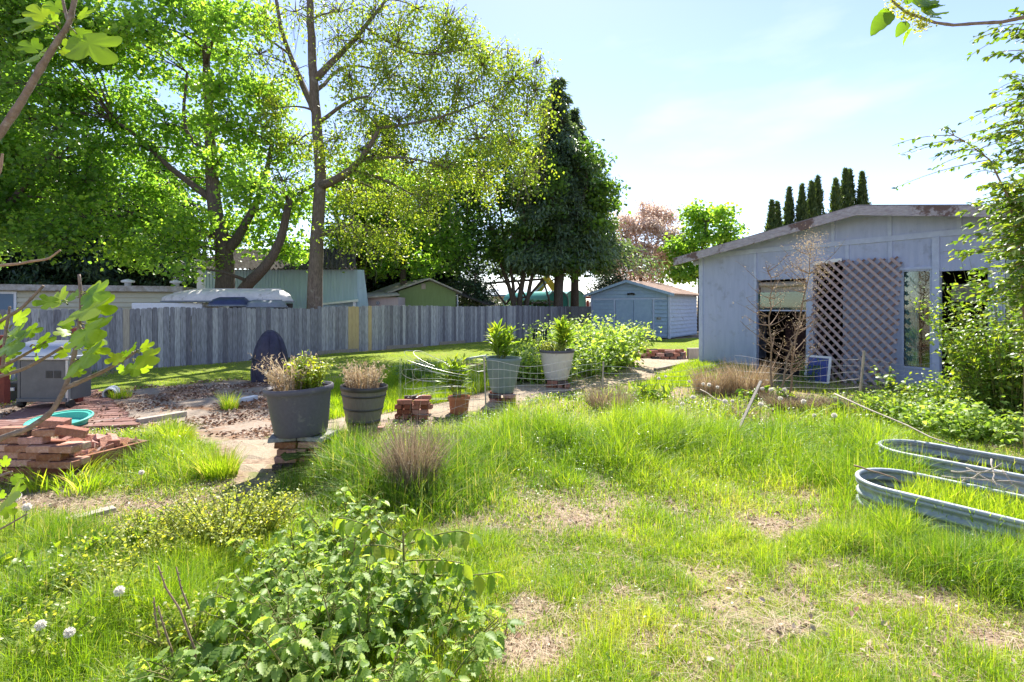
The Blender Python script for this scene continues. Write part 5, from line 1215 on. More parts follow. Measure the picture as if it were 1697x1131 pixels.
MB().disc((c.x+.05, c.y+.3, .11), .074, 24, tilt=R).build('end_cap', M_black, t)
t = thing('storage_crate', 'black crate with a pale lid at the left edge beyond the grill', 'crate', tuple(G(8, 668)))
c = G(8, 668); MB().box((c.x, c.y+.2, .16), (.34, .3, .32)).build('box', M_black, t, bevel=.01); MB().box((c.x+.02, c.y+.04, .22), (.2, .03, .05)).build('label_strip', M_white, t)

# covered patio heater / grill under navy tarp
c = G(437, 634)
t = thing('covered_grill', 'kettle shape under a dark navy fabric cover beyond the big planter', 'covered grill', (c.x, c.y, 0))
ht = H-(546-HY)*c.y/F
prof = [(.41, 0), (.42, .05), (.42, .2), (.41, .35), (.39, .5), (.35, .66), (.29, .80), (.21, .91), (.13, .97), (.06, .995), (.01, 1.0)]
prof = [(r*.85, z*ht*.97) for r, z in prof]
P2 = []
for i in range(len(prof)-1):
    for k in range(4): u = k/4; P2.append((prof[i][0]*(1-u)+prof[i+1][0]*u, prof[i][1]*(1-u)+prof[i+1][1]*u))
P2.append(prof[-1])
MB().lathe(P2, (c.x, c.y+.3, .0), 72, fn=lambda t_, z: 1+.10*math.sin(t_+2.2)*(z/ht)+(.09*(1-z/ht)+.02)*math.sin(7*t_+2.5*math.sin(3*z))+.045*(1-z/ht)*math.sin(13*t_+3*z)+.02*math.sin(4*t_+9*z)).build('cover', M_tarp, t, smooth=True)
for a0 in (-2.3, -1.35, -.5):
    MB().tube([(c.x+(r*1.05+.006)*math.cos(a0+.12*math.sin(z*2)), c.y+.3+(r*1.05+.006)*math.sin(a0+.12*math.sin(z*2)), z) for r, z in P2[4:]], .007, 6).build('seam', M_tarp, t, smooth=True)
MB().tube([(c.x+.36*math.cos(a_)*1.12, c.y+.3+.36*math.sin(a_)*1.12, ht*.42+.02*math.sin(5*a_)) for a_ in [k*6.283/40 for k in range(41)]], .008, 6).build('drawstring', M_black, t, smooth=True)

# timbers and boards lying about
def timber(a, b, w, h, m, lb, name='timber', z=0.0):
    a, b = G(*a), G(*b); a.z = T(a)+z+h/2; b.z = T(b)+z+h/2; ctr = (a+b)/2
    o = MB().beam(a-ctr, b-ctr, w, h).build(name, m, None, bevel=.006); o.location = ctr; tag(o, lb, 'timber'); return o
timber((228, 706), (307, 692), .10, .085, M_palewood, 'pale landscape timber edging the bare patio')
timber((378, 674), (424, 664), .10, .085, M_white, 'whitish timber end beside the covered grill')
timber((300, 712), (232, 722), .09, .06, M_greywood, 'grey plank lying in front of the pale landscape timber')
timber((1086, 617), (1150, 603), .10, .09, M_greywood, 'grey timber lying at the right edge of the gravel path')
timber((70, 888), (190, 856), .09, .05, M_palewood, 'long pale board half buried in leaf litter at the lower left')
timber((648, 613), (740, 603), .05, .07, M_galv, 'pale metal edging strip along the lawn')
timber((740, 603), (806, 592), .05, .07, M_galv, 'continuation of the metal edging strip near the blue grey planter')
timber((1170, 716), (1203, 727), .16, .03, M_bluesteel, 'small blue board lying in the long grass by the leaning stake')

# fire pit
c = G(1102, 597); c.y += .85
for k in range(2):
    for i in range(20):
        a = 6.283*(i+.5*k)/20
        brick((c.x+math.cos(a)*.80, c.y+math.sin(a)*.80, .0+k*.10), a+math.pi/2, 'dark red brick in the round fire pit ring', 'bricks of the fire pit ring', r_.choice((0, 2, 0)), (0, 0), (1.15, 1.5, 1.6))
for i, (dx, dy, rz) in enumerate(((-.3, -.72, .4), (.15, -.74, -.3), (.5, -.55, .9), (.62, -.3, .2))):
    brick((c.x+dx, c.y+dy, .20), rz, 'loose brick resting on top of the fire pit ring', 'loose bricks on the fire pit ring', 0, (0, 0), (1.2, 1.3, 1.3))
t = thing('paving_slab', 'upright pale concrete slab at the right side of the fire pit', 'slab', (c.x+1.05, c.y-.5, 0)); MB().box((c.x+1.0, c.y-.5, .16), (.42, .16, .34), rz=.05).build('slab', M_palewood, t, bevel=.02)

# ------------------------------------------------------------------ wire fence, stakes
def stake(px, pyb, pxt, pyt, w, lb, lean_y=0.0, m=None):
    b = G(px, pyb); b.z = T(b)-.05; e = W(pxt, pyt, b.y+lean_y)
    t = MB(); t.beam(Vector((0, 0, 0)), e-b, w, w*.6); o = t.build('stake', m or M_palewood, None); o.location = b; tag(o, lb, 'stake', 'stakes of the garden wire fence'); return b, e
sA = stake(806, 690, 802, 592, .035, 'pale stake in front of the blue grey planter')
sB = stake(997, 668, 1000, 600, .038, 'pale stake right of the cream planter holding the wire')
sC = stake(1424, 664, 1432, 582, .04, 'pale stake in front of the lattice panel')
sD = stake(1206, 742, 1261, 632, .03, 'stake leaning to the right in the long grass', .5)
wf = thing('wire_fence', 'sagging welded wire garden fence strung between the stakes', 'wire fence', tuple(sA[0]))
def wires(a, b, z0, z1, nh, nv, sag, name):
    mb = MB(); ph = random.uniform(0, 6)
    def P(u, z): 
        p = a.lerp(b, u); return Vector((p.x+.05*math.sin(u*7+ph), p.y+.12*math.sin(u*5+ph)*math.sin(math.pi*u), T(p)+z-sag*math.sin(math.pi*u)*(z/z1)+.02*math.sin(u*11+z*9)))
    for i in range(nh):
        z = z0+(z1-z0)*i/(nh-1); mb.tube([P(k/24, z) for k in range(25)], .0022, 4, cap=False)
    for j in range(nv):
        u = j/(nv-1); mb.tube([P(u, z) for z in (z0, (z0+z1)/2, z1)], .0014, 3, cap=False)
    mb.build(name, M_wire, wf)
wires(sA[0], sB[0], .08, .80, 7, 20, .10, 'wire_panel')
mid = G(1215, 650)
wires(sB[0], mid, .08, .62, 6, 20, .16, 'wire_panel'); wires(mid, sC[0], .08, .70, 6, 20, .06, 'wire_panel')
e2 = G(1600, 672); wires(sC[0], e2, .1, .70, 6, 14, .1, 'wire_panel')
# coil
cc = G(722, 694); co = thing('wire_coil', 'loosely unrolled coil of wire mesh standing left of the terracotta planter', 'wire coil', (cc.x, cc.y, 0))
for k in range(8):
    z = .10+k*.10; mb = MB(); pts = []; R0 = .46+.05*math.sin(k*1.7)
    for i in range(64):
        a = 6.283*i/42+.2*k; rr = R0*(1-.006*i)
        pts.append((cc.x+.05+rr*1.2*math.cos(a)+.02*math.sin(3*a+k), cc.y+rr*.7*math.sin(a), z+(.05+.012*k)*math.sin(a+k*.7)+.03*math.cos(2*a+k)))
    mb.tube(pts, .0020, 4, cap=False); mb.build('strand', M_wire, co)
mb = MB()
for i in range(22):
    a = 6.283*i/22; mb.tube([(cc.x+.05+.5*1.15*math.cos(a+.05*q), cc.y+.46*.7*math.sin(a), .08+.8*q/4) for q in range(5)], .0014, 3, cap=False)
mb.build('cross_wires', M_wire, co)
mb = MB(); mb.tube([Vector((cc.x+.5, cc.y, .9)), (Vector((cc.x+.5, cc.y, .9))+sA[1])/2+Vector((0, 0, -.05)), sA[1]-Vector((0, 0, .04))], .0026, 4)
mb.tube([Vector((cc.x+.5, cc.y, .7)), (Vector((cc.x+.5, cc.y, .7))+sA[1])/2+Vector((0, 0, -.12)), sA[1]-Vector((0, 0, .2))], .0026, 4); mb.build('tail', M_wire, co)

# ------------------------------------------------------------------ galvanised oval raised beds
def bed(px, py, zr, length, width, label, hgt=.34):
    c0 = G(px, py, zr); d = Vector((.60, -.80, 0)).normalized(); n = Vector((.80, .60, 0)).normalized()
    # leftmost visible rim point is on the rounded end
    r = width/2; C1 = Vector((c0.x, c0.y, 0))+Vector((1, 0, 0))*r; C2 = C1+d*(length-width)
    path = []
    for k in range(17): a = math.pi/2+math.pi*k/16; path.append(C1+(d*math.cos(a)+n*math.sin(a))*r)
    for k in range(1, 12): path.append((C1-n*r).lerp(C2-n*r, k/12))
    for k in range(17): a = -math.pi/2+math.pi*k/16; path.append(C2+(d*math.cos(a)+n*math.sin(a))*r)
    for k in range(1, 12): path.append((C2+n*r).lerp(C1+n*r, k/12))
    ctr = (C1+C2)/2; N = len(path); t = thing('metal_raised_bed', label, 'raised bed', (ctr.x, ctr.y, 0), 'galvanised raised beds')
    def out(i): 
        tn = (path[(i+1) % N]-path[i-1]).normalized(); return Vector((tn.y, -tn.x, 0))*(1 if (path[i]-ctr).dot(Vector((tn.y, -tn.x, 0))) > 0 else -1)
    mb = MB(); lev = 28
    for j in range(lev+1):
        z = -.02+(zr+.02)*j/lev; o_ = .012*math.sin(j/lev*zr/.068*6.283)
        for i in range(N): q = path[i]+out(i)*o_; mb.v.append((q.x, q.y, z))
    for j in range(lev):
        for i in range(N): mb.f.append((j*N+i, j*N+(i+1) % N, (j+1)*N+(i+1) % N, (j+1)*N+i))
    mb.build('wall', M_galv, t, smooth=True)
    rm = MB(); rm.tube([Vector((p.x, p.y, zr)) for p in path+[path[0], path[1]]], .018, 10); rm.build('rim', M_galv, t, smooth=True)
    sl_ = MB(); sl_.v = [(p.x, p.y, zr-.13+random.uniform(-.015, .015)) for p in path]+[(ctr.x, ctr.y, zr-.10)]; sl_.f = [(i, (i+1) % N, N) for i in range(N)]; sl_.build('soil', M_potsoil, t)
    return C1, C2, d, n, r
bedA = bed(1470, 745, .27, 2.6, .60, 'galvanised oval raised bed further away, under the right shrub')
bedB = bed(1434, 800, .25, 2.6, .60, 'nearer galvanised oval raised bed overgrown with grass at the right edge')

# ------------------------------------------------------------------ grasses
def ground_pts(n, y0, y1, xlim=1.12):
    """points spread over the visible wedge, uniform per area inside [y0,y1]"""
    y = np.sqrt(rng.uniform(y0*y0, y1*y1, n)); x = rng.uniform(-xlim, xlim, n)*y
    return x, y
def proj(x, y): return CX+x/y*F, HY+H*F/y
def gs(px, py, cx, cy, sx, sy): return np.exp(-((px-cx)/sx)**2-((py-cy)/sy)**2)
def hard_mask(px, py):
    m = np.ones(len(px), bool)
    for poly in (LAWN, PATIO, PATH): m &= ~inpoly(px, py, poly)
    m &= ~inpoly(px, py, [(-200, 800), (-200, 700), (130, 700), (128, 790)])
    m &= ~inpoly(px, py, [(128, 803), (241, 770), (240, 735), (130, 735)])
    return m
def house_mask(x, y):
    d = (x-P0.x)*HN.x+(y-P0.y)*HN.y; return d > .05
TALL = [(640, 800, 110, 45, .30), (560, 780, 60, 35, .18), (740, 790, 90, 45, .22), (900, 745, 130, 45, .20), (1160, 740, 150, 35, .26), (1050, 745, 90, 30, .18), (840, 720, 90, 30, .18), (310, 775, 40, 30, .12), (250, 770, 60, 40, .16), (280, 730, 30, 20, .14),
        (150, 1020, 200, 90, .16), (330, 980, 120, 70, .14), (60, 900, 80, 40, .07), (1380, 700, 90, 25, .20), (1500, 700, 90, 25, .15), (1500, 905, 120, 25, .10), (1600, 940, 120, 25, .09), (1480, 860, 60, 20, .10), (1430, 770, 60, 25, .16), (1560, 800, 120, 22, .26), (1480, 775, 50, 20, .18), (1420, 830, 40, 30, .10), (1660, 960, 90, 40, .10), (1010, 670, 110, 20, .18), (1480, 835, 60, 35, .12), (1300, 760, 60, 40, .12),
        (1240, 690, 80, 25, .16)]
BARE = [(1400, 945, 90, 22), (1560, 1000, 90, 25), (1640, 1070, 60, 30), (1620, 950, 50, 25), (960, 860, 30, 12), (860, 960, 40, 60), (900, 1080, 110, 45), (800, 1110, 90, 50), (1000, 1020, 60, 30), (1290, 870, 70, 22), (1330, 830, 45, 14), (1460, 1090, 70, 40), (1150, 1060, 50, 25), (1200, 960, 40, 18),
        (100, 848, 70, 18), (60, 835, 50, 16), (1560, 890, 60, 15), (880, 1000, 40, 20), (1320, 1040, 40, 20)]
def gfield(x, y):
    px, py = proj(x, y); h = np.full(len(x), .085)+.035*vnoise(x, y, 2.2, 3)+.04*np.clip(vnoise(x, y, 5.5, 33), -.3, 1)
    for cx, cy, sx, sy, a in TALL: h += a*gs(px, py, cx, cy+8, sx, sy)
    d = 1.12+.5*vnoise(x, y, 2.6, 5)+.5*vnoise(x, y, 8, 8)+.3*vnoise(x, y, 17, 9)
    for cx, cy, sx, sy in BARE: k = gs(px, py, cx, cy, sx, sy); d -= .85*k; h -= .02*k
    d += np.clip((h-.12)*5, 0, .8)
    return px, py, np.clip(h, .03, .5), np.clip(d, 0.02, 1)
def grass(name, n, y0, y1, wd, label, hmul=1.0):
    x, y = ground_pts(n, y0, y1); 
    # clumping
    k = len(x); j = rng.integers(0, k, k); mix = rng.random(k) < .6
    cx, cy = x[j//14*14 % k], y[j//14*14 % k]
    x = np.where(mix, cx+rng.normal(0, .045, k)*np.sqrt(np.maximum(cy, 1))*.6, x); y = np.where(mix, cy+rng.normal(0, .045, k)*np.sqrt(np.maximum(cy, 1))*.6, y)
    px, py, h, d = gfield(x, y)
    m = (rng.random(k) < d) & hard_mask(px, py) & house_mask(x, y) & (y > 1.2)
    for bd in (bedA, bedB):
        C1, C2, dd, nn, r = bd; u = (x-C1.x)*dd.x+(y-C1.y)*dd.y; v = (x-C1.x)*nn.x+(y-C1.y)*nn.y; m &= ~((u > -r) & (u < 2.6) & (abs(v) < r+.02))
    x, y, h, px, py = x[m], y[m], h[m], px[m], py[m]; k = len(x)
    hh = h*rng.uniform(.35, 1.3, k)*hmul*(1+.45*vnoise(x, y, 6, 12)+.25*vnoise(x, y, 14, 13)); hh = np.clip(hh, .02, .6)
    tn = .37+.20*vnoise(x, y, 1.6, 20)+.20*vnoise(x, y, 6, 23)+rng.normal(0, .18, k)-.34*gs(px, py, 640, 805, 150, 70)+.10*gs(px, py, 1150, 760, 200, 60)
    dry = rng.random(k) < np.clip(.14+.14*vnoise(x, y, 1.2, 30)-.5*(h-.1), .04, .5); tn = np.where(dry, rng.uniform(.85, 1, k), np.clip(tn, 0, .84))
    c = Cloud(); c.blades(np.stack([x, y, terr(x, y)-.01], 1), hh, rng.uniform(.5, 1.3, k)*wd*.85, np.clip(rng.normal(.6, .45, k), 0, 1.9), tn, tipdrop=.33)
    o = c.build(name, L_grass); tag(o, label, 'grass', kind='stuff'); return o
grass('near_grass', 230000, 1.7, 3.6, .0042, 'short bright green grass and straw in the foreground')
grass('meadow_grass', 190000, 3.3, 6.4, .0065, 'long bright green grass in the middle of the garden')
grass('rough_grass', 90000, 6.0, 15.0, .012, 'rough tall grass between path, pots and outbuilding')
# strip of long grass behind the planters, on the dirt between patio and path
def patch(name, poly, n, hmean, wd, tmean, label, lm=None, tsd=.14, lean=.4):
    P = [G(*p) for p in poly]; xs = [p.x for p in P]; ys = [p.y for p in P]
    x = rng.uniform(min(xs), max(xs), n*3); y = rng.uniform(min(ys), max(ys), n*3); m = inpoly(x, y, [(p.x, p.y) for p in P]); x, y = x[m][:n], y[m][:n]; k = len(x)
    h = hmean*rng.uniform(.5, 1.2, k)*(1+.35*vnoise(x, y, 5, 40)); c = Cloud()
    c.blades(np.stack([x, y, terr(x, y)], 1), h, rng.uniform(.6, 1.4, k)*wd, np.clip(rng.normal(lean, .25, k), 0, 1.2), np.clip(tmean+.15*vnoise(x, y, 3, 41)+rng.normal(0, tsd, k), 0, 1))
    o = c.build(name, lm or L_grass); tag(o, label, 'grass', kind='stuff'); return o
patch('long_grass', [(500, 700), (640, 690), (740, 672), (815, 650), (860, 625), (700, 612), (560, 640), (490, 650)], 26000, .22, .010, .50, 'strip of long bright grass behind the planters')
patch('lawn_grass', LAWN, 100000, .032, .014, .60, 'mown lawn in front of the board fence and blue shed', lean=.3)
patch('path_edge_grass', [(1150, 600), (1240, 600), (1260, 640), (1150, 640), (1040, 650)], 9000, .18, .011, .5, 'rough grass beside the outbuilding corner')
# straw thatch and dead leaves on the ground
def litter(name, n, y0, y1, label, straw=True):
    x, y = ground_pts(n, y0, y1); px, py, h, d = gfield(x, y)
    m = (rng.random(n) < np.clip(1.25-d, .22, 1)) & house_mask(x, y) & ~inpoly(px, py, PATH) & ~inpoly(px, py, LAWN) & ~inpoly(px, py, PATIO); x, y = x[m], y[m]; k = len(x)
    c = Cloud(); z = terr(x, y)+.004+rng.uniform(0, .02, k)
    if straw: c.blades(np.stack([x, y, z], 1), rng.uniform(.01, .03, k), rng.uniform(.0015, .0035, k)*np.maximum(1, y/3), rng.uniform(3, 8, k), np.clip(rng.normal(.72, .25, k), 0, 1), tipdrop=.05)
    else: c.add(CURL, np.stack([x, y, z], 1), rots(k, 0, .45, .6), rng.uniform(.012, .042, k)*np.maximum(1, y/5), np.clip(rng.normal(.68, .28, k), 0, 1))
    o = c.build(name, L_straw if straw else L_litter); tag(o, label, 'dead leaves' if not straw else 'straw', kind='stuff')
litter('straw_thatch', 170000, 1.7, 7, 'pale dry straw lying matted between grass tufts')
litter('leaf_litter', 34000, 1.7, 8, 'curled brown dead leaves scattered on the bare ground', False)
def patchleaves(name, poly, n, label, sc=.05, z=.03, tm=.5):
    P = [G(*p) for p in poly]; xs = [p.x for p in P]; ys = [p.y for p in P]
    x = rng.uniform(min(xs), max(xs), n*3); y = rng.uniform(min(ys), max(ys), n*3); m = inpoly(x, y, [(p.x, p.y) for p in P]) & (vnoise(x, y, 3, 50)+rng.normal(0, .25, n*3) > -.05); x, y = x[m][:n], y[m][:n]; k = len(x)
    c = Cloud(); c.add(CURL, np.stack([x, y, terr(x, y)+z], 1), rots(k, 0, .4, .5), rng.uniform(.5, 1.3, k)*sc, np.clip(rng.normal(tm, .3, k), 0, 1)); o = c.build(name, L_litter); tag(o, label, 'dead leaves', kind='stuff')
patchleaves('patio_leaves', PATIO, 5000, 'brown dead leaves drifted over the bare patio', .05, .03, .38)
patchleaves('path_leaves', PATH, 900, 'small dead leaves and chips on the gravel path', .03, .03, .6)
def heap(x0, y0, x1, y1): return None
c = Cloud(); n = 1500; u = rng.uniform(.03, L_-.03 if L_ < 3 else 1, n); v = rng.uniform(.05, .9, n)
p = A(ba)[None]+A(d if False else (bb-ba).normalized())[None]*rng.uniform(.03, (bb-ba).length-.03, n)[:, None]+A(n_)[None]*v[:, None]; p[:, 2] = .19+rng.uniform(0, .05, n)
c.add(CURL, p, rots(n, 0, .6, .6), rng.uniform(.03, .06, n), np.clip(rng.normal(.6, .25, n), 0, 1)); o = c.build('box_leaves', L_litter); tag(o, 'dead leaves filling the timber box between broken bricks', 'dead leaves', kind='stuff')
n = 80000; x, y = ground_pts(n, 1.7, 9); px, py, h, d = gfield(x, y); m = (rng.random(n) < d*.8+.1) & (vnoise(x, y, 1.8, 77)+rng.normal(0, .3, n) > .0) & hard_mask(px, py) & house_mask(x, y); x, y, h = x[m], y[m], h[m]; k = len(x)
c = Cloud(); c.add(LEAF8, np.stack([x, y, terr(x, y)+.01+h*rng.uniform(.1, .7, k)], 1), rots(k, .1, .5, .5), rng.uniform(.008, .024, k)*np.maximum(1, y/3.5), np.clip(rng.normal(.5, .25, k), 0, 1)); o = c.build('ground_weeds', L_shrub); tag(o, 'low clover and small weeds growing among the grass', 'weeds', kind='stuff')
ICO = (A([(0, 0, 1), (.9, 0, .3), (.2, .9, .35), (-.8, .5, .25), (-.6, -.7, .3), (.4, -.9, .3), (0, 0, -.5)], float), [(0, 1, 2), (0, 2, 3), (0, 3, 4), (0, 4, 5), (0, 5, 1), (6, 2, 1), (6, 3, 2), (6, 4, 3), (6, 5, 4), (6, 1, 5)])
n = 26000; x, y = ground_pts(n, 1.7, 8); px, py, h, d = gfield(x, y); m = (rng.random(n) < np.clip(1.0-d, .03, 1)) & hard_mask(px, py) & house_mask(x, y); x, y = x[m], y[m]; k = len(x)
c = Cloud(); c.add(ICO, np.stack([x, y, terr(x, y)], 1), rots(k, 0, .3, .3), rng.uniform(.003, .014, k)**1.0*rng.uniform(.5, 1.3, k), np.clip(rng.normal(.35, .2, k), 0, 1)); o = c.build('soil_clods', M_ground); tag(o, 'small clods and stones lying on the bare soil', 'clods', kind='stuff')
# grass growing in the beds
for bd, lb, zz, k, hh in ((bedA, 'sparse weeds and grass growing inside the farther raised bed', .15, 500, .14), (bedB, 'dense bright grass growing inside the nearer raised bed', .10, 6500, .22)):
    C1, C2, dd, nn, r = bd; x = rng.uniform(0, 1, k); v = rng.uniform(-.95, .95, k)
    p = A(C1)[None]+A(C2-C1)[None]*x[:, None]+A(nn)[None]*(v*r)[:, None]; p[:, 2] = zz
    c = Cloud(); c.blades(p, hh*rng.uniform(.5, 1.2, k), rng.uniform(.004, .008, k), np.clip(rng.normal(.4, .25, k), 0, 1.2), np.clip(rng.normal(.55, .16, k), 0, 1)); o = c.build('bed_grass', L_grass); tag(o, lb, 'grass', kind='stuff')
# dry clumps
def clump(px, py, rad, h, n, lb, m=None, lean=.45, w=.006, tip=True, nm='dry_grass_clump'):
    c = G(px, py); return dry_clump(nm, lb, (c.x, c.y+rad*.6), T(c), rad, h, n, m or L_drygrass, lean, 'grass clump', w, tip, mat2=L_drygrass)
clump(680, 840, .20, .68, 1700, 'tall brown dead clump standing in long grass in front of the brick stack', w=.006, lean=.3)
clump(735, 775, .25, .45, 300, 'smaller pale dead clump right of the tall brown one')
clump(1015, 690, .45, .42, 900, 'reddish brown dead clump beside the stake right of the cream planter', w=.008)
clump(1190, 655, .45, .58, 800, 'tan dead clump near the left corner of the outbuilding wall', w=.010, m=L_straw)
clump(1250, 655, .55, .68, 1000, 'broad tan dead clump below the tall dry weeds', w=.010, m=L_straw)
clump(1335, 682, .55, .26, 1500, 'low mound of matted brown hay in front of the blue screen', w=.010, lean=.8)
clump(1430, 690, .5, .25, 700, 'matted hay around the stake in front of the lattice', w=.010, lean=.8)
clump(1240, 700, .30, .30, 300, 'thin straw clump behind the leaning stake', m=L_straw)
clump(375, 682, .16, .33, 350, 'lone grass tuft growing out of the bare patio', m=L_grass, tip=False, nm='grass_tuft')
clump(275, 745, .24, .28, 700, 'bright grass tuft between timber box and gravel path', m=L_grass, tip=False, w=.007, nm='grass_tuft')
clump(345, 805, .24, .27, 1000, 'largest bright grass tuft at the near edge of the gravel path', m=L_grass, tip=False, w=.006, nm='grass_tuft')
clump(190, 665, .22, .22, 250, 'small green tuft on the lawn edge by the pipe offcut', m=L_grass, tip=False, w=.012, nm='grass_tuft')
clump(60, 828, .40, .24, 420, 'dark strap leaved clump in front of the low brick wall', m=L_grass, tip=False, w=.012, lean=.7, nm='strap_leaf_clump')
clump(115, 835, .25, .22, 160, 'smaller strap leaved clump before the timber box', m=L_grass, tip=False, w=.010, lean=.7, nm='strap_leaf_clump')

# ------------------------------------------------------------------ broad weeds and shrubs
c = G(1082, 672); leafy('dock_plant', 'bright green dock plant beside the reddish dead clump', (c.x, c.y+.15), T(c), .30, .32, 16, 14, LANCE, L_shrub, .20, up=True, psd=.4, lo=.0)
c = G(690, 640); leafy('weed_plant', 'dark green feathery weed growing between lawn and long grass strip', (c.x, c.y+.2), 0, .35, .62, 26, 40, LANCE, L_mid, .12, psd=.6, bush=.03, tint=(.7, .2))
c = G(740, 645); leafy('weed_plant', 'pale green bushy weed right of the dark feathery one', (c.x, c.y+.2), 0, .4, .45, 26, 34, LEAF8, L_berry, .08, bush=.04)
# berry thicket beyond the planters
for i, (px, py, rad, h, lb) in enumerate([(905, 640, .8, 1.05, 'left part of the berry thicket behind the cream planter'), (985, 628, 1.1, 1.5, 'tall middle bush of the berry thicket'), (1030, 615, .8, 1.4, 'right hand bush of the berry thicket facing the path'), (850, 632, .55, .62, 'low berry bush behind the blue grey planter'), (940, 605, 1.0, 1.35, 'rear bush of the berry thicket nearest the lawn')]):
    c = G(px, py); leafy('berry_bush', lb, (c.x, c.y+rad*.6), 0, rad, h, int(60*rad), 46, LEAF8, L_berry, .14, cat='bush', bush=.09, group='bushes of the berry thicket', lo=.1, psd=.4, tint=(.55, .28), pitch=-.3)
t = thing('mesh_chair', 'dark chair back poking out of the berry thicket', 'chair', tuple(G(893, 625)))
c = G(893, 625); y = c.y+1.0; zt = Z(546, y); xa, xb = X(884, y), X(906, y)
MB().tube([(xa, y, 0), (xa, y, zt), (xb, y, zt), (xb, y, 0)], .02, 6).build('frame', M_black, t)
mb = MB()
for k in range(6): mb.box((xa+(xb-xa)*(k+.5)/6, y, zt-.25), (.03, .01, .5))
mb.build('backrest', M_black, t); MB().box(((xa+xb)/2, y+.2, .42), (xb-xa, .42, .03)).build('seat', M_black, t)
# tall dry weeds in front of the openings
def dead_weed(name, px, pyb, pts, lb, cloud=None, nb=26):
    b = G(px, pyb); D = b.y; t = thing(name, lb, 'dead weed', tuple(b)); mb = MB(); tips = []
    P = [W(x, y, D) for x, y in pts]; P[0].z = 0; Q = []
    for i in range(len(P)-1):
        for k in range(4): Q.append(P[i].lerp(P[i+1], k/4)+Vector((random.gauss(0, .012), random.gauss(0, .02), 0)))
    Q.append(P[-1]); mb.tube(Q, [.022*(1-.8*i/len(Q)) for i in range(len(Q))], 6)
    for i in range(nb):
        j = random.randint(3, len(Q)-2); a = random.uniform(0, 6.283); L_ = random.uniform(.25, .75)*(1-.4*j/len(Q)); e = Q[j]+Vector((math.cos(a)*L_, math.sin(a)*L_*.6, L_*random.uniform(.3, .9)))
        pp = bez(Q[j], Q[j].lerp(e, .6)+Vector((0, 0, -.08)), e, 5); mb.tube(pp, [.009, .008, .006, .005, .004, .003], 4, cap=False)
        for q in range(5):
            f = pp[random.randint(2, 5)]; g_ = f+Vector((random.gauss(0, .1), random.gauss(0, .08), random.uniform(0, .16))); mb.tube([f, g_], [.003, .0015], 3, cap=False); tips.append(g_)
    mb.build('stem', M_cane, t)
    c = Cloud(); tp = A([tuple(v) for v in tips]); k = len(tp)*3; i = rng.integers(0, len(tp), k)
    c.add(LEAF4, tp[i]+rng.normal(0, .025, (k, 3)), rots(k), rng.uniform(.01, .03, k), rng.uniform(.4, 1, k))
    if cloud:
        for x, y, r, n in cloud:
            o = W(x, y, D); c.add(LEAF4, A(o)[None]+rng.normal(0, 1, (n, 3))*(r*D/F)*A([.5, .4, .5]), rots(n), rng.uniform(.012, .03, n), rng.uniform(.5, 1, n))
    sh_ = c.build('seed_heads', L_straw, t); sh_['kind'] = 'stuff'
dead_weed('dead_weed', 1280, 660, [(1280, 660), (1279, 600), (1276, 540), (1278, 480), (1275, 440)], 'tall bare dead weed in front of the left dark opening')
dead_weed('dead_weed', 1308, 658, [(1308, 658), (1312, 600), (1325, 530), (1338, 470), (1345, 405)], 'tallest dead weed with a fine pinkish plume before the post', cloud=[(1345, 408, 26, 900), (1328, 440, 24, 500), (1358, 445, 20, 450), (1340, 475, 18, 300)], nb=34)
dead_weed('dead_weed', 1296, 664, [(1296, 664), (1300, 620), (1312, 570), (1320, 540)], 'shorter dead weed between the two tall ones', nb=12)
c = G(1352, 640); leafy('ivy_plant', 'small dark green leafy plant behind the blue screen', (c.x+.1, c.y+.5), 0, .2, .62, 8, 24, LEAF8, L_mid, .08, bush=.05)
# green weeds before the lattice
for px, py, h, lb in ((1462, 668, .75, 'single upright green weed in front of the lattice right side'), (1290, 668, .42, 'yellow green weed below the blue screen'), (1240, 672, .35, 'low green weed among the tan dead clumps'), (1400, 690, .30, 'low leafy weed in front of the hay mound')):
    c = G(px, py); leafy('weed_plant', lb, (c.x, c.y), 0, .14, h, 4, 22, LEAF8, L_shrub, .11, bush=.015)
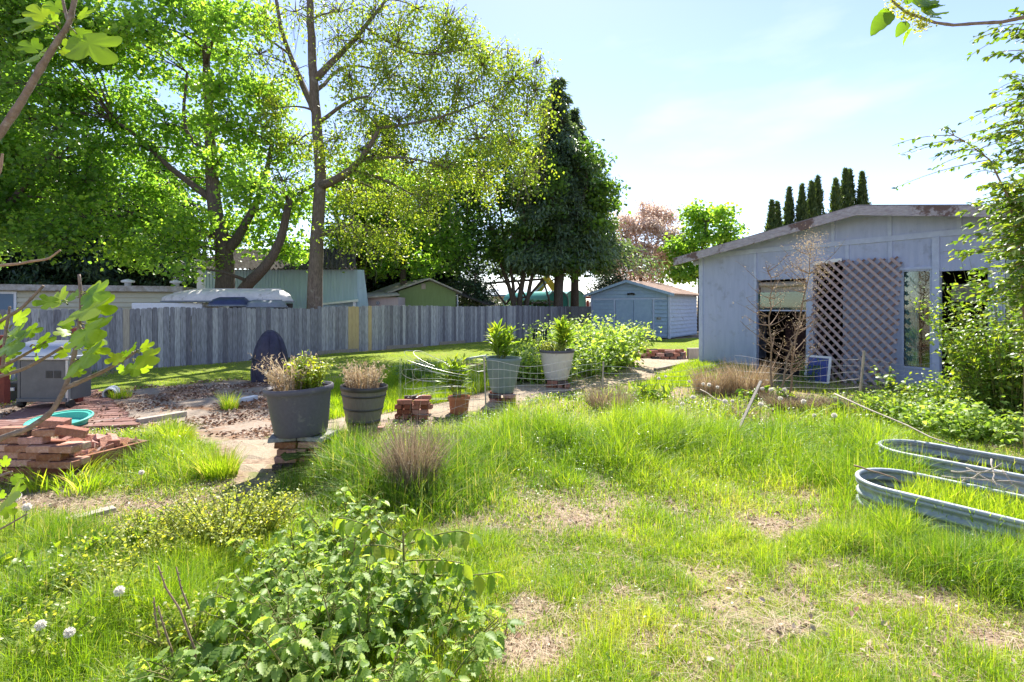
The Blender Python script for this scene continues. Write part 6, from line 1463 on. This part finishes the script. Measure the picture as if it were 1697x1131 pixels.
# nettles and shrub on the right
for i, (px, py, rad, h, dn, lb) in enumerate([(1600, 702, .55, .72, 60, 'dense bushy shrub in front of the right window, left lobe'), (1705, 705, .55, 1.5, 95, 'dense bushy shrub in front of the right window, middle lobe'), (1725, 715, .8, 2.5, 130, 'dense bushy shrub cut by the right frame edge'),
                                            (1500, 705, .5, .42, 34, 'low nettle patch left of the big right shrub'), (1560, 722, .5, .42, 36, 'low nettle patch behind the farther raised bed'), (1640, 740, .5, .55, 36, 'low nettle patch right behind the farther raised bed')]):
    c = G(px, py); leafy('leafy_shrub', lb, (c.x, c.y+rad*.5), 0, rad, h, dn, 44, LEAF8, L_shrub if i < 3 else L_berry, .085, cat='bush', bush=.06, group='shrubs at the right edge', lo=.05, psd=.4, lean=.3, sm=M_stem)
def whip(name, lb, D, poly, n_sub, lsz=.066, sl_=(.3, .75)):
    t = thing(name, lb, 'shrub', (W(poly[0][0], 0, D).x, D, 0)); mb = MB(); cl = Cloud(); P = [W(x, y, D) for x, y in poly]; P = [Vector((P[0].x, D, 0))]+P
    Q = []
    for i in range(len(P)-1):
        for k in range(6): Q.append(P[i].lerp(P[i+1], k/6))
    Q.append(P[-1]); mb.tube(Q, [.016*(1-.8*i/len(Q)) for i in range(len(Q))], 6); L1 = []; YY = []
    for i in range(n_sub):
        j = random.randint(int(len(Q)*.2), len(Q)-2); sgn = random.choice((-1, -1, 1)); ln = random.uniform(*sl_)
        e = Q[j]+Vector((sgn*ln, random.gauss(0, .3), ln*random.uniform(-.35, .35))); pp = bez(Q[j], Q[j].lerp(e, .5)+Vector((0, 0, .08)), e, 6); mb.tube(pp, [.006, .005, .004, .004, .003, .003, .002], 3, cap=False)
        a = math.atan2(e.y-Q[j].y, e.x-Q[j].x)-math.pi/2
        for k in range(int(ln*70)): u = random.random(); q = min(5, int(u*6)); L1.append(tuple(pp[q].lerp(pp[q+1], u*6-q))); YY.append(a+random.choice((-1, 1))*random.uniform(.3, 1.2))
    n = len(L1); cl.add(LEAF8, A(L1)+rng.normal(0, .01, (n, 3)), rots(n, -.25, .35, .5, A(YY)), rng.uniform(.6, 1.2, n)*lsz, np.clip(rng.normal(.5, .25, n), 0, 1))
    mb.build('stem', M_cane, t); cl.build('leaves', L_shrub, t)
whip('arching_shrub', 'tall arching shoot with tiny leaves reaching into the sky at the right edge', 5.4, [(1700, 560), (1690, 420), (1672, 330), (1640, 265), (1600, 235), (1562, 215)], 22, .066, (.15, .4))
whip('arching_shrub', 'upright leafy shoot rising along the right frame edge', 5.0, [(1735, 500), (1728, 300), (1716, 160), (1702, 50), (1696, 20)], 60, .07, (.15, .4))
whip('arching_shrub', 'second leafy shoot just outside the right frame edge', 5.8, [(1730, 500), (1722, 350), (1705, 250), (1690, 180)], 70, .07, (.15, .4))
whip('arching_shrub', 'bushy leafy shoots filling the right edge above the roof line', 5.3, [(1738, 520), (1732, 430), (1724, 360), (1716, 300)], 95, .075, (.15, .45))
whip('arching_shrub', 'leafy shoots at the right edge in front of the roof fascia', 5.0, [(1736, 560), (1730, 480), (1722, 400), (1716, 345)], 90, .075, (.15, .45))
whip('arching_shrub', 'leafy side shoots at the right edge level with the top of the arborvitae', 5.5, [(1740, 420), (1730, 300), (1718, 200), (1710, 120)], 80, .07, (.15, .35))
whip('arching_shrub', 'leafy shoot rising in front of the right window glass', 5.6, [(1735, 600), (1728, 500), (1720, 420), (1712, 360)], 50, .07, (.15, .35))
# foreground raspberries
def rasp(name, lb, c, rad, h, ncane, per, sz=.063, leaf=RASP, lm=None, tint=(.6, .27)):
    t = thing(name, lb, 'raspberry bush', (c[0], c[1], 0), 'raspberry bushes in the foreground'); mb = MB(); pos = []; yaw = []; scl = []; pit = []
    for i in range(ncane):
        a = random.uniform(0, 6.283); q = math.sqrt(random.random())*rad; hh = h*random.uniform(.5, 1.05)*(1-.35*q/rad)
        b = Vector((c[0]+math.cos(a)*q*.6, c[1]+math.sin(a)*q*.6, 0)); e = Vector((c[0]+math.cos(a)*q*1.25, c[1]+math.sin(a)*q*1.25, hh)); pts = bez(b, b.lerp(e, .5)+Vector((0, 0, hh*.15)), e, 8)
        mb.tube(pts, [.005*(1-.07*k) for k in range(9)], 5, cap=False)
        for k in range(per):
            u = .25+.75*(k+random.random())/per; j = min(7, int(u*8)); p = pts[j].lerp(pts[j+1], u*8-j); y0 = random.uniform(0, 6.283); pl = random.uniform(.04, .09)
            tip = p+Vector((-math.sin(y0)*pl, math.cos(y0)*pl, pl*.5)); mb.tube([p, p.lerp(tip, .5)+Vector((0, 0, .008)), tip], [.002, .0016, .0012], 3, cap=False)
            s_ = sz*random.uniform(.45, 1.3)*(1-.3*(u > .92))
            for dy, off, k2 in ((0, 0, 1.0), (1.15, .0, .8), (-1.15, .0, .8)):
                pos.append(tuple(tip)); yaw.append(y0+dy); scl.append(s_*k2); pit.append(random.gauss(-.35, .3))
    n = len(pos); cl = Cloud(); R = rots(n, -.35, .32, .35, A(yaw))
    cl.add(leaf, A(pos), R, A(scl), np.clip(rng.normal(tint[0], tint[1], n), 0, 1)); mb.build('cane', M_stem, t, smooth=True); cl.build('leaves', lm or L_berry, t)
for i, (px, py, rad, h, nc, lb) in enumerate([(600, 1180, .42, .62, 60, 'raspberry bush at the bottom edge below the sapling'), (480, 1160, .40, .50, 50, 'raspberry bush at the bottom edge right of the bare canes'), (560, 1040, .42, .55, 56, 'raspberry bush in the middle foreground with pleated leaves'),
                                    (690, 1110, .32, .42, 34, 'raspberry bush beside the bare ground at bottom centre'), (500, 950, .30, .36, 26, 'small raspberry shoots between the yellow shrub and the long grass'), (585, 900, .26, .40, 24, 'raspberry shoots in front of the shaded long grass'), (400, 1120, .28, .30, 22, 'low raspberry growth around the bare canes')]):
    c = G(px, py); rasp('raspberry_bush', lb, (c.x, c.y), rad*1.08, h*.86, int(nc*.58), 10)
# sapling with big pinnate leaves
def sapling():
    b = G(665, 1010); D = b.y; t = thing('sapling', 'young sapling with drooping yellow green compound leaves over the raspberries', 'sapling', tuple(b)); mb = MB(); pos = []; yaw = []; sc = []
    top = W(668, 880, D)
    mb.tube([b, b.lerp(top, .5)+Vector((.01, 0, 0)), top], [.009, .007, .005], 6)
    rach = [((668, 900), (600, 862), (560, 858)), ((668, 890), (700, 868), (705, 885)), ((670, 905), (760, 870), (778, 885)), ((672, 930), (740, 925), (768, 935)), ((668, 950), (760, 960), (830, 948)), ((665, 915), (640, 900), (600, 905)), ((668, 960), (720, 1000), (735, 1020))]
    for r in rach:
        P = [W(r[0][0], r[0][1], D), W(r[1][0], r[1][1], D-.1), W(r[2][0], r[2][1], D-.18)]; pts = bez(P[0], P[1], P[2], 8); mb.tube(pts, [.004]*4+[.003]*5, 5, cap=False)
        a = math.atan2(P[2].y-P[0].y, P[2].x-P[0].x)-math.pi/2
        for k in range(2, 9):
            for s_ in ((-1, 1) if k < 8 else (0,)):
                pos.append(tuple(pts[k])); yaw.append(a+s_*1.1); sc.append(.085*random.uniform(.8, 1.15)*(1.15 if k > 5 else .9))
    n = len(pos); cl = Cloud(); cl.add(OVATE, A(pos), rots(n, -.75, .3, .3, A(yaw)), A(sc), np.clip(rng.normal(.65, .25, n), 0, 1)); mb.build('stem', M_stem, t, smooth=True); cl.build('leaves', L_lance, t, smooth=True)
sapling()
# yellowish small-leaved shrubs, lower left
for px, py, rad, h, n, lb in [(370, 905, .34, .42, 60, 'yellow green small-leaved shrub in front of the gravel path tip'), (250, 925, .30, .28, 40, 'lower yellow green shrub left of the bigger one'), (190, 1000, .3, .25, 30, 'straggly small-leaved shrub in the lower left grass'), (440, 880, .22, .25, 24, 'sparse twiggy shrub beside the shaded grass')]:
    c = G(px, py); leafy('small_leaved_shrub', lb, (c.x, c.y), 0, rad, h, int(n*1.3), 52, LEAF8, L_box, .031, cat='shrub', bush=.022, group='yellow green small-leaved shrubs', psd=.6)
# broad weeds lower left
for px, py, h, lb in [(120, 950, .22, 'broad-leaved weed in the lower left grass'), (230, 905, .20, 'broad-leaved weed left of the small-leaved shrub'), (20, 960, .2, 'broad-leaved weed at the left frame edge'), (150, 800, .16, 'bright weed growing at the foot of the timber box'), (1340, 790, .14, 'clover-like weed left of the nearer raised bed')]:
    c = G(px, py); leafy('weed_plant', lb, (c.x, c.y), 0, .16, h, 9, 10, LEAF8, L_lance, .075, up=True, psd=.5, lo=0)
for px, py, rad, h, n, lm, lb in [(60, 1010, .22, .26, 26, L_shrub, 'leafy green weed at the lower left frame edge'), (320, 1080, .20, .24, 22, L_box, 'yellowish weed beside the bare canes'), (60, 1090, .22, .24, 20, L_box, 'yellowish weed in the bottom left corner'), (170, 930, .2, .18, 22, L_shrub, 'spreading weed near the half buried board'), (430, 1000, .2, .24, 22, L_shrub, 'green weed left of the raspberry bushes'),]:
    c = G(px, py); leafy('weed_plant', lb, (c.x, c.y), 0, rad, h, n, 26, LEAF8, lm, .034, bush=.03)
# bare canes
for i, (pts, lb) in enumerate([([(330, 1150), (322, 1075), (298, 1010), (275, 975), (262, 938)], 'tallest bare brown cane at bottom left with a bent top'), ([(300, 1150), (285, 1080), (270, 1035), (262, 1005)], 'middle bare brown cane at bottom left'), ([(283, 1150), (266, 1070), (257, 1020), (255, 990)], 'leftmost bare brown cane at bottom left'), ([(330, 1075), (318, 1020), (300, 975), (292, 940)], 'pale thin cane right of the brown canes'), ([(722, 1140), (800, 1085), (835, 1062), (842, 1030)], 'thin fallen cane over the bare ground at bottom centre')]):
    D = 2.15+.08*i; P = [W(x, y, D) for x, y in pts]; t = thing('bare_cane', lb, 'cane', tuple(P[0])); mb = MB(); Q = []
    for k in range(len(P)-1):
        for q in range(3): Q.append(P[k].lerp(P[k+1], q/3))
    Q.append(P[-1]); mb.tube(Q, [.0052*(1-.5*k/len(Q)) for k in range(len(Q))], 7)
    for k in range(1, len(Q)-1): e = Q[k]+Vector((random.choice((-1, 1))*.008, 0, .006)); mb.tube([Q[k], e], [.004, .002], 5)
    mb.build('stem', M_cane, t, smooth=True)
# sticks across the beds
def stick(a, b, D0, D1, r, lb, m=None):
    P, Q = W(*a, D0), W(*b, D1); mb = MB(); pts = [P.lerp(Q, k/6)+Vector((random.gauss(0, .008), 0, random.gauss(0, .006))) for k in range(7)]; pts = [p-P for p in pts]; mb.tube(pts, [r*(1-.08*k) for k in range(7)], 6); o = mb.build('dry_stick', m or M_cane, None, smooth=True); o.location = P; tag(o, lb, 'stick')
stick((1384, 654), (1585, 742), 6.4, 4.5, .011, 'long pale stick slanting down onto the farther raised bed', M_palewood)
stick((1415, 770), (1495, 800), 3.9, 3.7, .007, 'thin dry stick arching over the end of the nearer raised bed')
for i, (a, b) in enumerate([((1560, 790), (1697, 800)), ((1600, 775), (1690, 822)), ((1640, 760), (1655, 815)), ((1590, 800), (1660, 770)), ((1660, 780), (1720, 850)), ((1575, 782), (1668, 782))]):
    stick(a, b, 3.95, 3.75, .007, ['lowest straw-coloured stick of the bundle on the beds', 'crossing stick of the bundle on the beds, slanting right', 'upright stick of the bundle on the beds', 'stick of the bundle rising to the right', 'rightmost stick of the bundle reaching the frame edge', 'level top stick of the bundle on the beds'][i], M_palewood)
stick((1195, 700), (1330, 735), 6.6, 5.9, .006, 'thin stick lying across grass right of the leaning stake')
stick((1160, 645), (1240, 690), 8.2, 7.0, .008, 'pale stick lying below the tan dead clump', M_palewood)
# dandelion clocks
def dandelion():
    t = thing('dandelion', 'x', 'dandelion', (0, 0, 0), 'dandelion clocks'); MB().tube([(0, 0, 0), (.004, 0, .09), (0, 0, .18)], [.0025, .0022, .002], 6).build('stem', M_stem, t)
    n = 150; v = rng.normal(0, 1, (n, 3)); v /= np.linalg.norm(v, axis=1)[:, None]; c = Cloud(); mb = MB()
    for q in v: mb.tube([Vector((0, 0, .195))+Vector(q)*.004, Vector((0, 0, .195))+Vector(q)*.022], [.0004, .0018], 3)
    mb.lathe([(.001, -.014), (.010, -.010), (.014, 0), (.010, .010), (.001, .014)], (0, 0, .195), 12)
    mb.build('seed_head', M_down, t); return t
dp = dandelion(); first = True
DL = [(25, 905, 1.5, 'biggest dandelion clock at the left frame edge'), (40, 905, 1.2, 'dandelion clock just right of the biggest one'), (60, 1110, 1.2, 'dandelion clock on a yellow stem in the lower left corner'), (122, 1120, 1.1, 'dandelion clock right of the yellow stemmed one'), (200, 1050, 1, 'dandelion clock deep in the lower left grass'), (123, 800, 1, 'dandelion clock in front of the timber box'),
      (235, 830, 1, 'dandelion clock above the bright tuft left of the path')]+[(x, y, 1.5, None) for x, y in [(1090, 652), (1102, 645), (1140, 655), (1166, 660), (1172, 668), (1190, 664), (1213, 690), (1262, 668), (1276, 672), (1290, 690), (1258, 705), (1130, 705), (1126, 712), (1300, 672), (1230, 650), (1150, 690), (1330, 700), (1350, 720), (1385, 730), (1200, 700)]]
for px, py, sc, lb in DL:
    o = dp if first else copy_tree(dp); first = False
    g = G(px, py); o.location = (g.x, g.y, T(g)); o.scale = (sc*random.uniform(.8, 1.1),)*3; o.rotation_euler = (random.uniform(-.1, .1), random.uniform(-.1, .1), random.uniform(0, 6))
    o['label'] = lb or 'small white dandelion clock among the weeds between path and outbuilding'
    if not lb: o['group'] = 'dandelion clocks between path and outbuilding'

# ------------------------------------------------------------------ near fig branches, upper right twig
def figbranch(name, lb, branches, leaves, D, rr=.009, bm=None):
    b0 = branches[0][0][0]; t = thing(name, lb, 'branch', tuple(W(b0[0], b0[1], D))); mb = MB(); pos = []; R = []; sc = []; tn = []
    for pts, r0, r1 in branches:
        P = [W(p[0], p[1], D+(p[2] if len(p) > 2 else 0)) for p in pts]; Q = []
        for i in range(len(P)-1):
            for k in range(6): Q.append(P[i].lerp(P[i+1], k/6))
        Q.append(P[-1]); m = len(Q)
        for _ in range(3): Q = [Q[0]]+[(Q[i-1]+Q[i]*2+Q[i+1])/4 for i in range(1, m-1)]+[Q[-1]]
        rad = [.86*(r0+(r1-r0)*i/(m-1))*(1+.18*(i % 7 == 3)+.05*math.sin(i*2.3)) for i in range(m)]; mb.tube(Q, rad, 10)
    mb.build('stem', bm or M_figbark, t, smooth=True)
    c = Cloud(); pm = MB()
    for (x0, y0, x1, y1, dz, roll) in leaves:
        a = W(x0, y0, D); b = W(x1, y1, D+dz); v = b-a; L_ = v.length
        pet = a+v*.18; pm.tube([a, a.lerp(pet, .5)+Vector((0, 0, .004)), pet], [.0022, .0018, .0016], 5, cap=False)
        yv = v.normalized(); nrm = Vector((math.sin(roll)*.7, -1.1, math.cos(roll)*.7)); xv = yv.cross(nrm).normalized(); zv = xv.cross(yv)
        M = np.array([[xv.x, yv.x, zv.x], [xv.y, yv.y, zv.y], [xv.z, yv.z, zv.z]]); pos.append(tuple(pet)); R.append(M); sc.append((L_*.80, L_*.82, L_*.82)); tn.append(min(1, max(0, random.gauss(.5, .25))))
    c.add(FIG, A(pos), A(R), A(sc), tn); pm.build('leaf_stalks', M_stem, t); c.build('leaves', L_fig, t, smooth=True)
    return t
figbranch('fig_branch', 'near fig branch with lobed yellow green leaves before the grill',
    [([(-60, 770), (0, 726), (45, 712), (85, 685), (108, 645), (122, 595), (131, 545), (135, 500), (131, 455)], .0095, .0040), ([(110, 643), (140, 630), (180, 612), (225, 583)], .007, .004),
     ([(-30, 632), (0, 624), (40, 612), (70, 596), (103, 576)], .006, .004), ([(-20, 545), (0, 533), (35, 512), (55, 492), (72, 474)], .0055, .0035), ([(5, 610), (8, 560), (15, 520), (16, 508)], .005, .003), ([(-20, 620), (20, 600), (55, 580), (78, 566)], .005, .003)],
    [(112, 500, 52, 502, -.05, .3), (112, 505, 85, 488, .05, -.4), (131, 490, 170, 480, -.03, .3), (133, 485, 175, 492, -.06, -.3), (135, 505, 188, 515, -.04, .2), (135, 510, 148, 522, -.12, .6), (133, 495, 112, 488, .04, .6),
     (130, 545, 96, 534, 0, .3), (132, 540, 172, 528, 0, -.3), (132, 548, 165, 545, .02, .1), (128, 552, 88, 552, -.05, .2), (130, 540, 162, 560, -.1, .5), (122, 590, 92, 578, .02, -.3), (124, 580, 183, 582, .02, .5), (122, 598, 152, 598, -.1, .2), (135, 560, 150, 572, -.05, .5), (128, 560, 180, 568, .05, -.1),
     (118, 620, 143, 617, 0, .2), (120, 612, 125, 622, -.05, .4), (225, 584, 255, 568, 0, .3), (226, 584, 258, 601, -.05, .2), (222, 586, 212, 578, -.06, -.2), (218, 588, 172, 600, -.04, .3), (215, 592, 200, 583, 0, .1), (220, 595, 225, 622, -.06, .5), (222, 596, 244, 620, .05, .2), (205, 600, 197, 620, 0, .2),
     (16, 545, 48, 512, 0, .4), (14, 552, -8, 520, 0, .3), (12, 560, 35, 552, -.05, .1), (10, 570, 25, 578, -.1, .3), (30, 555, 70, 545, 0, .3), (60, 590, 62, 570, 0, .2), (50, 575, 92, 560, 0, .2), (25, 560, 5, 555, .1, .3), (8, 590, 35, 585, 0, -.2), (5, 600, 20, 592, 0, .2), (-5, 610, 25, 612, 0, .4), (20, 610, 15, 625, .02, .3), (60, 602, 62, 590, 0, .1)], 1.35)
figbranch('fig_leaf_spray', 'fig leaves hanging in at the left edge in front of the brick wall', [([(-60, 800), (-10, 792), (20, 782)], .006, .003), ([(-60, 830), (-20, 835), (12, 826)], .005, .003), ([(-20, 885), (0, 878), (45, 852)], .004, .002)],
    [(10, 780, 8, 755, 0, .3), (15, 785, 38, 800, 0, .2), (5, 790, -12, 775, 0, .3), (10, 826, 42, 806, 0, .3), (8, 828, 20, 826, -.1, .1), (0, 832, 5, 812, 0, .5), (-10, 840, 30, 850, .05, .2)], 1.5)
figbranch('fig_branch', 'near fig branch crossing the upper left corner with backlit leaves', [([(-40, 270), (0, 222), (35, 170), (75, 100), (98, 65), (115, 40), (130, -30)], .011, .006), ([(115, 40), (108, 20), (100, -20)], .005, .003)],
    [(95, 45, 45, 5, 0, .3), (100, 40, 42, 18, .05, .2), (98, 50, 80, 22, 0, -.3), (120, 35, 155, 15, 0, .3), (112, 42, 150, 68, 0, .2), (116, 48, 182, 100, -.05, .2), (105, 55, 132, 92, 0, .4), (100, 60, 162, 92, .05, .3), (92, 62, 72, 62, 0, .4), (78, 92, 30, 66, 0, .3), (80, 95, 45, 95, .05, .1), (95, 80, 118, 92, 0, .2), (90, 40, 35, 45, .05, .2), (110, 25, 75, 0, 0, .3)], 1.25)
t = figbranch('bare_twig', 'bare twig with one leaf reaching in over the mobile home', [([(-30, 448), (0, 440), (30, 438), (55, 433), (80, 430), (100, 415)], .005, .003)], [(5, 438, -14, 425, 0, .3), (10, 440, -12, 455, .05, .3)], 1.5, bm=M_cane)
t = figbranch('bare_twig', 'short reddish twig stub at the left edge below the upper branch', [([(-10, 300), (0, 285), (3, 262), (4, 255)], .005, .003)], [(-5, 290, -30, 270, 0, .2)], 1.4, bm=M_cane)
# seed-bearing twig upper right
t = thing('seed_twig', 'twig with winged brown seed cluster hanging into the upper right sky', 'twig', tuple(W(1700, 28, 1.6)))
mb = MB(); P = [W(x, y, 1.6) for x, y in [(1760, 20), (1697, 29), (1660, 37), (1620, 39), (1580, 42), (1550, 38), (1500, 20), (1470, -5)]]; Q = []
for i in range(len(P)-1):
    for k in range(5): Q.append(P[i].lerp(P[i+1], k/5))
mb.tube(Q, [.0062*(1-.5*i/len(Q))*(1+.15*(i % 5 == 2)) for i in range(len(Q))], 8); mb.build('stem', M_figbark, t, smooth=True)
c = Cloud(); pos = []; R = []; sc = []
for x0, y0, x1, y1, dz in [(1478, 20, 1444, 55, 0), (1476, 15, 1452, 30, .05), (1503, 35, 1486, 60, 0), (1514, 45, 1492, 76, .03), (1540, 30, 1562, 28, 0), (1530, 20, 1568, 2, 0), (1500, 10, 1508, -20, 0), (1520, 15, 1545, -10, .05), (1535, 28, 1560, 12, .06)]:
    a = W(x0, y0, 1.6); b = W(x1, y1, 1.6+dz); v = b-a; yv = v.normalized(); nr = Vector((.3, -.5, .8)); xv = yv.cross(nr).normalized(); zv = xv.cross(yv); pos.append(tuple(a)); R.append(np.array([[xv.x, yv.x, zv.x], [xv.y, yv.y, zv.y], [xv.z, yv.z, zv.z]])); sc.append((v.length*1.15, v.length, v.length))
c.add(OVATE, A(pos), A(R), A(sc), rng.uniform(0, .3, len(pos))); c.build('leaves', L_fig, t, smooth=True)
c = Cloud()
for x, y, n, s_ in [(1480, 12, 120, 12), (1500, 22, 140, 11), (1528, 42, 260, 11), (1515, 25, 120, 12), (1490, 0, 80, 12)]:
    p = A(W(x, y, 1.6))[None]+rng.normal(0, 1, (n, 3))*s_*.5*1.6/F; c.add(LEAF4, p, rots(n), rng.uniform(.005, .011, n), rng.uniform(.3, 1, n))
c.build('seed_cluster', L_box, t)
